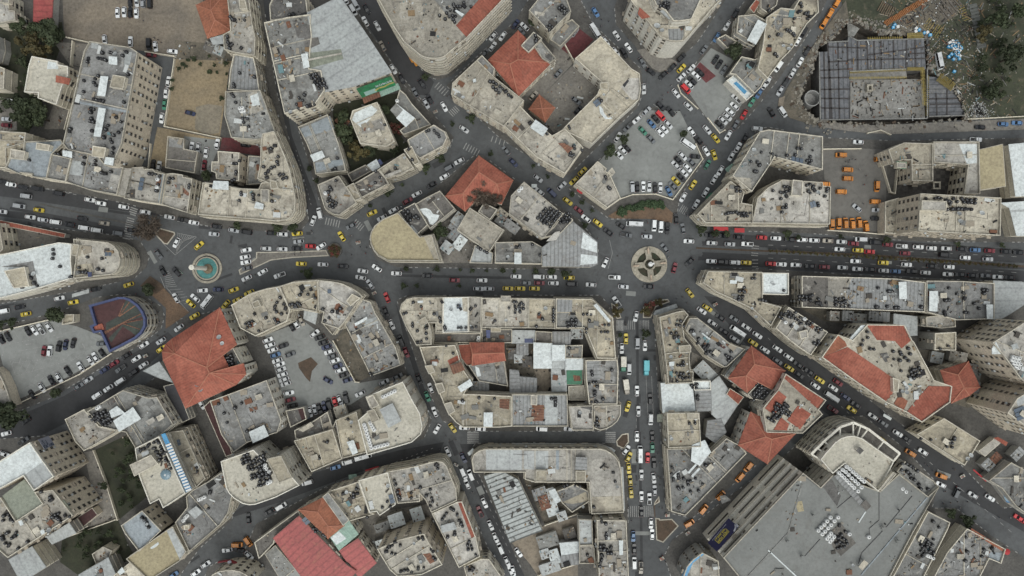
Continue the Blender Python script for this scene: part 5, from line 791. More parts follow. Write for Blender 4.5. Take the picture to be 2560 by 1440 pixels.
            for i in range(n):
                a, b = wp[i], wp[(i + 1) % n]; e = Vector((b[0] - a[0], b[1] - a[1])); L = e.length
                if L < 8: continue
                e /= L; nr = Vector((e.y, -e.x)); mx, my = (a[0] + b[0]) / 2, (a[1] + b[1]) / 2
                if -(mx * nr.x + my * nr.y) * h / (H - h) < 4 or not free_side(mx + nr.x * 2.2, my + nr.y * 2.2, h, bi): continue
                c = max(1, int(L / 12))
                for fl in range(4):
                    for q in range(c):
                        t = (q + 0.5) / c * L; w_ = L / c * 0.78; wo = bpy.data.objects.new('louvre_slot', window_mesh(round(w_, 1), 1.5)); COL.objects.link(wo); wo.location = (a[0] + e.x * t + nr.x * 1.5 * fl - cx, a[1] + e.y * t + nr.y * 1.5 * fl - cy, h - 2.0 - 4.3 * fl); wo.rotation_euler.z = math.atan2(-e.y, -e.x); wo.parent = root
        elif k == 'beam':
            inner = poly_px('T33', '520,270 565,210 620,150 720,60 850,35 930,60 1250,290'); outer = poly_px('T33', '430,220 490,160 560,90 720,-50 850,-95 1000,-30 1315,215'); mb = MB()
            W3 = lambda q: (*P2W(*q, h + 2.4), h + 2.4)
            for i in range(len(inner)):
                mb.bar(W3(inner[i]), W3(outer[i]), 0.55, 0.6)
                if i: mb.bar(W3(outer[i - 1]), W3(outer[i]), 0.9, 0.9)
                if i and i > 4: mb.bar(W3([(a + b) / 2 for a, b in zip(inner[i - 1], inner[i])]), W3([(a + b) / 2 for a, b in zip(outer[i - 1], outer[i])]), 0.5, 0.6)
            mb.obj('pergola_beam', [WALL['l']], root)
        elif k == 'rub':
            quarter = ('upper' if cy > 0 else 'lower', 'west' if cx < -110 else 'east' if cx > 110 else 'middle')
            mb = RUB.setdefault(quarter, MB()); cnt = int(A / 8.5 * float(v) ** 0.85); xs = [p[0] for p in wp]; ys = [p[1] for p in wp]; inn = offset(wp, -0.8)
            skip = [wpoly(f2, v2, h) for k2, m2, f2, v2 in O if k2 == 'hut' or (k2 == 'pat' and m2 in 'ROWZSUB')]
            seeds = [(rnd.uniform(min(xs), max(xs)), rnd.uniform(min(ys), max(ys)), rnd.uniform(0.8, 3.0)) for _ in range(max(3, cnt // 11))]
            for _ in range(cnt):
                sx, sy, sr = rnd.choice(seeds); x, y = (rnd.gauss(sx, sr), rnd.gauss(sy, sr)) if rnd.random() < 0.75 else (rnd.uniform(min(xs), max(xs)), rnd.uniform(min(ys), max(ys)))
                if not inside(x, y, inn) or any(inside(x, y, q) for q in skip): continue
                s_ = 0.16 + 0.55 * rnd.random() ** 2.4; L = s_ * (1 + 3.5 * rnd.random() ** 3)
                mt = rnd.choices(range(8), (30, 17, 11, 12, 6, 15, 8, 3))[0]
                mb.box((x, y, h + 0.15), (L, s_, 0.15 + 0.4 * rnd.random()), rnd.random() * 3.1, mt)
                if rnd.random() < 0.10: mb.box((x, y, h + 0.25), (rnd.uniform(1.2, 3.6), rnd.uniform(0.9, 2.2), rnd.uniform(0.08, 0.9)), ang + rnd.gauss(0, 0.15), rnd.choices(range(8), (34, 20, 4, 10, 7, 13, 8, 4))[0])  # larger boxes are lean-to roof sheets merged into the rubble
    # dividing walls, roof hatches and pipes on the larger flat roofs
    if not ridge and roof in 'CLGD' and A > 90 and 'nodiv' not in has:
        xs = [p[0] * d0.x + p[1] * d0.y for p in wp]; lo, hi = min(xs), max(xs); e = Vector((-d0.y, d0.x)); mb = MB(); inn = offset(wp, -0.3)
        for _ in range(1 if A < 180 else 2 if A < 450 else 4):
            t = lo + (hi - lo) * rnd.uniform(0.25, 0.75); hits = []
            for i in range(n):
                a, b = inn[i], inn[(i + 1) % n]; da = a[0] * d0.x + a[1] * d0.y - t; db = b[0] * d0.x + b[1] * d0.y - t
                if da * db < 0: u = da / (da - db); hits.append((a[0] + (b[0] - a[0]) * u, a[1] + (b[1] - a[1]) * u))
            hits.sort(key=lambda q: q[0] * e.x + q[1] * e.y)
            if len(hits) >= 2 and rnd.random() < 0.7: mb = MB(); mb.bar((*hits[0], h + 0.12), (*hits[1], h + 0.12), 0.28, 0.5); mb.obj('roof_wall', [CAP], root)
        mb = MB()
        for _ in range(2 + int(A / 260)):
            a = (rnd.uniform(min(p[0] for p in wp), max(p[0] for p in wp)), rnd.uniform(min(p[1] for p in wp), max(p[1] for p in wp)))
            if not inside(*a, inn): continue
            for _k in range(3):
                g = ang + rnd.choice((0, 1.57, 3.14, 4.71)) + rnd.uniform(-0.25, 0.25); L = rnd.uniform(2, 7); b = (a[0] + L * math.cos(g), a[1] + L * math.sin(g))
                if not inside(*b, inn): break
                mb.bar((*a, h + 0.06), (*b, h + 0.06), 0.1, 0.1); a = b
        if mb.f: mb.obj('roof_pipework', [plain('grey_pipe', (0.12, 0.115, 0.11), 0.7)], root)
        if 'hut' not in has and A > 200:
            q = None
            for _ in range(30):
                x, y = rnd.uniform(min(p[0] for p in wp), max(p[0] for p in wp)), rnd.uniform(min(p[1] for p in wp), max(p[1] for p in wp))
                if inside(x, y, offset(wp, -2.6)): q = (x, y); break
            if q and 'nt' not in has:
                mb = MB(); mb.box((*q, h + 0.5), (2.4, 1.8, 1.1), ang, 0); mb.box((*q, h + 1.1), (2.7, 2.1, 0.14), ang, 1); mb.obj('roof_hatch', [WALL['g'], CAP], root)
    # windows on the faces the drone sees, which lean away from the middle of the picture
    if 'win' in has or (h >= 9 and 'bal' not in has and name not in ('shed', 'hall', 'kiosk')) or 'bal' in has:
        wd, ht = (1.2, 1.7) if 'win' in has else (1.9, 1.5); me = window_mesh(wd, ht); cand = []
        for i in range(n):
            a, b = wp[i], wp[(i + 1) % n]; e = Vector((b[0] - a[0], b[1] - a[1])); L = e.length
            if L < 3: continue
            e /= L; nr = Vector((e.y, -e.x)); mx, my = (a[0] + b[0]) / 2, (a[1] + b[1]) / 2
            seen = -(mx * nr.x + my * nr.y) * h / (H - h)            # metres of facade that show beside the roof
            if seen < (0.8 if 'win' in has else 1.7) or abs(mx) > 222 or abs(my) > 126: continue
            if not free_side(mx + nr.x * 2.2, my + nr.y * 2.2, h, bi): continue
            step = 2.9 if 'win' in has else 3.4; c = max(1, int((L - 1.2) / step))
            for fl in range(nf):
                for q in range(c):
                    t = (q + 0.5) / c * L; cand.append((seen, a[0] + e.x * t, a[1] + e.y * t, (fl + 0.55) * fh, math.atan2(-e.y, -e.x)))
        cand.sort(key=lambda q: -q[0]); cand = cand[:100]; lim = 100 if 'win' in has else 60 if 'bal' in has else 24
        if 'win' not in has and len(cand) > lim: cand = cand[::max(1, len(cand) // lim)][:lim]
        for _, x, y, z, r_ in cand:
            if rnd.random() < 0.06: continue
            wo = bpy.data.objects.new('window', window_mesh(wd if rnd.random() < 0.8 else wd * 0.7, ht, rnd.choices((0, 1, 2, 3), (62, 12, 14, 12))[0])); COL.objects.link(wo); wo.location = (x - cx, y - cy, z); wo.rotation_euler.z = r_; wo.parent = root; n_win += 1
# low patchwork sheds that fill the inner courts of the blocks
def court_sheds(where, f, s, n_, dirpx, hmax=5.0):
    p = wpoly(f, s, 0); xs = [q[0] for q in p]; ys = [q[1] for q in p]; a0 = math.atan2(-dirpx[1], dirpx[0]); put = []; tries = 0
    while len(put) < n_ and tries < n_ * 60:
        tries += 1; x, y = rnd.uniform(min(xs), max(xs)), rnd.uniform(min(ys), max(ys)); L, W_ = rnd.uniform(3.5, 9), rnd.uniform(3, 6.5); h = rnd.uniform(2.4, hmax); c, s_ = math.cos(a0), math.sin(a0)
        q = [(x + c * u * L / 2 - s_ * v * W_ / 2, y + s_ * u * L / 2 + c * v * W_ / 2) for u, v in ((-1, -1), (1, -1), (1, 1), (-1, 1))]; chk = q + [((q[i][0] + q[i - 1][0]) / 2, (q[i][1] + q[i - 1][1]) / 2) for i in range(4)] + [(x, y)]
        if not all(inside(*k, p) for k in chk) or any(inside(*k, wp) for k in chk for wp, _, _ in WPOLY) or any((x - a) ** 2 + (y - b) ** 2 < ((L + l2) * 0.42) ** 2 for a, b, l2 in put): continue
        put.append((x, y, L)); rt = empty('shed', x, y, 0, 'low patchwork shed roof in the court ' + where, 'shed', 'court sheds ' + where); mb = MB(); mb.prism(q, 0, h, 0); mb.obj('wall', [WALL['g']], rt)
        r_ = rnd.choice('SZGCDSZXWGC'); mb = MB(); mb.prism(offset(q, 0.25), h, h + 0.14, 0, top=0, bottom=True); mb.obj('roof', [ROOF[r_]], rt); mb = RUB.setdefault(('yards', 'sheds'), MB())
        for _ in range(rnd.randint(4, 12)): u, v = rnd.uniform(-.45, .45) * L, rnd.uniform(-.45, .45) * W_; mb.box((x + c * u - s_ * v, y + s_ * u + c * v, h + 0.25), (rnd.uniform(0.25, 1.2), rnd.uniform(0.2, 0.6), 0.3), rnd.random() * 3, rnd.choices(range(8), (28, 16, 12, 12, 8, 16, 8, 3))[0])
court_sheds('behind the sandy rounded roof', 'T11', '1740,860 2050,650 2200,620 2560,640 2560,1180 2130,1190 1850,1180', 16, (4, 3))
court_sheds('beside the bare tree', 'T12', '-240,220 0,540 -40,720 300,1020 240,990 -260,960 -400,700', 9, (4, 3))
court_sheds('of the central block', 'T21', '1760,440 2560,400 2560,1060 2080,1060 2040,700 1760,580', 16, (1, 0)); court_sheds('of the central block', 'T22', '-40,400 230,400 230,830 -40,830', 8, (1, 0)); court_sheds('of the central block', 'T22', '530,400 740,400 760,1180 530,1120', 6, (1, 0))
court_sheds('of the wedge block', 'T22', '1780,600 2150,800 2000,1300 1880,1300 1780,900', 8, (1, 1)); court_sheds('between the two right-hand rows', 'T23', '330,220 1560,240 1560,400 1000,360 560,330', 12, (1, 0.05))
court_sheds('behind the long red complex', 'T23', '1450,600 2200,620 2500,900 2120,1150 1660,900', 12, (1, 0.2)); court_sheds('beside the pale slatted roof', 'T32', '130,500 780,510 790,800 330,930', 12, (3, -1)); court_sheds('of the sandy yard', 'T32', '170,1000 660,850 660,1430 280,1420', 6, (3, -1), 3.5)
court_sheds('of the garden block', 'T01', '780,1060 960,1180 1000,1440 800,1440', 3, (1, 1)); court_sheds('of the garden block', 'T11', '900,240 1540,0 1480,90 960,290', 6, (3, -2)); court_sheds('of the lower block', 'T31', '930,890 1220,830 1700,700 1760,830 1700,1000 1230,1150', 6, (3, -1)); court_sheds('at the mixed car park corner', 'T21', '740,1200 1090,1080 1030,1250 780,1320', 4, (3, -1)); court_sheds('by the upper sand lot', 'T00', '2090,380 2340,540 2300,620 2040,560', 4, (1, .4)); court_sheds('beside the lower right street', 'T33', '1900,340 2200,430 2560,200 2560,40 2300,140', 7, (1, -1)); court_sheds('by the lower dark garden', 'T30', '380,1110 620,1080 600,1330 480,1330', 4, (3, -1)); court_sheds('behind the wedge-tip shops', 'T02', '2120,380 2560,560 2560,680 2300,560 2180,600', 4, (1, 1))
for nm, p, z in ROUGH:                                      # broken stone, scrap and weeds lying about in the yards
    mb = RUB.setdefault(('yards', nm), MB()); xs = [q[0] for q in p]; ys = [q[1] for q in p]; A = abs(area(p)); cnt = min(700, int(A / (3.6 if nm == 'yard' else 16)))
    seeds = [(rnd.uniform(min(xs), max(xs)), rnd.uniform(min(ys), max(ys)), rnd.uniform(0.8, 4)) for _ in range(max(4, cnt // 16))]
    for _ in range(cnt):
        sx, sy, sr = rnd.choice(seeds); x, y = (rnd.gauss(sx, sr), rnd.gauss(sy, sr)) if rnd.random() < 0.7 else (rnd.uniform(min(xs), max(xs)), rnd.uniform(min(ys), max(ys)))
        if not inside(x, y, p) or any(inside(x, y, wp) for wp, hh, _ in WPOLY): continue
        s_ = 0.2 + 0.6 * rnd.random() ** 2; mb.box((x, y, z + 0.12), (s_ * (1 + 3 * rnd.random() ** 3), s_, 0.15 + 0.4 * rnd.random()), rnd.random() * 3.1, rnd.choices(range(8), (20, 18, 14, 9 if nm == 'yard' else 1, 7, 28 if nm == 'yard' else 70, 8, 2))[0])
for qn, mb in RUB.items():
    tag(mb.obj('rubble', RUBMIX), 'loose rubble and junk scattered over the ' + ('yards' if qn[0] == 'yards' else 'roofs'), kind='stuff')
# ---------------------------------------------------------------- water tanks, dishes
def tank_mesh(m, lid, r, hh):
    mb = MB(); mb.lathe([(r * 0.96, 0), (r, 0.1), (r, hh * 0.72), (r * 0.93, hh * 0.84), (r * 0.62, hh * 0.95), (r * 0.30, hh)], 14)
    mb.lathe([(r * 0.30, hh), (r * 0.30, hh + 0.1), (r * 0.2, hh + 0.14)], 10, m=1); me = mb.mesh('water_tank', [m, lid]); me.polygons.foreach_set('use_smooth', [len(p.vertices) == 4 for p in me.polygons]); return me
TM = [tank_mesh(BLACKP, LIDM, 0.78, 1.5), tank_mesh(BLACKP, BLACKP, 0.72, 1.35), tank_mesh(BLACKP, plain('pale_lid', (0.36, 0.36, 0.36), 0.4), 0.68, 1.5)]  # third tank shape carries a paler lid
WM = tank_mesh(WHITEP, plain('white_tank_hole', (0.07, 0.075, 0.08), 0.5), 0.82, 1.6)
LYM = MB(); LYM.lathe([(0.6, -0.8), (0.72, -0.7), (0.72, 0.7), (0.6, 0.8), (0.2, 0.84)], 14)
LYM.v = [(z, x, y + 0.76) for x, y, z in LYM.v]
for sx in (-0.45, 0.45): LYM.box((sx, 0, 0.08), (0.15, 1.2, 0.24), 0)
LYM = LYM.mesh('water_tank', [BLACKP])
MAXT = 300 - sum(c for *_, c, _h, _b in [(0, t[2], t[3], t[4]) for t in WTANKS])
made = 0; rest = MB(); cnt_b = {}; singles = []
for px, py, c, h, bi in TANKS:
    for k in range(c):
        if c == 1: x, y = px, py
        else:
            sp = 9.0; w_ = max(2, math.ceil(math.sqrt(c))); u = (k % w_ - (w_ - 1) / 2) * sp + rnd.uniform(-1.2, 1.2); v_ = (k // w_ - (w_ - 1) / 2) * sp + rnd.uniform(-1.2, 1.2); dl = long_dir(WPOLY[bi][0]); x = px + u * dl.x + v_ * dl.y; y = py - u * dl.y + v_ * dl.x
        singles.append((x, y, h, bi))
for x, y, h, bi in singles: cnt_b[bi] = cnt_b.get(bi, 0) + 1
for x, y, h, bi in sorted(singles, key=lambda t: -t[2]):
    me = LYM if rnd.random() < 0.14 else rnd.choices(TM, (5, 3, 3))[0]
    wx, wy = P2W(x, y, h + 1.3); sc = rnd.uniform(0.76, 1.04); rz = rnd.random() * 6.28
    if made < MAXT:
        o = bpy.data.objects.new('water_tank', me); COL.objects.link(o); o.location = (wx, wy, h); o.rotation_euler.z = rz; o.scale = (sc, sc, sc)
        tag(o, 'black tank atop ' + LAB[bi].replace(' with burnt debris', '').replace(' along the dark narrow street', ''), 'water tank', 'black tanks on the ' + LAB[bi] if cnt_b[bi] > 1 else None); made += 1
    else:
        M = Matrix.Translation((wx, wy, h)) @ Matrix.Rotation(rz, 4, 'Z') @ Matrix.Scale(sc, 4)
        rest.add([M @ v.co for v in me.vertices], [tuple(p.vertices) for p in me.polygons], [p.material_index for p in me.polygons])
if rest.f: tag(rest.obj('water_tanks', [BLACKP, LIDM]), 'many more black water tanks standing on the other roofs', kind='stuff')
wc = {}
for t in WTANKS: wc[t[4]] = wc.get(t[4], 0) + 1
for px, py, c, h, bi in WTANKS:
    o = bpy.data.objects.new('water_tank', WM); COL.objects.link(o); wx, wy = P2W(px, py, h + 1.5); o.location = (wx, wy, h)
    tag(o, 'white tank atop ' + LAB[bi], 'water tank', 'white tanks on the ' + LAB[bi] if wc[bi] > 1 else None)
def dish(x, y, z, r, label, m, group):
    mb = MB(); R_ = max(0.55, r * 0.9); mb.lathe([(0.08, 0.02), (R_ * 0.5, R_ * 0.08), (R_ * 0.85, R_ * 0.24), (R_, R_ * 0.34)], 18, cap=False)
    mb.lathe([(R_, R_ * 0.34), (R_ * 0.85, R_ * 0.25), (R_ * 0.5, R_ * 0.095), (0.05, 0.04)], 18)
    M = Matrix.Rotation(R(-24), 4, 'X'); mb.v = [tuple(M @ Vector(v) + Vector((0, 0, 1.1))) for v in mb.v]
    mb.bar((0, 0, 0), (0, 0.05, 1.15), 0.12, 0.12, 1); mb.bar((0, 0.1, 1.2), (0, 0.45 * R_, 1.2 + R_ * 0.9), 0.06, 0.06, 1)
    o = mb.obj('satellite_dish', [m, STEEL]); o.location = (x, y, z); o.rotation_euler.z = rnd.uniform(-0.4, 0.4); tag(o, label, 'satellite dish', group)
dc = {}
for d in DISHES: dc.setdefault(d[4], []).append(d)
for bi, L in dc.items():
    for k, (px, py, r, h, _, rd) in enumerate(sorted(L)):
        z = h + (3.2 if rd else 0); wx, wy = P2W(px, py, z + 1.2); pre = ('', '')[0] if len(L) == 1 else 'leftmost ' if k == 0 else 'rightmost ' if k == len(L) - 1 else ('middle ' if len(L) == 3 else ORD[k] + ' ')
        dish(wx, wy, h + (1.0 if rd else 0), r, pre + 'satellite dish atop ' + LAB[bi], DISH, None)
print('WINDOWS', n_win, 'TANKS', len(singles), 'WT', len(WTANKS))
# ---------------------------------------------------------------- vehicles
CARCOL = {'w': ('white', (0.68, 0.70, 0.71)), 's': ('silver', (0.42, 0.44, 0.46)), 'g': ('grey', (0.13, 0.14, 0.15)), 'k': ('black', (0.018, 0.019, 0.022)), 'b': ('blue', (0.09, 0.19, 0.36)), 'n': ('navy', (0.03, 0.04, 0.09)),
          'r': ('red', (0.50, 0.03, 0.035)), 'm': ('maroon', (0.16, 0.02, 0.03)), 'y': ('yellow', (0.58, 0.45, 0.05)), 'o': ('orange', (0.64, 0.235, 0.03)), 'e': ('green', (0.06, 0.22, 0.15)), 't': ('beige', (0.36, 0.33, 0.28)), 'c': ('turquoise', (0.10, 0.42, 0.48))}
KIND = {'c': ('car', 'car'), 'u': ('offroad_car', 'off-road car'), 'v': ('van', 'van'), 'p': ('pickup_truck', 'pickup'), 'b': ('minibus', 'minibus'), 't': ('taxi', 'taxi'), 'x': ('box_truck', 'truck')}
PAINTM = {}
def car_paint(c):
    if c not in PAINTM: PAINTM[c] = plain('car_paint_' + CARCOL[c][0], CARCOL[c][1], 0.4, grain=0.1, tint=0.22, coat=0.25)
    return PAINTM[c]
def rrect(L, W, r, k=4, nose=0.0):
    """outline of a car from above: rounded corners, front (+x) and tail slightly narrowed"""
    o = []
    for cx, cy, a0 in ((L / 2 - r, W / 2 - r, 0), (-L / 2 + r, W / 2 - r, 90), (-L / 2 + r, -W / 2 + r, 180), (L / 2 - r, -W / 2 + r, 270)):
        for i in range(k + 1):
            a = R(a0 + 90 * i / k); o.append((cx + r * math.cos(a), cy + r * math.sin(a)))
    return o
def loft(mb, levels, m):
    n = len(levels[0][0]); vs = [(x, y, z) for p, z in levels for x, y in p]; fs = [(k * n + i, k * n + (i + 1) % n, (k + 1) * n + (i + 1) % n, (k + 1) * n + i) for k in range(len(levels) - 1) for i in range(n)]
    fs.append(tuple((len(levels) - 1) * n + i for i in range(n))); mb.add(vs, fs, m)
VEH = {}
def vehicle_meshes(col, kind):
    key = col + kind
    if key in VEH: return VEH[key]
    P = car_paint(col); b = MB(); gl = MB(); rg = MB(); extra = []
    L, W, hb, ht = {'c': (4.55, 1.82, 0.86, 1.44), 't': (4.6, 1.84, 0.86, 1.46), 'u': (4.6, 1.9, 1.02, 1.75), 'v': (4.9, 1.92, 1.08, 1.95), 'p': (5.1, 1.86, 0.98, 1.72), 'b': (7.2, 2.1, 1.25, 2.55), 'x': (6.6, 2.2, 1.1, 2.1)}[kind]
    if col == 'o' and kind == 'v': L, W = 4.6, 1.95
    rr = 0.5 if kind in 'ct' else 0.36
    loft(b, [(rrect(L * 0.97, W * 0.95, rr), 0.22), (rrect(L, W, rr), 0.42), (rrect(L * 0.985, W * 0.97, rr), hb - 0.14), (rrect(L * 0.95, W * 0.88, rr), hb)], 0)
    for sx in (-1, 1):
        for sy in (-1, 1):                                   # wheels, half inside the arches
            c = (sx * L * 0.31, sy * (W / 2 - 0.11), 0.32); k = 10
            vs = [(c[0] + 0.32 * math.cos(2 * math.pi * i / k), c[1] + s_ * 0.12, c[2] + 0.32 * math.sin(2 * math.pi * i / k)) for s_ in (-1, 1) for i in range(k)]
            b.add(vs, [(i, (i + 1) % k, k + (i + 1) % k, k + i) for i in range(k)] + [tuple(range(k))[::-1], tuple(range(k, 2 * k))], 2)
        b.box((0.3 if kind in 'ct' else 0.9, sx * (W / 2 + 0.05), hb - 0.02), (0.16, 0.18, 0.12), 0, 0)      # door mirrors
    for sy in (-1, 1): b.box((L / 2 - 0.18, sy * W * 0.33, hb - 0.24), (0.2, 0.36, 0.12), 0, 3); b.box((-L / 2 + 0.1, sy * W * 0.36, hb - 0.2), (0.12, 0.28, 0.14), 0, 4)
    # cabin: base line, roof line, then glass at the slopes
    x0, x1, r0, r1 = {'c': (-0.43, 0.235, -0.285, 0.06), 't': (-0.43, 0.235, -0.285, 0.06), 'u': (-0.47, 0.2, -0.43, 0.05), 'v': (-0.485, 0.36, -0.46, 0.2), 'p': (-0.1, 0.24, -0.06, 0.1), 'b': (-0.49, 0.45, -0.475, 0.36), 'x': (0.18, 0.47, 0.2, 0.42)}[kind]
    wb, wt = W * 0.44, W * 0.365
    if kind in 'vbx': wb, wt = W * 0.46, W * 0.42
    bx0, bx1, tx0, tx1 = x0 * L, x1 * L, r0 * L, r1 * L; z0 = hb - 0.02
    b.add([(bx0, -wb, z0), (bx1, -wb, z0), (bx1, wb, z0), (bx0, wb, z0), (tx0, -wt, ht), (tx1, -wt, ht), (tx1, wt, ht), (tx0, wt, ht)], [(0, 1, 5, 4), (2, 3, 7, 6)], 1)
    b.add([(tx0, -wt, ht - 0.02), (tx1, -wt, ht - 0.02), (tx1, wt, ht - 0.02), (tx0, wt, ht - 0.02), (tx0 + 0.1, -wt + 0.1, ht + 0.05), (tx1 - 0.1, -wt + 0.1, ht + 0.05), (tx1 - 0.1, wt - 0.1, ht + 0.05), (tx0 + 0.1, wt - 0.1, ht + 0.05)],
          [(0, 1, 5, 4), (1, 2, 6, 5), (2, 3, 7, 6), (3, 0, 4, 7), (4, 5, 6, 7)], 0)
    for sy in (-1, 1):
        for a, c in (((bx0, sy * wb, z0), (tx0, sy * wt, ht)), ((bx1, sy * wb, z0), (tx1, sy * wt, ht)), (((bx0 + bx1) / 2, sy * wb, z0), ((tx0 + tx1) / 2, sy * wt, ht))): b.bar(a, c, 0.09, 0.09)
    gl.add([(bx1, -wb * 0.97, z0), (bx1, wb * 0.97, z0), (tx1, wt * 0.97, ht), (tx1, -wt * 0.97, ht)], [(0, 1, 2, 3)]); rg.add([(bx0, -wb * 0.97, z0), (bx0, wb * 0.97, z0), (tx0, wt * 0.97, ht), (tx0, -wt * 0.97, ht)], [(3, 2, 1, 0)])
    if kind == 'p':                                           # open load bed
        o = rrect(L * 0.40, W * 0.86, 0.12); i_ = rrect(L * 0.40 - 0.24, W * 0.86 - 0.24, 0.08); o = [(x - L * 0.285, y) for x, y in o]; i_ = [(x - L * 0.285, y) for x, y in i_]; b.ring(o, i_, hb - 0.02, hb + 0.16, 0); b.flat(i_, hb + 0.02, 5)
    if kind == 'x': bx = MB(); bx.box((-L * 0.16, 0, 1.75), (L * 0.66, W * 1.02, 2.1), 0, 0); bx.box((-L * 0.16, 0, 2.83), (L * 0.64, W * 0.96, 0.06), 0, 0); extra.append(('cargo_box', bx))
    if kind == 't': sg = MB(); sg.box(((tx0 + tx1) / 2, 0, ht + 0.12), (0.22, 0.62, 0.15), 0, 0); extra.append(('roof_sign', sg))
    if col == 'o' and kind == 'v': sg = MB(); [sg.bar((x, -wt, ht + 0.1), (x, wt, ht + 0.1), 0.07, 0.07) for x in (tx0 + 0.5, (tx0 + tx1) / 2, tx1 - 0.4)]; extra.append(('roof_rack', sg))
    if kind == 'b': sg = MB(); sg.box((-0.8, 0, ht + 0.1), (1.1, 0.8, 0.16), 0, 0); extra.append(('roof_vent', sg))
    HL = plain('headlight_glass', (0.6, 0.6, 0.58), 0.15); TL = plain('tail_light', (0.3, 0.02, 0.02), 0.3); LB = plain('load_bed', (0.05, 0.05, 0.05), 0.8)
    me = b.mesh(KIND[kind][0], [P, CGLASS, TYRE, HL, TL, LB])
    parts = [('windscreen', gl.mesh('windscreen', [CGLASS])), ('rear_window', rg.mesh('rear_window', [CGLASS]))]
    for nm, e in extra: parts.append((nm, e.mesh(nm, [{'cargo_box': WALL['l'] if col != 'c' else P, 'roof_sign': WHITEP, 'roof_rack': STEEL, 'roof_vent': DISH}[nm]])))
    VEH[key] = (me, parts); return VEH[key]
ZONES = []
def Z(phrase, ang, *rows): ZONES.append((phrase, ang, rows))
Z('in the beige dirt lot at the top', 90, 'T00 1300,15,kc 1368,15,wc 1428,22,su 1497,25,kv 1175,125,wc 1240,118,wc 1300,125,kc 1363,130,wc 1046,398,wc,84 1303,415,wc 1487,440,kv 1553,463,wc,82 1722,513,wc,5')
Z('in the alley by the apartment block', 97, 'T00 1683,815,wc 1660,930,wc 1645,1045,ec 1617,1180,wc 1510,548,mc,5')
Z('standing on the yellow sand lot', 15, 'T00 1900,1130,nc')
Z('in the yard left of the dark garden', 5, 'T00 110,1012,wc 65,1192,sc 62,1252,mc')
Z('in the yard beside the low dark annex', 97, 'T10 1917,30,wc 1982,38,wc 2172,0,wc 2060,85,wc 2043,210,mc 1590,222,wc 1530,205,kc 2455,8,kc,5')
Z('along the upper kerb of the left avenue', 10, 'T10 15,375,kc 105,403,wc 225,428,kc 375,445,kv 580,492,kv 895,557,wc 1005,592,wc 1235,628,wc 1450,680,wc 1693,730,wc 1830,758,kp 1937,785,wc 2165,825,kc 2335,862,sc 2460,880,kv')
Z('driving on the left avenue', 8, 'T10 255,520,sv 190,620,sv 385,660,yt 820,745,kc 1040,792,tc 1180,893,gv 1320,862,kc 15,675,wc')
Z('along the lower kerb of the left avenue', 8, 'T10 300,730,wc 425,758,sc 550,780,wv 690,805,kc 835,838,wv 963,862,wv')
Z('around the fountain roundabout', -10, 'T10 2138,900,sc,5 1762,987,wc,118 1988,1015,yt,-40 1585,1105,gc,55 1625,1268,kc,60 1762,1278,ku,45 2460,1060,wc 2450,1130,wc 2457,1183,wc 2470,1240,gc 2465,1342,wc,-25 1283,1408,yt,-18',
  'T20 1758,100,wc,60 2023,25,wc,-3 2178,15,nc,0 1950,100,wc,40 1905,155,yt,42 2063,135,wb,-52')
Z('in the taxi rank above the sweeping red roof', -28, 'T20 2335,20,yt,-20 2490,48,yt,-25 2375,118,yt,-25 2255,165,yt,-50 1945,280,yt,-30 1790,400,wc,-35')
Z('on the road below the left white roof', -11, 'T20 955,10,kc 590,103,wc 728,143,yt 195,190,kc 255,260,yt 30,232,wv')
Z('in the striped car park at lower left', 57, 'T20 15,510,kc,65 80,485,kc,65 280,430,kc 345,423,wc 410,410,wp 492,392,wc 440,630,mc,95 497,630,wu,95 588,585,ku,100 655,570,nc,100 732,552,kc,105 1015,558,gc,-5 1025,655,kc,55 955,690,wc 908,728,wc 805,785,wc 680,830,kc 590,898,wc 513,922,kc 420,997,wc 320,1065,kc,50')
Z('on the road by the striped car park', -33, 'T20 1437,570,wc 1608,530,sc 1260,680,kc 1360,708,wc 1435,770,wc 1140,755,mc 1205,808,gp 1040,822,nc 1330,848,ku 880,920,sc 785,985,gc 1195,935,wv 1080,1005,wc 965,1075,wu 255,1330,kc 1612,610,yt 2015,1165,wc,60',
  'T30 60,15,wc,-15 235,90,gp 45,222,wc,20')
Z('on the street beside the metal hall', 62, 'T01 890,-10,wc 998,45,sv 972,98,wv 1105,90,kc 1092,212,wc 1212,258,wc 1262,458,tc 1372,690,wc 1457,790,kc 1660,838,kc,55 1592,925,gc 1700,1035,sc 1735,990,kc 1880,1065,wc 2080,1290,wc,35')
Z('on the street beside the red roof strip building', -55, 'T01 2370,362,wc 2467,360,wc 2367,465,wc 2290,530,gc 2505,50,wc', 'T02 35,240,nc 88,305,gc,50 125,265,wc,45 628,320,wc')
Z('in the yard of the L-shaped school', -48, 'T02 640,1005,gc,38 460,735,gc 215,955,tc 660,1100,kc')
Z('on the street left of the tall cream hotel', 58, 'T02 835,120,bc 835,310,wb 1047,355,wc 935,415,wc,52 1165,475,wc 1122,530,ku 1037,520,wc,52 1303,622,gc 1390,715,kc,35')
Z('curving round the front of the tall cream hotel', -45, 'T02 1510,750,kc 1600,675,kc 1695,572,ku 1695,682,yt 1790,685,wc 1693,770,wc 2240,130,kc,-60 2150,258,wc,-60 2048,372,bc,-60 1920,495,gc,-55')
Z('in the square upper car park', 45, 'T02 1880,725,kc 1842,758,wc 1803,805,ku 1770,845,wc 1738,887,rv 2035,595,kc,-58 2072,643,kc,-58 2120,695,gc,-58 2243,985,wp 2225,1062,wc,42 2182,1118,wc,42 2153,1168,wc,42 2110,1205,wc,42 2075,1245,kc,42')
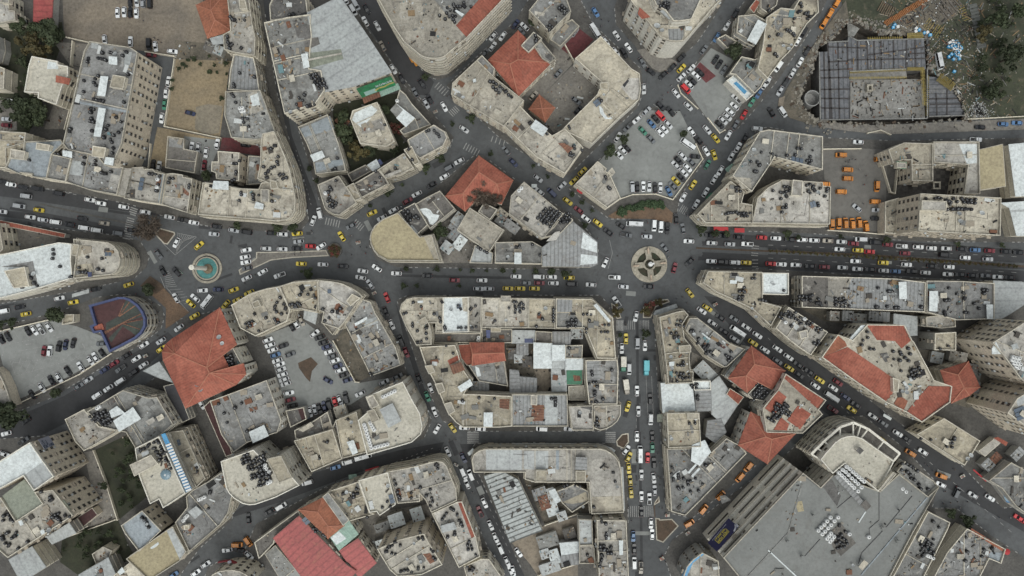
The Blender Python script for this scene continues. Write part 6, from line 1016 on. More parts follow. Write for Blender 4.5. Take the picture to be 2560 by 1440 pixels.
Z('in the passage between the two upper car parks', 50, 'T02 1318,888,wc,88 1640,932,wc 1763,1062,wc,45 1490,1062,ku,45 1588,1115,ku 1952,1295,wc 2038,1383,yt 1795,1315,wc,55 1865,1400,kc')
Z('right of the square upper car park', -60, 'T02 2320,1145,rc 2235,1250,gc 2165,1350,wc 2455,1287,wu,5 2530,845,wc 2470,935,bc 2400,1020,ec 2335,1375,kc', 'T12 2197,120,wc 2262,32,wc 2085,265,wc 2022,355,wc 1955,205,ec 1937,482,wc 1842,602,wc')
Z('on the street left of the wide car park', -43, 'T02 1345,1110,sc 1250,1195,wc 1160,1270,gp 1060,1370,wc,-60', 'T12 705,272,yt 620,365,yt 500,417,sc')
Z('in the wide upper car park', 46, 'T02 1485,1155,rv 1437,1190,kc 1395,1238,bc 1563,1245,wc 1520,1290,wc 1480,1325,wc 1308,1308,ec 1390,1390,gc 1760,1440,wb,35',
  'T12 1107,62,wc 1145,38,kc 1070,110,wc 1705,120,wc 1665,165,kc 1637,212,wc 1790,180,gc 1755,237,wc 1718,285,wc 1690,335,kc 1640,370,yt 1610,420,gc 1567,472,bc,62 1832,125,kc,5 1203,430,sv,88 1253,430,kc,88 1313,425,wc,90 1372,425,wc,90 1430,435,kc,88 1483,435,wc,92')
Z('beside the right wall of the wide car park', -60, 'T12 1942,70,wc,58 2023,108,yt,72 1810,408,yt,-57 1713,530,wc')
Z('on the street below the construction site', -60, 'T03 695,20,ov 625,130,ov 560,235,ov 355,325,kv 297,410,wc 392,508,kc 322,620,wc 245,730,wc 180,822,kc 122,908,sc 35,1120,kc,60 150,1118,wv,55 105,665,wv,-55 0,810,wc')
Z('on the bend road under the construction site', 3, 'T03 455,1385,wb,5 905,1420,wc 2350,1242,bc 2490,1230,bc 2120,1272,kc 2080,1395,wp')
Z('inside the construction site', 78, 'T03 1715,610,wb')
Z('above the striped metal corner roof', 38, 'T11 2500,65,gc,50', 'T12 15,185,nc,45 260,343,sc 400,487,nv,45 275,475,wc 558,572,yt 665,660,mc 740,745,wc 858,790,yt 962,880,kc')
Z('around the lion roundabout', 3, 'T12 1087,815,kc,35 1228,797,wb 1143,910,gp,8 1350,925,sc 1422,815,wv,92 1490,828,wv,92 1555,842,kp,92 1641,745,kc,88 1710,845,gc,80 1527,1040,gc,52 1770,972,wc 933,1185,wc,-65 1625,1238,mc,-75 1775,1178,kc,-45 1027,1333,wp 790,1408,wc,5 1115,1427,sc,5 1365,1425,kc', 'T22 1048,137,wp,55 1780,52,yt,52')
Z('on the middle street', 2, 'T12 605,1400,kv 415,1392,wc 275,1390,mc 138,1390,gc 572,1337,yt 397,1330,wc 268,1328,wv 40,1325,wc 80,1445,yt 225,1445,yt', 'T21 2520,5,yt 2225,8,sc 2330,8,sc', 'T11 1403,1293,wc 1710,1318,kc 1985,1362,mc 2260,1363,wc')
Z('near the round flower planter', 2, 'T11 1207,1240,wc,32 1067,1270,wc,8 1045,1335,wc,10 1140,1402,sc,55 870,1222,kc 668,1205,wc 450,1198,yt 65,1280,wc,-30 235,1312,wp,-20 425,975,sc,-8 98,1045,wc 260,1050,wc 405,1045,kc 543,1022,rc 650,1022,wc,-32 855,922,yt,58 410,895,yt,-5 262,902,wc 155,890,kc 950,820,gc,-25 570,765,wc,-70 635,692,wv,75 1160,690,yt,-25')
Z('on the street past the bare-tree house', -28, 'T11 1260,738,wc 1375,662,wc 1515,570,mc 1608,500,wc 1755,410,kc 1885,325,wc 1937,235,gv 2033,170,wc')
Z('on the upper kerb of the right avenue', 3, 'T12 1980,912,kc 2120,918,kc 2275,932,kc 2500,935,rc', 'T13 80,942,wc 222,958,kc 343,957,wc 465,963,wc 600,968,tc 738,978,wc 858,995,mc 932,953,wv 1075,983,kv 1200,1005,mc 1340,1022,wp 1505,1030,wc 1637,1042,wc 1787,1045,wc 1945,1050,kc 2075,1060,bc 2220,1067,mc 2385,1075,kc 2505,1085,kc')
Z('on the upper carriageway, right avenue', 3, 'T12 2000,990,wc 2180,1002,sc 2355,1000,wp', 'T13 720,1052,wc 902,1062,yt 1018,1077,rc 1373,1092,mc 1770,1108,kv 1975,1137,wc 2200,1152,sc')
Z('on the lower carriageway, right avenue', 3, 'T13 877,1172,wc 1155,1187,yt 1388,1207,wc 1645,1222,kc 1815,1230,wc')
Z('on the lower kerb of the right avenue', 3, 'T12 1995,1172,wc 2110,1180,ku 2232,1185,wu 2342,1187,yt', 'T13 30,1197,rc 135,1203,wc 280,1210,wc 425,1222,kc 568,1230,mc 748,1236,wc 897,1250,wc 1025,1255,kc 1160,1267,wc 1277,1273,bc 1440,1272,ku 1578,1287,wc 1803,1303,wc 1925,1305,kc 2055,1315,kc 2180,1317,gc 2300,1330,wc 2415,1335,kc')
Z('in the orange van yard', 2, 'T13 730,110,ov 800,257,ov 800,345,ov 735,477,ov 1118,155,ov 1090,425,ov,92 1075,577,ov 570,402,ov 640,805,ov,88 708,795,ov,88 775,790,ov,88 845,795,ov,88 912,785,ov,86 980,820,ov,84 890,640,sc,40 1090,660,sc,0 1080,745,kc,3')
Z('in the mixed car park', -20, 'T21 118,520,wc 140,570,wc 165,620,wc 195,670,bc 212,725,wc 238,765,wc 250,815,wc 265,865,wc 280,915,wc 297,958,wc 328,1050,wc,-10 345,1118,mc,-15 365,1178,kc,-15 275,577,kc 343,663,gc 455,330,tc,65 398,352,wc,60 355,385,kc,60 587,455,wc,-40 635,495,kc 670,545,kc 705,590,nc 733,637,wc 762,683,gc 788,727,wc 815,780,nc 845,822,wc 880,868,kc 918,920,nc 720,925,nc,30 540,1240,wc,80 588,1215,sc,75 635,1205,kc,72 683,1185,nc,72 733,1160,kv,72 790,1143,rc,75 840,1122,wc,68 900,1098,kv,75 508,1255,bc,80')
Z('in the lane above the tall white office building', -25, 'T21 1282,940,wc 1417,885,gc 1042,1057,wc')
Z('on the street left of the central block', 68, 'T21 1308,95,rc 1298,240,kc 1357,365,wc 1450,530,kv 1502,645,mc 1630,915,kc 1748,1000,wc 1713,1085,ec 1787,1238,wc 1810,1410,wc,-60 1965,1400,yt,55')
Z('in the short street below the central block', 3, 'T21 2083,1398,wc 2245,1410,wc', 'T22 298,1410,wv 570,1410,sc')
Z('on the street right of the central block', 90, 'T22 1140,508,yt 1098,605,wc 1255,555,sv 1330,577,wc 1172,812,wv 1250,1030,wc 1160,1185,yt,-72 1265,1232,wc 1388,1315,wv 1382,1110,ku 1240,285,wc,-78 1115,762,ex 1145,990,tx,82 1345,800,cx')
Z('by the yellow taxi line', 90, 'T32 1250,45,wc 1143,180,wc,-55 1168,252,yt,-62 1168,365,yt,85 1183,485,yt,85 1192,610,yt,85 1283,225,wb 1405,158,ec,88 1358,258,rc,92 1420,310,ku,88 1402,45,kc,88 1295,430,wc 1418,462,wc,82 1428,585,sc,88 1295,645,wc 1375,670,wp 1295,800,kc 1390,915,wc 1402,1025,wc 1213,1045,bc 1223,1170,kc 1223,1312,wv 1290,1360,tp')
Z('in the dark lane above the shopping centre', -50, 'T32 2365,350,ov 2280,455,ov 2090,637,ov,-45 1918,773,ov 1775,915,ov,-30')
Z('on the dark slanting street', 34, 'T22 1898,228,wc 1955,200,yt 2005,350,wc 2082,295,kc 2225,310,gc 2345,392,wc 2260,432,wb 2122,435,kc 2228,512,wc 2455,472,wc 2412,548,yt 2530,620,wc', 'T23 95,608,wc 205,690,wc 95,730,gc 213,800,yt 305,770,kc 310,868,kc 415,840,kc 520,920,yt 475,978,wc 653,1000,wc 700,945,mc 645,1090,wb 775,1090,nc 840,1215,yt 880,1170,kc 650,1215,mp 1050,1285,wc 1155,1355,gc')
Z('on the street right of the shopping centre', 32, 'T33 1300,15,wc 1425,210,ov 1553,200,wc 1735,440,ov,20 1732,527,wc,25 1890,605,gv,-65 2052,632,wc 2222,660,wc 1385,70,kc 1130,75,yt 2510,860,rc 2550,890,rc')
Z('on the street below the white office building', -15, 'T31 510,507,wv 793,355,bc 912,302,wv 1070,250,wb 250,745,wv,-30 130,800,kc,-30')
Z('on the curved street by the slatted roof', 66, 'T31 1918,200,wc 2075,260,nc 2075,415,wv 2147,430,wv 2110,520,wc 2285,712,wc 2345,935,wc 2395,1058,wc 2445,1165,wv 2510,1295,wc 2240,800,mp 2550,1390,wc', 'T32 65,1205,wc,55 10,1390,wc,78')
Z('near the round-fronted building at the bottom', -33, 'T30 2270,1183,wc,-8 2390,1182,kc,10 2370,1130,ov,0 2480,1098,ov,55 2490,1235,wc,45 2055,1325,wc 1955,1410,wc 2485,865,kc,85 1735,1430,bc')
ROADPTS = []; nveh = {}; FAR = MB(); FARM = []; far_n = 0
STUFFZ = {'on the upper kerb of the right avenue': 'kgmnt', 'on the lower kerb of the right avenue': 'kgm', 'along the upper kerb of the left avenue': 'k', 'on the dark slanting street': 'kgmn', 'in the mixed car park': 'kn', 'on the road by the striped car park': 'kgnm', 'on the middle street': 'mgk', 'on the street beside the metal hall': 'kg', 'in the striped car park at lower left': 'k', 'in the wide upper car park': 'kg', 'on the street below the construction site': 'k', 'curving round the front of the tall cream hotel': 'kg', 'driving on the left avenue': 'k', 'right of the square upper car park': 'gk', 'above the striped metal corner roof': 'ngk', 'on the street left of the central block': 'km', 'near the round flower planter': 'kg', 'in the square upper car park': 'kg', 'around the lion roundabout': 'kgm', 'by the yellow taxi line': 'k', 'on the street past the bare-tree house': 'km', 'on the street left of the tall cream hotel': 'gk'}
for phrase, ang, rows in ZONES:
    L = []
    for row in rows:
        f, rest_ = row.split(' ', 1)
        for it in rest_.split():
            q = it.split(','); px, py = fpx(f, float(q[0]), float(q[1])); L.append((px, py, q[2][0], q[2][1], float(q[3]) if len(q) > 3 else ang))
    groups = {}
    for v in L: groups.setdefault((v[2], v[3]), []).append(v)
    for (c, k), vs in groups.items():
        xr = max(v[0] for v in vs) - min(v[0] for v in vs); yr = max(v[1] for v in vs) - min(v[1] for v in vs); vs.sort(key=lambda v: v[0] if xr >= yr else v[1]); way = 'left' if xr >= yr else 'top'
        for i, (px, py, c_, k_, an) in enumerate(vs):
            me, parts = vehicle_meshes(c, k); nm, cat = KIND[k]; far = k == 'c' and c in STUFFZ.get(phrase, '')
            hz = {'c': 0.9, 't': 0.9, 'u': 1.1, 'v': 1.2, 'p': 1.0, 'b': 1.6, 'x': 1.8}[k]; x, y = P2W(px, py, hz); o = bpy.data.objects.new(nm, me); COL.objects.link(o)
            o.location = (x, y, ground_z(x, y)); o.rotation_euler.z = -R(an) + (math.pi if rnd.random() < 0.5 and k not in 'x' else 0)
            if k == 'x' and c != 'e' and c != 'c': o.rotation_euler.z = -R(an)
            if far:                                           # past 300 of a kind: the dark cars that show least go into one mass
                M = Matrix.Translation(o.location) @ Matrix.Rotation(o.rotation_euler.z, 4, 'Z'); far_n += 1
                for m_ in (me, *[p[1] for p in parts]):
                    for mm in m_.materials:
                        if mm not in FARM: FARM.append(mm)
                    FAR.add([M @ v.co for v in m_.vertices], [tuple(p.vertices) for p in m_.polygons], [FARM.index(m_.materials[p.material_index]) for p in m_.polygons])
                bpy.data.objects.remove(o); continue
            ROADPTS.append((o.location.x, o.location.y, an))
            cn = CARCOL[c][0]
            if k == 't': cn = 'yellow'
            lab = f'{cn} {cat} {phrase}' if len(vs) == 1 else f'{ORD[i]} {cn} {cat} from the {way} {phrase}'
            tag(o, lab, cat, 'vehicles ' + phrase); nveh[cat] = nveh.get(cat, 0) + 1
            for pn, pm in parts: p = bpy.data.objects.new(pn, pm); COL.objects.link(p); p.parent = o
tag(FAR.obj('dark_cars', FARM), 'many more dark cars parked in shade along the streets', kind='stuff')
print('VEHICLES', nveh, far_n)
# trench cuts, patched asphalt and manhole covers
mb = MB(); zr = 0.07; KEEP = [(x, y, a) for x, y, a in ROADPTS if ground_z(x, y) < 0.1]
for x, y, a in rnd.sample(KEEP, min(110, len(KEEP))):
    x += rnd.uniform(-6, 6); y += rnd.uniform(-6, 6)
    if ground_z(x, y) > 0.1 or roof_under(x / MPP + 1280, 720 - y / MPP)[1] >= 0: continue
    zr += 0.0004
    if rnd.random() < 0.6: mb.box((x, y, zr - 0.035), (rnd.uniform(1.5, 7), rnd.uniform(0.7, 2.4), 0.07), -R(a) + rnd.choice((0, 0, 1.57)), rnd.choice((0, 0, 1)))
    else: mb.lathe([(0.42, zr - 0.06), (0.42, zr)], 12, (x, y, 0), 2)
tag(mb.obj('road_repair', [FRESH_SHADE, ASPH2, plain('manhole_iron', (0.05, 0.048, 0.045), 0.6, 0.4)]), kind='structure')
# ---------------------------------------------------------------- trees
def leaf_mat(n, a, b):
    def f(t, p):
        c = mix(t, a, b, ramp(t, noise(t, 0.9, 3, 0.6, geo(t)), [(0.35, 0), (0.65, 1)])); c = rand_tint(t, c, 0.25); t.links.new(c, p.inputs['Base Color']); p.inputs['Roughness'].default_value = 0.8
    return mat(n, f)
LEAF = {'g': leaf_mat('dark_leaves', (0.030, 0.042, 0.020), (0.055, 0.07, 0.032)), 'o': leaf_mat('olive_leaves', (0.11, 0.085, 0.03), (0.06, 0.058, 0.026)), 'b': leaf_mat('dry_twigs', (0.13, 0.10, 0.075), (0.075, 0.058, 0.044)), 's': leaf_mat('bed_leaves', (0.04, 0.07, 0.033), (0.068, 0.105, 0.048)), 'r': leaf_mat('red_flowers', (0.22, 0.05, 0.05), (0.06, 0.07, 0.035))}
BARK = plain('bark', (0.07, 0.055, 0.04), 0.9, grain=0.2)
CR = {}
def crown_mesh(kind, v):
    if (kind, v) in CR: return CR[(kind, v)]
    r_ = random.Random(v * 13 + ord(kind)); mb = MB(); n = 1500 if kind != 'b' else 1100
    cl = [(r_.gauss(0, 0.42), r_.gauss(0, 0.42), r_.uniform(-0.25, 0.45), r_.uniform(0.22, 0.42)) for _ in range(17)]
    for _ in range(n):
        c = r_.choice(cl); d = Vector((r_.gauss(0, 1), r_.gauss(0, 1), r_.gauss(0, 0.8))); d.normalize(); rad = c[3] * r_.uniform(0.55, 1.08); p = Vector(c[:3]) + d * rad
        s_ = r_.uniform(0.04, 0.09); a = Vector((r_.gauss(0, 1), r_.gauss(0, 1), r_.gauss(0, 1))).normalized(); b = a.cross(d); b = b.normalized() if b.length > 1e-3 else Vector((1, 0, 0)); L = s_ * (1.3 if kind != 'b' else 3.2); w_ = s_ if kind != 'b' else s_ * 0.28
        mb.add([p - a * L - b * w_, p + a * L - b * w_, p + a * L + b * w_, p - a * L + b * w_], [(0, 1, 2, 3)])
    CR[(kind, v)] = mb.mesh('crown', [LEAF[kind]]); return CR[(kind, v)]
tm = MB()
for z0, z1, a, b_ in ((0, 0.45, 0.09, 0.065), (0.45, 0.8, 0.065, 0.05)): tm.lathe([(a, z0), (b_, z1)], 8, cap=False)
for i in range(6): an = i * 1.05; tm.bar((0, 0, 0.7), (0.5 * math.cos(an), 0.5 * math.sin(an), 1.15), 0.05, 0.05)
TRK = tm.mesh('trunk', [BARK])
KN = {'g': ('dark green', 'tree'), 'o': ('yellowing olive', 'tree'), 'b': ('bare brown', 'tree'), 's': ('bright green', 'shrub'), 'r': ('reddish flowering', 'shrub')}
def tree(f, x, y, r, kind, label, group=None, name=None):
    px, py = fpx(f, x, y); R_ = r / 4 * MPP * (1.15 if r < 50 else 1.0); hh = 10.5 if kind == 'b' and f == 'T11' else max(2.2, R_ * 1.7); wx, wy = P2W(px, py, hh); z = ground_z(wx, wy)
    rt = empty(name or ('tree' if kind in 'gob' else 'shrub'), wx, wy, z, label, KN[kind][1], group)
    c = bpy.data.objects.new('crown', crown_mesh(kind, rnd.randrange(3))); COL.objects.link(c); c.parent = rt; c.location = (0, 0, hh if kind in 'gob' else R_ * 0.5); c.scale = (R_, R_, R_ * 0.85); c.rotation_euler.z = rnd.random() * 6
    if kind in 'gob': t = bpy.data.objects.new('trunk', TRK); COL.objects.link(t); t.parent = rt; t.scale = (R_, R_, hh)
TZ = (('in the dark garden beside the villa', 'T00', '170,245,85,g 375,290,105,g 480,330,140,g 560,320,90,g 345,440,125,o 430,500,95,o 250,1100,130,g 330,1050,120,g 380,1170,110,g 300,1200,100,g 235,620,60,g 200,1010,80,g'),
  ('in the garden behind the peeling white roof', 'T01', '860,1180,75,g 880,1300,95,g 930,1395,60,g 1300,1090,55,g 1390,1270,65,r'), ('on the diagonal street pavement', 'T01', '1690,780,34,g 2160,1185,42,g 1970,1245,22,g'),
  ('in the terrace-side garden', 'T11', '1030,60,90,o 1150,50,80,g 1000,20,60,o 1380,60,50,g'), ('on the kerb of the climbing street', 'T11', '1860,140,40,g 1700,245,45,g 1310,495,40,g 1140,615,22,g 1465,405,18,g 2350,105,25,g'),
  ('on the kerb of the middle street', 'T11', '1500,1245,26,g 1805,1255,28,g 2040,1262,16,g 2165,1260,22,g 2305,1270,16,g 2470,1270,28,g 1480,1415,30,g 1605,1418,22,g 2030,1420,20,g 510,1295,58,g'), ('beside the dark narrow street', 'T11', '540,245,28,g 600,370,24,g'),
  ('in front of the curved balcony building', 'T11', '215,850,45,g 360,830,48,g'), ('in the yard behind the sandy rounded roof', 'T11', '1835,880,80,g 1800,930,50,g'), ('growing from the court of the red-roofed house', 'T11', '2230,490,95,b 2290,560,70,b 2390,560,60,b'),
  ('at the edge of the wide car park', 'T12', '1000,60,62,g 960,90,40,g'), ('above the striped metal roof', 'T12', '210,215,20,g 355,325,20,g 600,505,28,g 700,590,24,g 805,665,20,g 725,812,28,g'), ('in front of the striped metal corner roof', 'T12', '400,1280,38,g 540,1295,42,g 235,1280,28,g 20,1275,20,g'),
  ('beside the red shop awnings', 'T12', '1900,860,48,g 2030,890,40,g 2150,890,36,g'), ('on the tip of the left avenue median', 'T10', '1450,830,125,b 1500,900,70,b'), ('behind the small tan block', 'T10', '2070,310,60,g'), ('on the left avenue pavement', 'T10', '2370,820,42,g'),
  ('near the striped car park', 'T20', '550,255,95,g 80,1290,140,g 20,1200,90,g 560,1050,60,g 120,350,55,g 10,370,40,g 1490,10,70,g'), ('at the upper junction', 'T02', '2240,520,92,g 200,215,42,g 1720,1340,38,g 1110,1390,48,g'),
  ('in the soil beds near the lion roundabout', 'T22', '1050,230,45,o 1340,240,40,o 1390,180,40,r 1480,140,36,o 1080,470,24,g 1340,465,42,g'), ('on the avenue kerb by the orange van yard', 'T13', '200,905,40,g 720,925,22,g 1190,950,34,g 300,935,26,g 1905,1000,26,g 2330,1010,24,g'),
  ('on the corner of the lower right street', 'T33', '1840,810,46,g 1990,890,72,g'), ('on the bushy slope edge', 'T03', '2300,200,110,g 2150,340,80,o 2450,560,120,g 2240,900,90,g 2480,120,80,g'))
for ph, f, s in TZ:
    its = [(float(q[0]), float(q[1]), float(q[2]), q[3]) for q in (p.split(',') for p in s.split())]
    by = {}
    for it in its: by.setdefault(it[3], []).append(it)
    for k, L in by.items():
        L.sort()
        for i, (x, y, r, _) in enumerate(L):
            w_ = KN[k][0] + ' ' + KN[k][1]; tree(f, x, y, r, k, (w_ + ' ' + ph) if len(L) == 1 else f'{ORD[i]} {w_} from the left {ph}', 'trees ' + ph if len(L) > 1 else None)
for i in range(22):
    t = i / 21; x = 1080 + 430 * t; y = 675 - 80 * math.sin(t * 2.0) + rnd.uniform(-14, 14)
    tree('T12', x, y, rnd.uniform(26, 40), 's', 'bright green shrub in the curved flower bed above the roundabout', 'shrubs in the curved flower bed')
for x, y in ((1830, 640), (1880, 600), (2000, 640), (2095, 560), (2260, 630), (2100, 720), (2170, 725), (2265, 740), (2220, 980), (1722, 800), (1718, 885), (1790, 690), (1950, 590), (2150, 655), (2290, 860), (1860, 660)): tree('T00', x, y, rnd.uniform(13, 26), 'g', 'dark weed clump at the edge of the yellow sand lot', 'weeds on the sand lot', 'shrub')
for f, cx_, cy_, sx_, sy_, n_, ph in (('T30', 1230, 480, 90, 190, 22, 'in the dark triangular garden'), ('T30', 960, 1090, 150, 60, 16, 'in the lower dark garden'), ('T01', 870, 1230, 40, 110, 8, 'behind the peeling white roof'), ('T00', 260, 900, 90, 200, 12, 'in the dark garden by the villa'), ('T03', 2300, 500, 130, 330, 34, 'on the weedy slope')):
    for i in range(n_):
        x, y = rnd.gauss(cx_, sx_), rnd.gauss(cy_, sy_); q = P2W(*fpx(f, x, y))
        if not any(inside(*q, wp) for wp, _, _ in WPOLY): tree(f, x, y, rnd.uniform(16, 38), 'g', 'dark low bush among the weeds ' + ph, 'bushes ' + ph, 'shrub')
def shrub_row(name, f, a, b, n_, label):
    for i in range(n_):
        t = (i + 0.5) / n_; tree(f, a[0] + (b[0] - a[0]) * t, a[1] + (b[1] - a[1]) * t, rnd.uniform(12, 20), 'o', label, 'small plants on the avenue median', 'shrub')
shrub_row('shrub', 'T13', (0, 1066), (2500, 1222), 44, 'small dry shrub on the planted median of the wide right avenue')
# ---------------------------------------------------------------- roundabouts and monuments
def ringmesh(mb, cx, cy, r0, r1, z0, z1, m, n=40):
    mb.ring([(cx + r1 * math.cos(2 * math.pi * i / n), cy + r1 * math.sin(2 * math.pi * i / n)) for i in range(n)], [(cx + r0 * math.cos(2 * math.pi * i / n), cy + r0 * math.sin(2 * math.pi * i / n)) for i in range(n)], z0, z1, m)
def disc(mb, cx, cy, r, z, m, n=40): mb.flat([(cx + r * math.cos(2 * math.pi * i / n), cy + r * math.sin(2 * math.pi * i / n)) for i in range(n)], z, m, Vector((1, 0)))
STONE = weathered('monument_stone', (0.36, 0.33, 0.265), (0.27, 0.25, 0.205), (0.14, 0.125, 0.10), blotch=0.35, speck=1.4, stain_amt=0.7); k_ = MPP
fx, fy = P2W(517, 671, 0.6); root = empty('fountain', fx, fy, 0, 'round stone fountain with turquoise water on the left roundabout', 'fountain')
mb = MB(); ringmesh(mb, fx, fy, 32 * k_, 37.5 * k_, 0, 0.55, 0); ringmesh(mb, fx, fy, 26 * k_, 29 * k_, 0, 0.95, 0); disc(mb, fx, fy, 33 * k_, 0.3, 1); mb.obj('basin', [STONE, PAVE], root)
WATER = weathered('pool_water', (0.09, 0.25, 0.235), (0.06, 0.19, 0.185), (0.05, 0.13, 0.12), blotch=0.5, tint=0, rough=0.15)
mb = MB(); disc(mb, fx, fy, 26.2 * k_, 0.6, 0); mb.obj('water', [WATER], root)
mb = MB(); mb.lathe([(2.2, 0), (2.0, 1.0), (1.1, 1.5), (0.75, 2.0), (0.7, 2.4)], 12, (fx + 0.5, fy - 0.2, 0.2)); mb.obj('rock_base', [plain('fountain_rock', (0.21, 0.165, 0.11), 0.9, grain=0.3)], root)
mb = MB(); mb.lathe([(0.95, 0), (0.8, 14.5), (1.05, 14.7), (1.05, 15.2)], 16, (fx, fy, 1.4), 0); mb.obj('column', [WALL['l']], root)
gx, gy = P2W(458, 676); root = empty('flag', gx, gy, 0, 'striped flag with a red triangle on a thin pole beside the fountain', 'flag')
mb = MB(); mb.bar((gx, gy, 0), (gx, gy, 6.5), 0.09, 0.09); mb.obj('pole', [STEEL], root)
FM = [plain('flag_' + n, c, 0.8) for n, c in (('black', (0.02, 0.02, 0.02)), ('white', (0.7, 0.7, 0.7)), ('green', (0.02, 0.2, 0.07)), ('red', (0.5, 0.03, 0.03)))]
mb = MB()
for i in range(3): mb.add([(gx, gy, 6.4 - i * 0.55), (gx + 1.2, gy - 1.6, 6.3 - i * 0.55), (gx + 1.9, gy - 1.4, 5.6 - i * 0.55), (gx + 0.6, gy - 0.1, 5.75 - i * 0.55)], [(0, 1, 2, 3)], i)
mb.add([(gx, gy, 6.45), (gx + 0.75, gy - 0.5, 5.6), (gx + 0.1, gy - 0.1, 4.7)], [(0, 1, 2)], 3); mb.obj('cloth', FM, root)
lx, ly = P2W(1623.5, 661, 0.8); root = empty('monument', lx, ly, 0, 'round stone monument with four lion plinths at the right roundabout', 'monument')
mb = MB(); ringmesh(mb, lx, ly, 31 * k_, 45 * k_, 0, 0.5, 0, 48); ringmesh(mb, lx, ly, 11.5 * k_, 15.5 * k_, 0, 1.1, 0, 32); mb.obj('stone_ring', [STONE], root)
mb = MB(); disc(mb, lx, ly, 31.5 * k_, 0.25, 0); disc(mb, lx, ly, 12 * k_, 0.5, 0); mb.obj('planted_bed', [weathered('monument_bed', (0.03, 0.042, 0.025), (0.055, 0.045, 0.03), (0.03, 0.03, 0.02), blotch=0.5)], root)
for a0 in (96, 6, 276, 186):
    a = R(a0); mb = MB(); c, s_ = math.cos(a), math.sin(a); mb.box((lx + 25 * k_ * c, ly + 25 * k_ * s_, 0.75), (23 * k_, 14.5 * k_, 1.3), a); p = mb.obj('plinth', [STONE], root)
    mb = MB(); bx, by = lx + 33 * k_ * c, ly + 33 * k_ * s_                 # lying lion: body, chest, head with mane, paws
    lv = [(-1.15, 0.30, 0.45), (-0.7, 0.42, 0.62), (0.0, 0.38, 0.60), (0.5, 0.44, 0.72), (0.85, 0.42, 0.95), (1.15, 0.30, 0.95), (1.45, 0.16, 0.85)]
    q = [[(x, w_ * math.cos(2 * math.pi * i / 8), 1.4 + hz * 0.5 + hz * 0.5 * math.sin(2 * math.pi * i / 8)) for i in range(8)] for x, w_, hz in lv]
    vs = [(bx + x * c - y * s_, by + x * s_ + y * c, z) for rr in q for x, y, z in rr]
    mb.add(vs, [(k * 8 + i, k * 8 + (i + 1) % 8, k * 8 + 8 + (i + 1) % 8, k * 8 + 8 + i) for k in range(len(lv) - 1) for i in range(8)] + [tuple(range(8))[::-1], tuple(range(len(lv) * 8 - 8, len(lv) * 8))])
    for sy in (-0.3, 0.3): mb.bar((bx + 0.6 * c - sy * s_, by + 0.6 * s_ + sy * c, 1.48), (bx + 1.6 * c - sy * s_, by + 1.6 * s_ + sy * c, 1.48), 0.2, 0.2)
    mb.obj('lion_statue', [plain('lion_stone', (0.50, 0.40, 0.31), 0.85, grain=0.15)], p)
mb = MB(); mb.lathe([(0.75, 0), (0.7, 3.2), (1.0, 3.4), (0.95, 3.7), (0.2, 4.0)], 14, (lx, ly, 0.4)); mb.bar((lx, ly, 3.9), (lx + 1.5, ly + 0.3, 4.2), 0.75, 0.5); mb.obj('column', [WHITEP], root)
fx, fy = P2W(836, 626, 0.6); root = empty('planter', fx, fy, 0, 'round stone planter with red and green shrubs on the island tip', 'planter')
mb = MB(); ringmesh(mb, fx, fy, 15.5 * k_, 18.5 * k_, 0, 0.8, 0, 32); disc(mb, fx, fy, 16 * k_, 0.6, 1); mb.obj('rim', [PAVE, SOIL], root)
for i in range(11):
    a = i * 2.4; r_ = 15 * k_ * math.sqrt((i + 0.4) / 11.4); c = bpy.data.objects.new('bush', crown_mesh('r' if i % 2 else 'o', i % 3)); COL.objects.link(c); c.parent = root; c.location = (r_ * math.cos(a), r_ * math.sin(a), 1.1); c.scale = (0.85, 0.85, 0.7)
gx, gy = P2W(2352, 461, 5.5); root = empty('gazebo', gx, gy, 5.0 - 4.86, 'small square pale gazebo in the dark chequered court', 'gazebo')
zc = ground_z(gx, gy); mb = MB(); mb.ring([(gx - 1.6, gy - 1.6), (gx + 1.6, gy - 1.6), (gx + 1.6, gy + 1.6), (gx - 1.6, gy + 1.6)], [(gx - 1.0, gy - 1.0), (gx + 1.0, gy - 1.0), (gx + 1.0, gy + 1.0), (gx - 1.0, gy + 1.0)], 2.3, 2.6); mb.obj('roof', [CAP], root)
for sx in (-1.3, 1.3):
    for sy in (-1.3, 1.3): mb = MB(); mb.bar((gx + sx, gy + sy, zc), (gx + sx, gy + sy, 2.3), 0.25, 0.25); mb.obj('post', [CAP], root)
mb = MB(); mb.lathe([(0.7, 0), (0.7, 0.5), (0.3, 0.9)], 10, (gx, gy, zc)); mb.obj('plant_tub', [plain('tub', (0.12, 0.13, 0.12))], root)
# chequered tiles of the court
mb = MB()
for i in range(13):
    for j in range(9):
        if (i + j) % 2: continue
        x, y = fpx('T13', 1330 + i * 46, 210 + j * 38); a, b = P2W(x, y)
        if inside(x, y, poly_px('T13', '1320,385 1660,380 1660,205 1890,205 1895,495 1490,488')): mb.box((a, b, ground_z(a, b) + 0.01), (1.9, 1.6, 0.02), 0, 0)
tag(mb.obj('court_tiles', [plain('dark_tile', (0.05, 0.047, 0.044), 0.8)]), kind='structure')
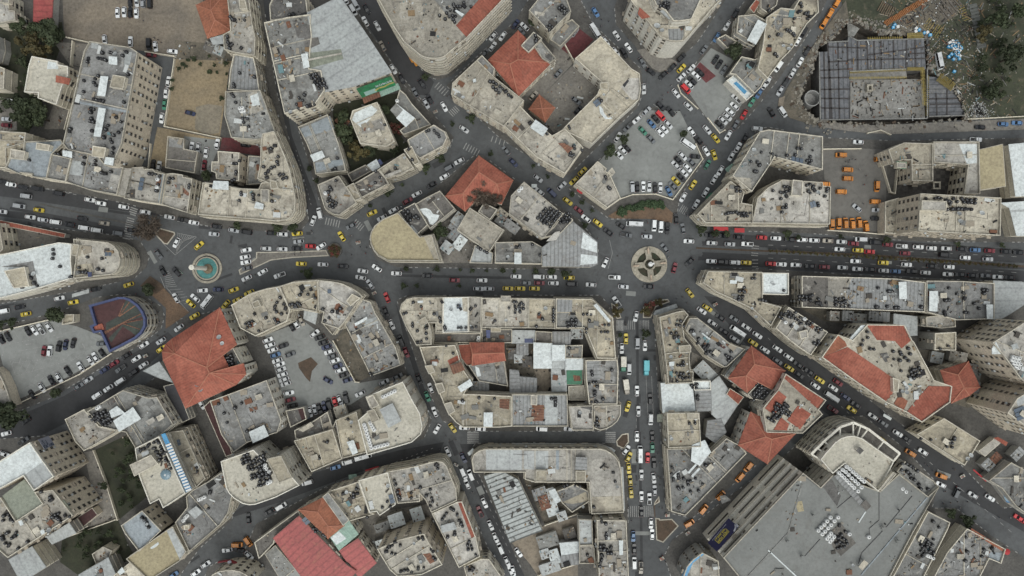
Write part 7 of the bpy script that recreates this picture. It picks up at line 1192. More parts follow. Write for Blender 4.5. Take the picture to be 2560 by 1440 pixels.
# ---------------------------------------------------------------- the construction site
def W(f, x, y, z=0): return (*P2W(*fpx(f, x, y), z), z)
DECK = weathered('formwork_deck', (0.155, 0.16, 0.172), (0.105, 0.11, 0.12), (0.22, 0.21, 0.19), blotch=0.3, speck=1.0, lines=(0.16, 0.6, 0.3))
BEAMM = plain('dark_beam', (0.065, 0.06, 0.06), 0.9); YEL = plain('yellow_prop', (0.30, 0.235, 0.07), 0.7); ORG = plain('orange_beam', (0.30, 0.13, 0.05), 0.8)
sx, sy = P2W(*fpx('T03', 1000, 800)); root = empty('unfinished_building', sx, sy, -9, 'unfinished building with dark formwork decks in the excavated site', 'building')
DP = wpoly('T03', '600,422 790,412 800,362 890,405 980,400 1558,388 1580,690 815,715 815,1190 522,1198 512,520 600,515', 0.6)
mb = MB(); mb.prism(DP, -9, 0.6, 1, top=0); mb.obj('formwork_deck', [DECK, ROOF['D']], root)
D2 = wpoly('T03', '1605,765 1680,770 1850,880 1975,1140 1960,1155 1610,1165', -0.8); mb = MB(); mb.prism(D2, -9, -0.8, 1, top=0); mb.obj('side_deck', [DECK, ROOF['D']], root)
mb = MB(); mb.prism(wpoly('T03', '822,800 1540,790 1572,1180 822,1185', -2.5), -9, -2.5, 0, top=0); mb.prism(wpoly('T03', '820,730 1380,700 1390,770 822,795', -1.2), -9, -1.2, 0, top=0); mb.obj('concrete_floor', [weathered('fresh_concrete', (0.27, 0.265, 0.25), (0.20, 0.195, 0.18), (0.12, 0.11, 0.1), blotch=0.15)], root)
mb = MB()
for a, b in (((600, 620), (800, 610)), ((520, 780), (815, 775)), ((522, 985), (815, 985)), ((700, 420), (715, 1190)), ((560, 520), (570, 1195)), ((895, 405), (900, 700)), ((1060, 398), (1065, 695)), ((1255, 392), (1258, 690)), ((1470, 390), (1475, 690)), ((800, 600), (1575, 585)), ((600, 422), (620, 1195)), ((610, 560), (640, 1195)), ((795, 420), (800, 700)), ((990, 400), (1000, 700)), ((1130, 395), (1135, 690)), ((1385, 390), (1380, 690)), ((512, 705), (815, 690)), ((520, 895), (815, 890)), ((522, 1080), (815, 1085)), ((600, 470), (990, 480)), ((1000, 550), (1570, 470)), ((1385, 540), (1575, 530))): mb.bar(W('T03', *a, 0.7), W('T03', *b, 0.7), 0.55, 0.2)
mb.obj('beam_grid', [BEAMM], root); mb = MB()
for a, b in (((1610, 990), (1890, 985)), ((1620, 1045), (1930, 1040)), ((1790, 900), (1790, 1150)), ((1680, 930), (1690, 1150))): mb.bar(W('T03', *a, -0.7), W('T03', *b, -0.7), 0.55, 0.2)
mb.obj('beam_grid', [BEAMM], root)
mb = MB()
for a, b in (((600, 422), (798, 412)), ((798, 412), (810, 362)), ((810, 362), (890, 405)), ((890, 405), (1558, 388)), ((512, 520), (522, 1198)), ((522, 1198), (1590, 1185)), ((1592, 690), (1592, 1185)), ((1610, 1165), (1965, 1155)), ((820, 715), (1380, 690))): mb.bar(W('T03', *a, 0.9), W('T03', *b, 0.9), 0.4, 0.5)
mb.obj('upstand', [ROOF['G']], root)
mb = MB()
for a, b, n_, dx, dy in (((1000, 385), (1340, 378), 16, 0, -16), ((1395, 360), (1550, 352), 18, 0, -30), ((820, 722), (1380, 695), 42, 0, 16), ((1395, 690), (1560, 688), 20, 0, 18), ((1545, 700), (1565, 1050), 26, 22, 0), ((815, 780), (1380, 772), 40, 0, 14), ((1600, 760), (1590, 1150), 20, 14, 0)):
    for i in range(n_):
        t = i / (n_ - 1); x, y = a[0] + (b[0] - a[0]) * t, a[1] + (b[1] - a[1]) * t; mb.bar(W('T03', x - dx, y - dy, 0.9), W('T03', x + dx, y + dy, 1.1), 0.2, 0.12)
    mb.bar(W('T03', *a, 1.0), W('T03', *b, 1.0), 0.16, 0.12)
mb.obj('scaffold_rail', [YEL], root)['kind'] = 'stuff'
mb = MB(); c = W('T03', 440, 985, 0); mb.lathe([(3.4, -9), (3.4, 0.6), (3.0, 0.6), (3.0, -4)], 28, (c[0], c[1], 0), 0, cap=False); disc(mb, c[0], c[1], 3.1, -3.5, 0, 28); mb.obj('round_shaft', [ROOF['G']], root)
mb = MB()
for s in ('900,205 1090,310 1070,325 880,225', '790,212 915,285 860,365 800,360', ): mb.flat(wpoly('T03', s, -3), -3)
mb.obj('lower_slab', [ROOF['G']], root)
mb = MB(); p = wpoly('T03', '992,845 1050,840 1052,910 995,912', -0.4); mb.ring(p, offset(p, -0.6), -2.5, -0.4); mb.obj('shaft_wall', [CAP], root)
mb = MB()
for _ in range(260):
    x, y = (rnd.uniform(830, 1560), rnd.uniform(800, 1180)) if rnd.random() < 0.72 else (rnd.uniform(620, 1560), rnd.uniform(420, 690)); z = -2.4 if y > 795 else 0.75
    px = W('T03', x, y, z); L = rnd.uniform(0.3, 0.8) if rnd.random() < 0.7 else rnd.uniform(1.2, 3); mb.box(px, (L, rnd.uniform(0.2, 0.6), 0.3), rnd.choice((0, 1.57)) + rnd.gauss(0, 0.25), rnd.choices(range(8), (16, 16, 18, 5, 5, 24, 12, 2))[0])
tag(mb.obj('building_debris', RUBMIX), 'boards and debris lying on the decks of the site', kind='stuff')
mb = MB(); rr = random.Random(3)
for _ in range(2600):
    x, y = rr.uniform(1150, 2560), rr.uniform(0, 1180)
    if x < 1620 and y > 330: continue
    if inside(*P2W(*fpx('T03', x, y)), PIT): continue
    if x > 2150 and rr.random() < 0.75: continue
    px = W('T03', x, y, 0.3); L = rr.uniform(0.25, 0.7) if rr.random() < 0.75 else rr.uniform(1.2, 4.0); mb.box(px, (L, rr.uniform(0.15, 0.45), 0.3), rr.choice((0.9, 2.4)) + rr.gauss(0, 0.4), rr.choices(range(8), (18, 16, 12, 5, 5, 26, 16, 1))[0])
tag(mb.obj('site_debris', RUBMIX), 'scattered timber and stone on the slope by the site', kind='stuff')
mb = MB(); n_p = len(PIT)                                   # broken rock along the edge of the cut
for _ in range(1300):
    i = rr.randrange(n_p); a, b = PIT[i], PIT[(i + 1) % n_p]; t = rr.random(); e = Vector((b[0] - a[0], b[1] - a[1])); e.normalize() if e.length > 0.1 else None; o_ = abs(rr.gauss(0, 2.2)) - 0.8
    x, y = a[0] + (b[0] - a[0]) * t + e.y * o_, a[1] + (b[1] - a[1]) * t - e.x * o_; s_ = 0.25 + 0.85 * rr.random() ** 2; mb.box((x, y, 0.1 + rr.uniform(-0.5, 0.3)), (s_ * rr.uniform(1, 1.8), s_, s_ * 0.8), rr.random() * 3, rr.choices((0, 1, 2), (5, 4, 2))[0], rr.uniform(-0.4, 0.4))
tag(mb.obj('rock_rubble', [plain('cut_limestone', (0.27, 0.25, 0.21), 0.9, grain=0.3, scale=2), plain('grey_limestone', (0.18, 0.17, 0.15), 0.9, grain=0.3, scale=2), SOIL]), 'broken pale rock along the rim of the excavation', kind='stuff')
BLU = plain('blue_wrap', (0.09, 0.34, 0.58), 0.5, tint=0.25)
for i in range(34):
    t = rnd.random(); x, y = 1870 + rnd.gauss(0, 36) + (10 if t > .5 else 0), 490 + rnd.gauss(0, 62)
    mb = MB(); mb.box((0, 0, 0.5), (1.2, 1.0, 1.0), 0, 0); mb.box((0, 0, 1.02), (0.55, 0.3, 0.06), 0, 1); bl = mb.obj('wrapped_block', [BLU if i % 4 else WHITEP, WHITEP]); w3 = W('T03', x, y, 0.8)
    bl.location = (w3[0], w3[1], ground_z(w3[0], w3[1])); bl.rotation_euler.z = rnd.random() * 3; tag(bl, 'blue and white wrapped block in the heap beside the site bus', 'block', 'wrapped blocks beside the construction site')
for i, (x, y) in enumerate(((1265, 250), (1295, 268), (1250, 275), (1480, 285), (1510, 300), (1475, 315), (1560, 330), (1590, 325), (1620, 350))):
    mb = MB(); mb.box((0, 0, 0.5), (1.2, 1.1, 1.0), 0, 0); mb.box((0, 0, 1.02), (0.5, 0.3, 0.06), 0, 1); bl = mb.obj('wrapped_block', [WHITEP if i % 2 else BLU, WHITEP]); w3 = W('T03', x, y, 0.8); bl.location = (w3[0], w3[1], ground_z(w3[0], w3[1])); bl.rotation_euler.z = rnd.random(); tag(bl, 'pale wrapped block on the loading strip above the formwork', 'block', 'wrapped blocks on the loading strip')
def stack(name, a, b, n_, L, m, label, z=0.3, wd=0.3):
    mb = MB(); d = Vector((b[0] - a[0], b[1] - a[1])).normalized(); e = Vector((-d.y, d.x))
    for i in range(n_):
        t = i / max(1, n_ - 1); x, y = a[0] + (b[0] - a[0]) * t, a[1] + (b[1] - a[1]) * t; q = rnd.uniform(-4, 4); mb.bar(W('T03', x - e.x * (L / 2 + q), y - e.y * (L / 2 + q), z + 0.3 * (i % 2)), W('T03', x + e.x * (L / 2 - q), y + e.y * (L / 2 - q), z + 0.3 * (i % 2)), wd, 0.3)
    return tag(mb.obj(name, [m]), label, name.replace('_', ' '))
stack('beam_stack', (1170, 240), (1590, -20), 60, 55, ORG, 'long stack of orange formwork beams at the top of the site')
stack('timber_stack', (1730, 120), (1890, -10), 9, 190, plain('grey_timber', (0.13, 0.115, 0.10), 0.9), 'row of long grey-brown timbers right of the orange beams', wd=0.5); stack('pipe_stack', (1330, 240), (1500, 120), 6, 40, BEAMM, 'dark rods lying below the orange beams'); stack('timber_stack', (1250, 130), (1120, 60), 8, 110, plain('brown_timber', (0.15, 0.11, 0.075), 0.9), 'brown timbers lying left of the orange beams', wd=0.4)
stack('prop_stack', (1710, 770), (1850, 870), 22, 90, YEL, 'tangled yellow scaffold props at the site corner', wd=0.16); stack('prop_stack', (1580, 230), (1720, 330), 9, 120, YEL, 'yellow scaffold props beside the loading strip', wd=0.2); stack('panel_stack', (2050, 50), (2140, 470), 26, 80, plain('grey_panel', (0.13, 0.135, 0.125), 0.9), 'column of grey formwork panels on the weedy slope', wd=0.9); stack('prop_stack', (1930, 60), (1980, 200), 7, 60, YEL, 'yellow props on the slope above the blue blocks', wd=0.2)
mb = MB()
for _ in range(260): px = W('T03', 2110 + rnd.gauss(0, 45), 1110 + rnd.gauss(0, 40), 0.3); mb.box(px, (rnd.uniform(0.3, 1.2), rnd.uniform(0.15, 0.4), 0.3), rnd.random() * 3, rnd.choices((0, 1), (2, 1))[0])
tag(mb.obj('scrap_heap', [plain('pale_scrap', (0.42, 0.43, 0.43), 0.6), ROOF['G']]), 'heap of pale metal scrap at the corner of the site road', kind='stuff')
# ---------------------------------------------------------------- signs, awnings, walls, stalls
def slope_sign(name, label, f, top, bottom, zt, zb, mats, th=0.25):
    """flat board between an upper and a lower edge given in the photo"""
    q = [W(f, *top[0], zt), W(f, *top[1], zt), None, W(f, *bottom[0], zb)]; q[2] = tuple(q[1][i] + q[3][i] - q[0][i] for i in range(3)); n_ = (Vector(q[1]) - Vector(q[0])).cross(Vector(q[3]) - Vector(q[0])).normalized()
    if n_.z < 0: n_ = -n_
    rt = empty(name, *[sum(v[i] for v in q) / 4 for i in range(3)], label, name.replace('_', ' ')); return rt, [Vector(v) for v in q], n_
def board(rt, q, n_, u0, v0, u1, v1, m, name, lift, th=0.12):
    def at(u, v): return q[0].lerp(q[1], u).lerp(q[3].lerp(q[2], u), v)
    c = [at(u0, v0), at(u1, v0), at(u1, v1), at(u0, v1)]; mb = MB(); t = [p + n_ * lift for p in c]; b = [p + n_ * (lift - th) for p in c]; mb.add(t + b, [(0, 1, 2, 3), (7, 6, 5, 4)] + [(i, 4 + i, 4 + (i + 1) % 4, (i + 1) % 4) for i in range(4)]); 
    return mb.obj(name, [m], rt)
def strokes(rt, q, n_, lines, m, name, wd=0.3, lift=0.1):
    def at(u, v): return q[0].lerp(q[1], u).lerp(q[3].lerp(q[2], u), v) + n_ * lift
    mb = MB()
    for L in lines:
        for a, b in zip(L[:-1], L[1:]):
            A, B = at(*a), at(*b); d = (B - A); 
            if d.length < 1e-3: continue
            e = n_.cross(d.normalized()) * wd / 2; mb.add([A - e, A + e, B + e, B - e], [(0, 1, 2, 3)])
    for i, fc in enumerate(mb.f):
        v = [Vector(mb.v[k]) for k in fc]
        if (v[1] - v[0]).cross(v[3] - v[0]).dot(n_) < 0: mb.f[i] = fc[::-1]
    return mb.obj(name, [m], rt)
GLYPH = {'M': [[(0, 1), (0, 0), (.5, .6), (1, 0), (1, 1)]], 'O': [[(0, 0), (1, 0), (1, 1), (0, 1), (0, 0)]], 'T': [[(0, 0), (1, 0)], [(.5, 0), (.5, 1)]], 'I': [[(.5, 0), (.5, 1)]], 'N': [[(0, 1), (0, 0), (1, 1), (1, 0)]], 'S': [[(1, 0), (0, 0), (0, .5), (1, .5), (1, 1), (0, 1)]], 'E': [[(1, 0), (0, 0), (0, 1), (1, 1)], [(0, .5), (.8, .5)]], 'L': [[(0, 0), (0, 1), (1, 1)]], 'X': [[(0, 0), (1, 1)], [(1, 0), (0, 1)]], 'C': [[(1, 0), (0, 0), (0, 1), (1, 1)]], '-': [[(0.1, .5), (.9, .5)]], 'w': [[(0, .3), (.2, 1), (.5, .5), (.8, 1), (1, .3)]], 'z': [[(0, .4), (1, .4), (0, 1), (1, 1)]], 'j': [[(0, 1), (1, .8), (1, .2)], [(.4, .1), (.5, .1)]], 'd': [[(0, .9), (1, .9), (.7, .3)]], 'k': [[(0, .9), (.9, .9), (.6, .4), (1, .1)]], 'a': [[(.5, 0), (.5, 1)]]}
def text(s, u0, v0, u1, v1):
    L = []; n_ = len(s); cw = (u1 - u0) / n_
    for i, ch in enumerate(s):
        for g in GLYPH.get(ch, []): L.append([(u0 + cw * (i + 0.1 + 0.72 * x), v0 + (v1 - v0) * y) for x, y in g])
    return L
NAVY = plain('navy_board', (0.022, 0.024, 0.085), 0.5); YELP = plain('yellow_lettering', (0.55, 0.46, 0.10), 0.6); PALE = plain('pale_lettering', (0.55, 0.56, 0.62), 0.6)
# board readable from the lane: its upper text edge lies at the lower right in the photo
rt, q, n_ = slope_sign('billboard', 'navy billboard with boxed yellow lettering on the shopping centre side', 'T32', ((2268, 950), (2055, 1200)), ((2170, 866), (1960, 1050)), 17.5, 11.5, None)
board(rt, q, n_, 0, 0, 1, 1, NAVY, 'panel', 0.35); strokes(rt, q, n_, [[(.3, .28), (.78, .28), (.78, .72), (.36, .72), (.3, .6), (.3, .28)]], YELP, 'lettering_frame', 0.28, 0.4); strokes(rt, q, n_, text('MOTION', .33, .32, .76, .5) + text('wzjwzd', .35, .54, .74, .7), YELP, 'lettering', 0.34, 0.4); strokes(rt, q, n_, text('kwdazwkdjzwk', .18, .78, .85, .86), PALE, 'small_lettering', 0.16, 0.4); strokes(rt, q, n_, [[(0.0, .0), (.0, .3), (.06, .12), (.2, .0)]], PALE, 'emblem', 0.8, 0.4)
GRN = weathered('green_poster', (0.02, 0.20, 0.075), (0.03, 0.13, 0.06), (0.05, 0.09, 0.06), blotch=0.25, tint=0)
rt, q, n_ = slope_sign('billboard', 'long green banner with white script on the big metal hall', 'T01', ((1000, 880), (1345, 752)), ((1058, 968), (1385, 832)), 19, 12.5, None)
board(rt, q, n_, 0, 0, 1, 1, GRN, 'panel', 0.5); strokes(rt, q, n_, text('kwdazkwdjzkw', .48, .3, .96, .5), PALE, 'lettering', 0.2, 0.56); board(rt, q, n_, .12, .55, .45, .95, plain('poster_picture', (0.28, 0.42, 0.38), 0.6), 'picture', 0.55, 0.03); strokes(rt, q, n_, [[(.42, .78), (.55, .66), (.7, .72), (.85, .62), (.99, .66)]], plain('poster_fruit', (0.42, 0.36, 0.12), 0.6, grain=0.3), 'picture_strip', 0.9, 0.56)
for k2, (a, b, m) in enumerate((((1060, 970), (1225, 905), ROOF['X']), ((1230, 900), (1420, 830), ROOF['E']))):
    mb = MB(); p = wpoly('T01', f'{a[0]},{a[1]} {b[0]},{b[1]} {b[0] + 25},{b[1] + 60} {a[0] + 20},{a[1] + 68}', 9); mb.prism(p, 8.8, 9.0, 0, top=0, bottom=True); tag(mb.obj('awning', [m]), ('rusty pink' if k2 == 0 else 'pale green') + ' flat awning below the long green banner', 'awning')
LIL = plain('lilac_banner', (0.25, 0.26, 0.31), 0.7); INK = plain('dark_blue_ink', (0.03, 0.05, 0.09), 0.7)
rt, q, n_ = slope_sign('banner', 'pale lilac banner with dark lettering on the windowed white office side', 'T30', ((375, 80), (440, 175)), ((480, 40), (530, 135)), 23, 17, None)
board(rt, q, n_, 0, 0, 1, 1, LIL, 'cloth', 0.3); strokes(rt, q, n_, text('wkda', .2, .1, .75, .3) + text('djkw', .25, .4, .7, .55), INK, 'small_lettering', 0.2, 0.35); strokes(rt, q, n_, [[(u, v) for u, v in ((.95 - .22 * y, .05 + .9 * x) for x, y in g)] for g in text('EXLIXO', 0, 0, 1, 1)], INK, 'lettering', 0.3, 0.35)
BLB = plain('blue_banner', (0.06, 0.22, 0.48), 0.6); LBL = plain('banner_light_blue', (0.40, 0.55, 0.66), 0.6)
rt, q, n_ = slope_sign('banner', 'bright blue cloth banner with pale diamonds by the lower right street', 'T33', ((2390, 560), (2460, 712)), ((2318, 548), (2350, 670)), 6, 4, None)
board(rt, q, n_, 0, 0, 1, 1, BLB, 'cloth', 0.3, 0.05); strokes(rt, q, n_, [[(.1, .55), (.28, .95), (.45, .75), (.26, .4), (.1, .55)], [(.55, .55), (.72, .95), (.92, .7), (.72, .35), (.55, .55)]], LBL, 'diamond_pattern', 0.7, 0.34); board(rt, q, n_, .38, .35, .52, .6, plain('banner_emblem', (0.1, 0.08, 0.07), 0.6), 'emblem', 0.34, 0.03)
REDS = plain('red_sign', (0.33, 0.05, 0.06), 0.6)
mb = MB(); arc = [(2185, 1300), (2240, 1290), (2310, 1288), (2370, 1315), (2415, 1352), (2445, 1390), (2452, 1425)]
for a, b in zip(arc[:-1], arc[1:]):
    A, B_ = W('T30', *a, 7.0), W('T30', *b, 7.0); mb.bar(A, B_, 0.4, 1.8)
tag(mb.obj('shop_sign', [REDS]), 'curved red shop sign band on the round-fronted building', 'sign')
mb = MB(); p = [W('T30', *v, 9.0) for v in ((2295, 1300), (2340, 1300), (2345, 1320), (2300, 1320))]; mb.box(p[0], (1.3, 1.0, 0.7), 0.3); tag(mb.obj('sign_emblem', [PALE]), 'pale round emblem board above the curved red sign band', 'sign')
def awn(f, s, m, z, label):
    p = wpoly(f, s, z); mb = MB(); mb.prism(p, z - 0.15, z, 0, top=0, bottom=True); tag(mb.obj('awning', [m]), label, 'awning')
REDA = plain('red_awning', (0.42, 0.035, 0.04), 0.7)
awn('T12', '2015,825 2160,830 2165,870 2020,865', REDA, 3.4, 'faded red awning left of the brighter one near the roundabout'); awn('T12', '2225,840 2325,842 2325,885 2225,885', REDA, 3.4, 'bright red awning right of the faded one near the roundabout')
awn('T12', '2130,250 2200,195 2230,200 2160,300', ROOF['E'], 3.2, 'green awning on the street right of the car park'); awn('T12', '1935,540 1985,490 2015,480 1960,560', ROOF['T'], 3.2, 'dark green awning beside the orange-scrap building'); awn('T32', '0,112 640,112 640,155 0,155', ROOF['Z'], 3.6, 'long grey shop awning along the top of the broad pale roof'); awn('T32', '690,112 890,118 1000,160 1035,185 1010,220 900,165 690,155', ROOF['Z'], 3.6, 'curved teal-grey awning at the rounded corner of the pale roof')
awn('T32', '1090,350 1112,350 1130,790 1115,790', ROOF['Z'], 3.6, 'grey awning along the yellow taxi line'); awn('T22', '1452,1262 1510,1262 1510,1340 1452,1340', ROOF['V'], 3.5, 'olive square awning beside the street market'); awn('T31', '925,430 1005,418 1012,455 930,475', ROOF['E'], 2.8, 'green striped street stall roof below the office building'); awn('T31', '1090,380 1225,340 1230,350 1095,395', REDA, 3.2, 'long thin red awning under the solar-panel roof')
awn('T23', '1150,1280 1160,1255 1240,1300 1225,1325', ROOF['W'], 3, 'white stall roof below the long red complex'); awn('T20', '720,60 890,10 890,50 720,95', ROOF['Z'], 3.4, 'grey-green flat awning on the road below the white roof'); awn('T33', '2050,380 2060,372 2190,485 2180,498', REDA, 3.5, 'red strip banner roof across the lower right pavement'); awn('T33', '2190,470 2300,360 2320,375 2210,480', MAROON, 3.5, 'dark maroon shop awning in the lower right')
awn('T13', '1145,70 1190,60 1195,110 1150,120', ROOF['E'], 3, 'teal container roof in the corner of the orange van yard'); awn('T12', '195,400 250,400 250,435 195,438', ROOF['W'], 3, 'small white kiosk roof beside the long tan block'); awn('T12', '650,440 690,445 715,490 690,500 650,470', REDA, 3.2, 'dark red rounded awning under the wedge building'); awn('T31', '2115,210 2170,160 2185,200 2130,240', ROOF['W'], 3.4, 'white slanted awning at the corner of the pale roof'); awn('T32', '2075,640 2130,630 2190,680 2100,720', ROOF['G'], 5, 'grey canopy over the lane beside the shopping centre')
ORNG = plain('orange_machine', (0.55, 0.24, 0.03), 0.5)
for i, (x, y) in enumerate(((1563, 588), (1603, 625))):
    c = W('T01', x, y, 2.6); mb = MB(); mb.box((c[0], c[1], 2.6), (2.0, 2.8, 0.3), 0.5, 0); mb.box((c[0], c[1], 1.2), (1.2, 1.6, 2.4), 0.5, 1); mb.box((c[0], c[1], 2.85), (1.2, 1.6, 0.25), 0.5, 0); tag(mb.obj('street_stall', [ORNG, STEEL]), ('upper' if i == 0 else 'lower') + ' orange stall roof under the rounded sandy-roofed building', 'stall')
c = W('T33', 2395, 1200, 2.4); root = empty('umbrella', c[0], c[1], 0, 'big red round umbrella beside the terracotta-edged market building', 'umbrella'); mb = MB(); mb.lathe([(1.35, 0), (0.7, 0.35), (0.05, 0.55)], 8, (c[0], c[1], 2.2)); mb.obj('canopy', [REDA], root); mb = MB(); mb.bar((c[0], c[1], 0), (c[0], c[1], 2.7), 0.08, 0.08); mb.obj('pole', [STEEL], root)
STALLC = [plain('stall_cloth_' + str(i), c, 0.8, tint=0.2) for i, c in enumerate(((0.33, 0.12, 0.08), (0.4, 0.38, 0.33), (0.15, 0.2, 0.26), (0.3, 0.05, 0.05)))]
for f, x, y, a, ph in (('T32', 1760, 1015, 0.6, 'at the mouth of the dark lane'), ('T11', 1020, 985, 0.3, 'on the pavement of the street fork'), ('T31', 2000, 330, -0.5, 'at the corner of the lower junction'), ('T21', 1180, 50, 0.5, 'at the top of the central block street'), ('T32', 1555, 835, 0, 'above the pointed soil island'), ('T01', 1793, 1115, 0.4, 'in the upper junction'), ('T20', 1450, 680, 0.4, 'beside the road by the sweeping red roof'), ('T33', 1950, 445, 0.5, 'near the lower right crossing'), ('T32', 1500, 1270, 0.5, 'near the curved blue building'), ('T22', 2035, 165, 0.5, 'beside the dark slanting street')):
    c = W(f, x, y, 1.2); root = empty('street_cart', c[0], c[1], ground_z(c[0], c[1]), 'small vendor cart ' + ph, 'cart'); mb = MB(); mb.box((c[0], c[1], 0.75), (2.0, 1.2, 0.5), a, 1); [mb.box((c[0] + rnd.uniform(-.7, .7), c[1] + rnd.uniform(-.4, .4), 1.12), (0.4, 0.35, 0.25), a, rnd.randrange(4)) for _ in range(7)]; mb.obj('tray', STALLC, root)
    for s_ in (-0.7, 0.7): mb = MB(); mb.lathe([(0.3, -0.05), (0.3, 0.05)], 12); mb.v = [(v[0] + c[0] + s_ * math.cos(a), v[2] + c[1], v[1] + 0.35) for v in mb.v]; mb.obj('wheel', [TYRE], root)
# low boundary walls
for f, s, hh, label in (('T00', '1740,590 1640,1262 2205,1378', 1.6, 'low stone wall round the yellow sand lot'), ('T00', '660,370 905,425', 1.8, 'stone wall between the dirt lot and the dark garden'), ('T00', '1450,515 1740,560', 2.0, 'wall along the lower edge of the dirt lot'), ('T00', '720,410 700,650', 2.2, 'low wall in the yard beside the villa'), ('T00', '800,680 640,1290', 2.0, 'long wall between villa and apartment block'), ('T10', '1500,0 1480,230', 1.6, 'wall along the lower alley'), ('T12', '1085,548 1210,505 1440,500 1610,555 1910,150 1840,0', 1.4, 'curved stone wall round the lower side of the wide car park'), ('T02', '1660,850 1690,930 1860,1085', 0.9, 'kerb wall at the front of the square car park'), ('T02', '1960,1180 2080,1330 2130,1300', 0.9, 'kerb wall at the lower corner of the square car park'), ('T13', '600,862 960,885 1160,905', 1.6, 'wall between the orange van yard and the avenue'), ('T20', '-20,435 480,320', 1.4, 'stone wall above the striped car park'), ('T20', '800,860 130,1180', 1.3, 'stone wall below the striped car park'), ('T20', '1110,655 810,850', 1.3, 'wall between round building and lower road'), ('T30', '930,190 1050,500 1170,880', 1.8, 'wall along the dark triangular garden'), ('T30', '620,1070 1150,880', 1.5, 'wall above the lower dark garden'), ('T32', '660,820 330,935', 2.2, 'wall between rubble court and sandy court'), ('T32', '660,1320 260,1440', 2.0, 'wall at the lower side of the sandy court'), ('T21', '770,530 900,770 990,940 1030,945', 1.8, 'wall between mixed car park and rubble yard'), ('T02', '460,310 620,610', 2.4, 'wall between the maroon yard and the red-roofed school'), ('T03', '2000,1190 2600,1160', 1.2, 'roadside wall on the bend above the blue cars'), ('T03', '1000,1330 1130,1300 1230,1345', 1.2, 'broken wall piece beside the bend road'), ('T13', '540,50 930,45', 1.5, 'wall at the top of the orange van yard'), ('T13', '1150,210 1230,480 1275,495 1300,260', 2.0, 'bent ramp wall beside the tan flat-roofed building')):
    P_ = [P2W(*fpx(f, *q[:2]), hh) for q in pts(s)]; mb = MB()
    for a, b in zip(P_[:-1], P_[1:]): mb.bar((*a, hh / 2), (*b, hh / 2), 0.32, hh, 0)
    for a in P_: mb.box((*a, hh / 2), (0.42, 0.42, hh + 0.12), 0, 0)
    tag(mb.obj('boundary_wall', [WALL['c']]), label, 'wall')
# ---------------------------------------------------------------- people on the pavements
def make_person(cols):
    J = dict(pel=((0, 0, .92), .15), wai=((0, 0, 1.1), .14), che=((0, .01, 1.3), .16), nec=((0, 0, 1.46), .06), hea=((0, .02, 1.58), .095), top=((0, .02, 1.7), .07), ls=((-.19, 0, 1.4), .065), le=((-.26, -.1, 1.14), .05), lw=((-.25, .05, .92), .04), rs=((.19, 0, 1.4), .065), re=((.26, .06, 1.15), .05), rw=((.25, .22, .98), .04), lh=((-.1, 0, .86), .1), lk=((-.11, .16, .5), .07), la=((-.11, .1, .1), .05), lt=((-.11, .27, .05), .045), rh=((.1, 0, .86), .1), rk=((.11, -.06, .5), .07), ra=((.11, -.3, .14), .05), rt=((.11, -.16, .05), .045))
    E = [('pel', 'wai'), ('wai', 'che'), ('che', 'nec'), ('nec', 'hea'), ('hea', 'top'), ('che', 'ls'), ('ls', 'le'), ('le', 'lw'), ('che', 'rs'), ('rs', 're'), ('re', 'rw'), ('pel', 'lh'), ('lh', 'lk'), ('lk', 'la'), ('la', 'lt'), ('pel', 'rh'), ('rh', 'rk'), ('rk', 'ra'), ('ra', 'rt')]
    ks = list(J); me = bpy.data.meshes.new('person'); me.from_pydata([J[k][0] for k in ks], [(ks.index(a), ks.index(b)) for a, b in E], []); o = bpy.data.objects.new('person', me); COL.objects.link(o)
    sk = o.modifiers.new('skin', 'SKIN')
    if not me.skin_vertices: me.skin_vertices.new()
    for i, k in enumerate(ks): me.skin_vertices[0].data[i].radius = (J[k][1], J[k][1]); me.skin_vertices[0].data[i].use_root = (k == 'pel')
    o.modifiers.new('smooth', 'SUBSURF').levels = 1
    dg = bpy.context.evaluated_depsgraph_get(); m2 = bpy.data.meshes.new_from_object(o.evaluated_get(dg)); bpy.data.objects.remove(o)
    m2.materials.clear()
    for c in cols: m2.materials.append(c)
    for p in m2.polygons:
        z = p.center.z; p.material_index = 2 if z > 1.62 else 3 if z > 1.44 else 0 if z > 0.93 else 1
        p.use_smooth = True
    return m2
SKIN = plain('skin', (0.36, 0.23, 0.17), 0.6); HAIR = plain('dark_hair', (0.02, 0.016, 0.013), 0.7); CLO = {n: plain('cloth_' + n, c, 0.9) for n, c in (('black', (0.02, 0.02, 0.022)), ('blue', (0.05, 0.07, 0.13)), ('brown', (0.12, 0.085, 0.06)), ('white', (0.5, 0.5, 0.48)), ('red', (0.28, 0.04, 0.04)))}
PM = {n: make_person([CLO[n], CLO['blue' if n != 'blue' else 'black'], HAIR, SKIN]) for n in CLO}
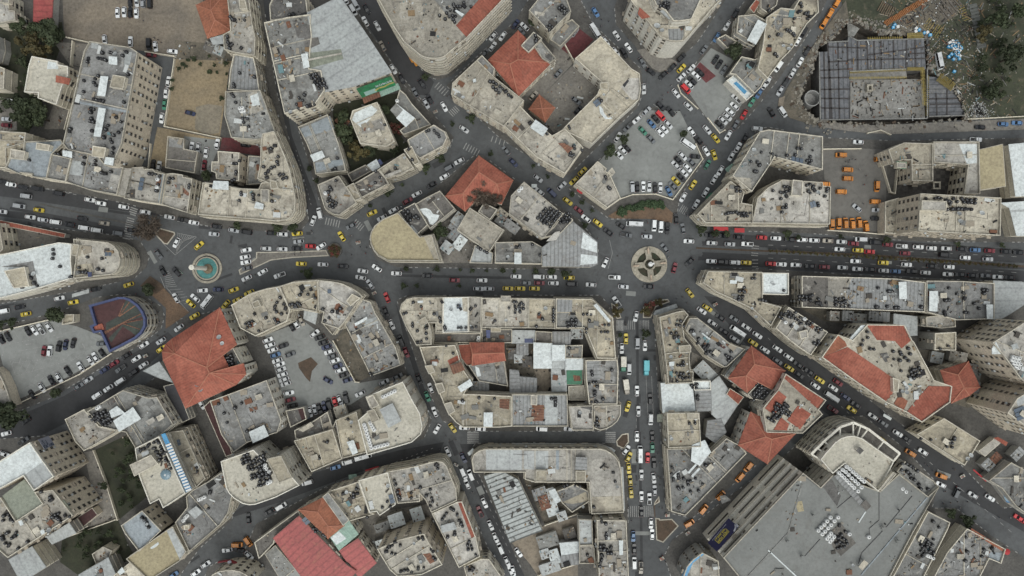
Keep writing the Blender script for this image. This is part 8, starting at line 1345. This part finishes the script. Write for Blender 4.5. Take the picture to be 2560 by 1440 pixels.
for ph, f, s in (('beside the round blue-rimmed building', 'T20', '1535,150 1540,200 1590,240 1560,330 1545,350 1600,340 1500,430 1370,60 1400,95 1530,390'), ('at the edge of the lion roundabout', 'T12', '1730,690 1745,720 1770,715 1790,690 1810,665 1800,760 1350,770 1355,790 1330,865 855,945 1480,890 1810,1255 1300,905 1560,1130'), ('near the round flower planter', 'T11', '335,935 385,1090 390,1110 450,1085 560,870 570,890 1110,1040 1100,1095 960,1110 1030,690 1045,1030 30,1100 950,920 965,915'), ('on the crossing above the soil beds', 'T22', '985,40 1090,95 1130,350 1140,370 1030,250 970,200 1320,130 1400,170 1440,150 1640,110 1700,90 1745,150 1360,420 1040,490'),
  ('on the pavement by the yellow taxi line', 'T32', '1160,760 1165,740 1500,760 1460,440 1480,460 1470,300 1455,210 1500,1230 1530,1290 1190,880 1320,60 1240,280 1245,290 1235,530'), ('in the dirt lot at the top', 'T00', '1440,210 1550,385 1590,405 1620,430'), ('in the orange van yard', 'T13', '770,180 795,185 800,165 835,155 865,160 905,258 945,600 950,410 970,320'), ('on the lower right street', 'T33', '1640,385 1750,590 1760,585 1810,700 1880,690 1910,750 1740,710 1870,540 1590,335 1560,310 1980,690 1850,370 2300,850 2410,850'), ('at the lower junction', 'T31', '1595,170 1840,165 1900,35 1935,80 2000,75 2165,600 800,490 880,480 250,660 2050,1240'), ('at the upper junction', 'T01', '1720,790 1660,760 1940,960 1960,990 2210,380 2350,290 2400,250 1330,440 1040,240 2110,1310 1910,970'), ('on the street left of the hotel', 'T02', '890,200 890,270 965,220 720,180 1160,390 1590,865 1505,960 1555,930 1500,1000 1730,1160 1640,1130 1560,745 1085,1215 2310,1240')):
    its = pts(s); cs = {}
    for i, (x, y) in enumerate(its): cs.setdefault(('black', 'blue', 'black', 'brown', 'black', 'white', 'black', 'red')[i % 8], []).append((x, y))
    for c, L in cs.items():
        L.sort()
        for i, (x, y) in enumerate(L):
            wx, wy = P2W(*fpx(f, x, y)); o = bpy.data.objects.new('person', PM[c]); COL.objects.link(o); o.location = (wx, wy, ground_z(wx, wy)); o.rotation_euler.z = rnd.random() * 6.28
            tag(o, (f'person in {c} walking ' if len(L) == 1 else f'{ORD[i]} person in {c} from the left ') + ph, 'person', 'people ' + ph)
print('OBJECTS', len(S.objects))
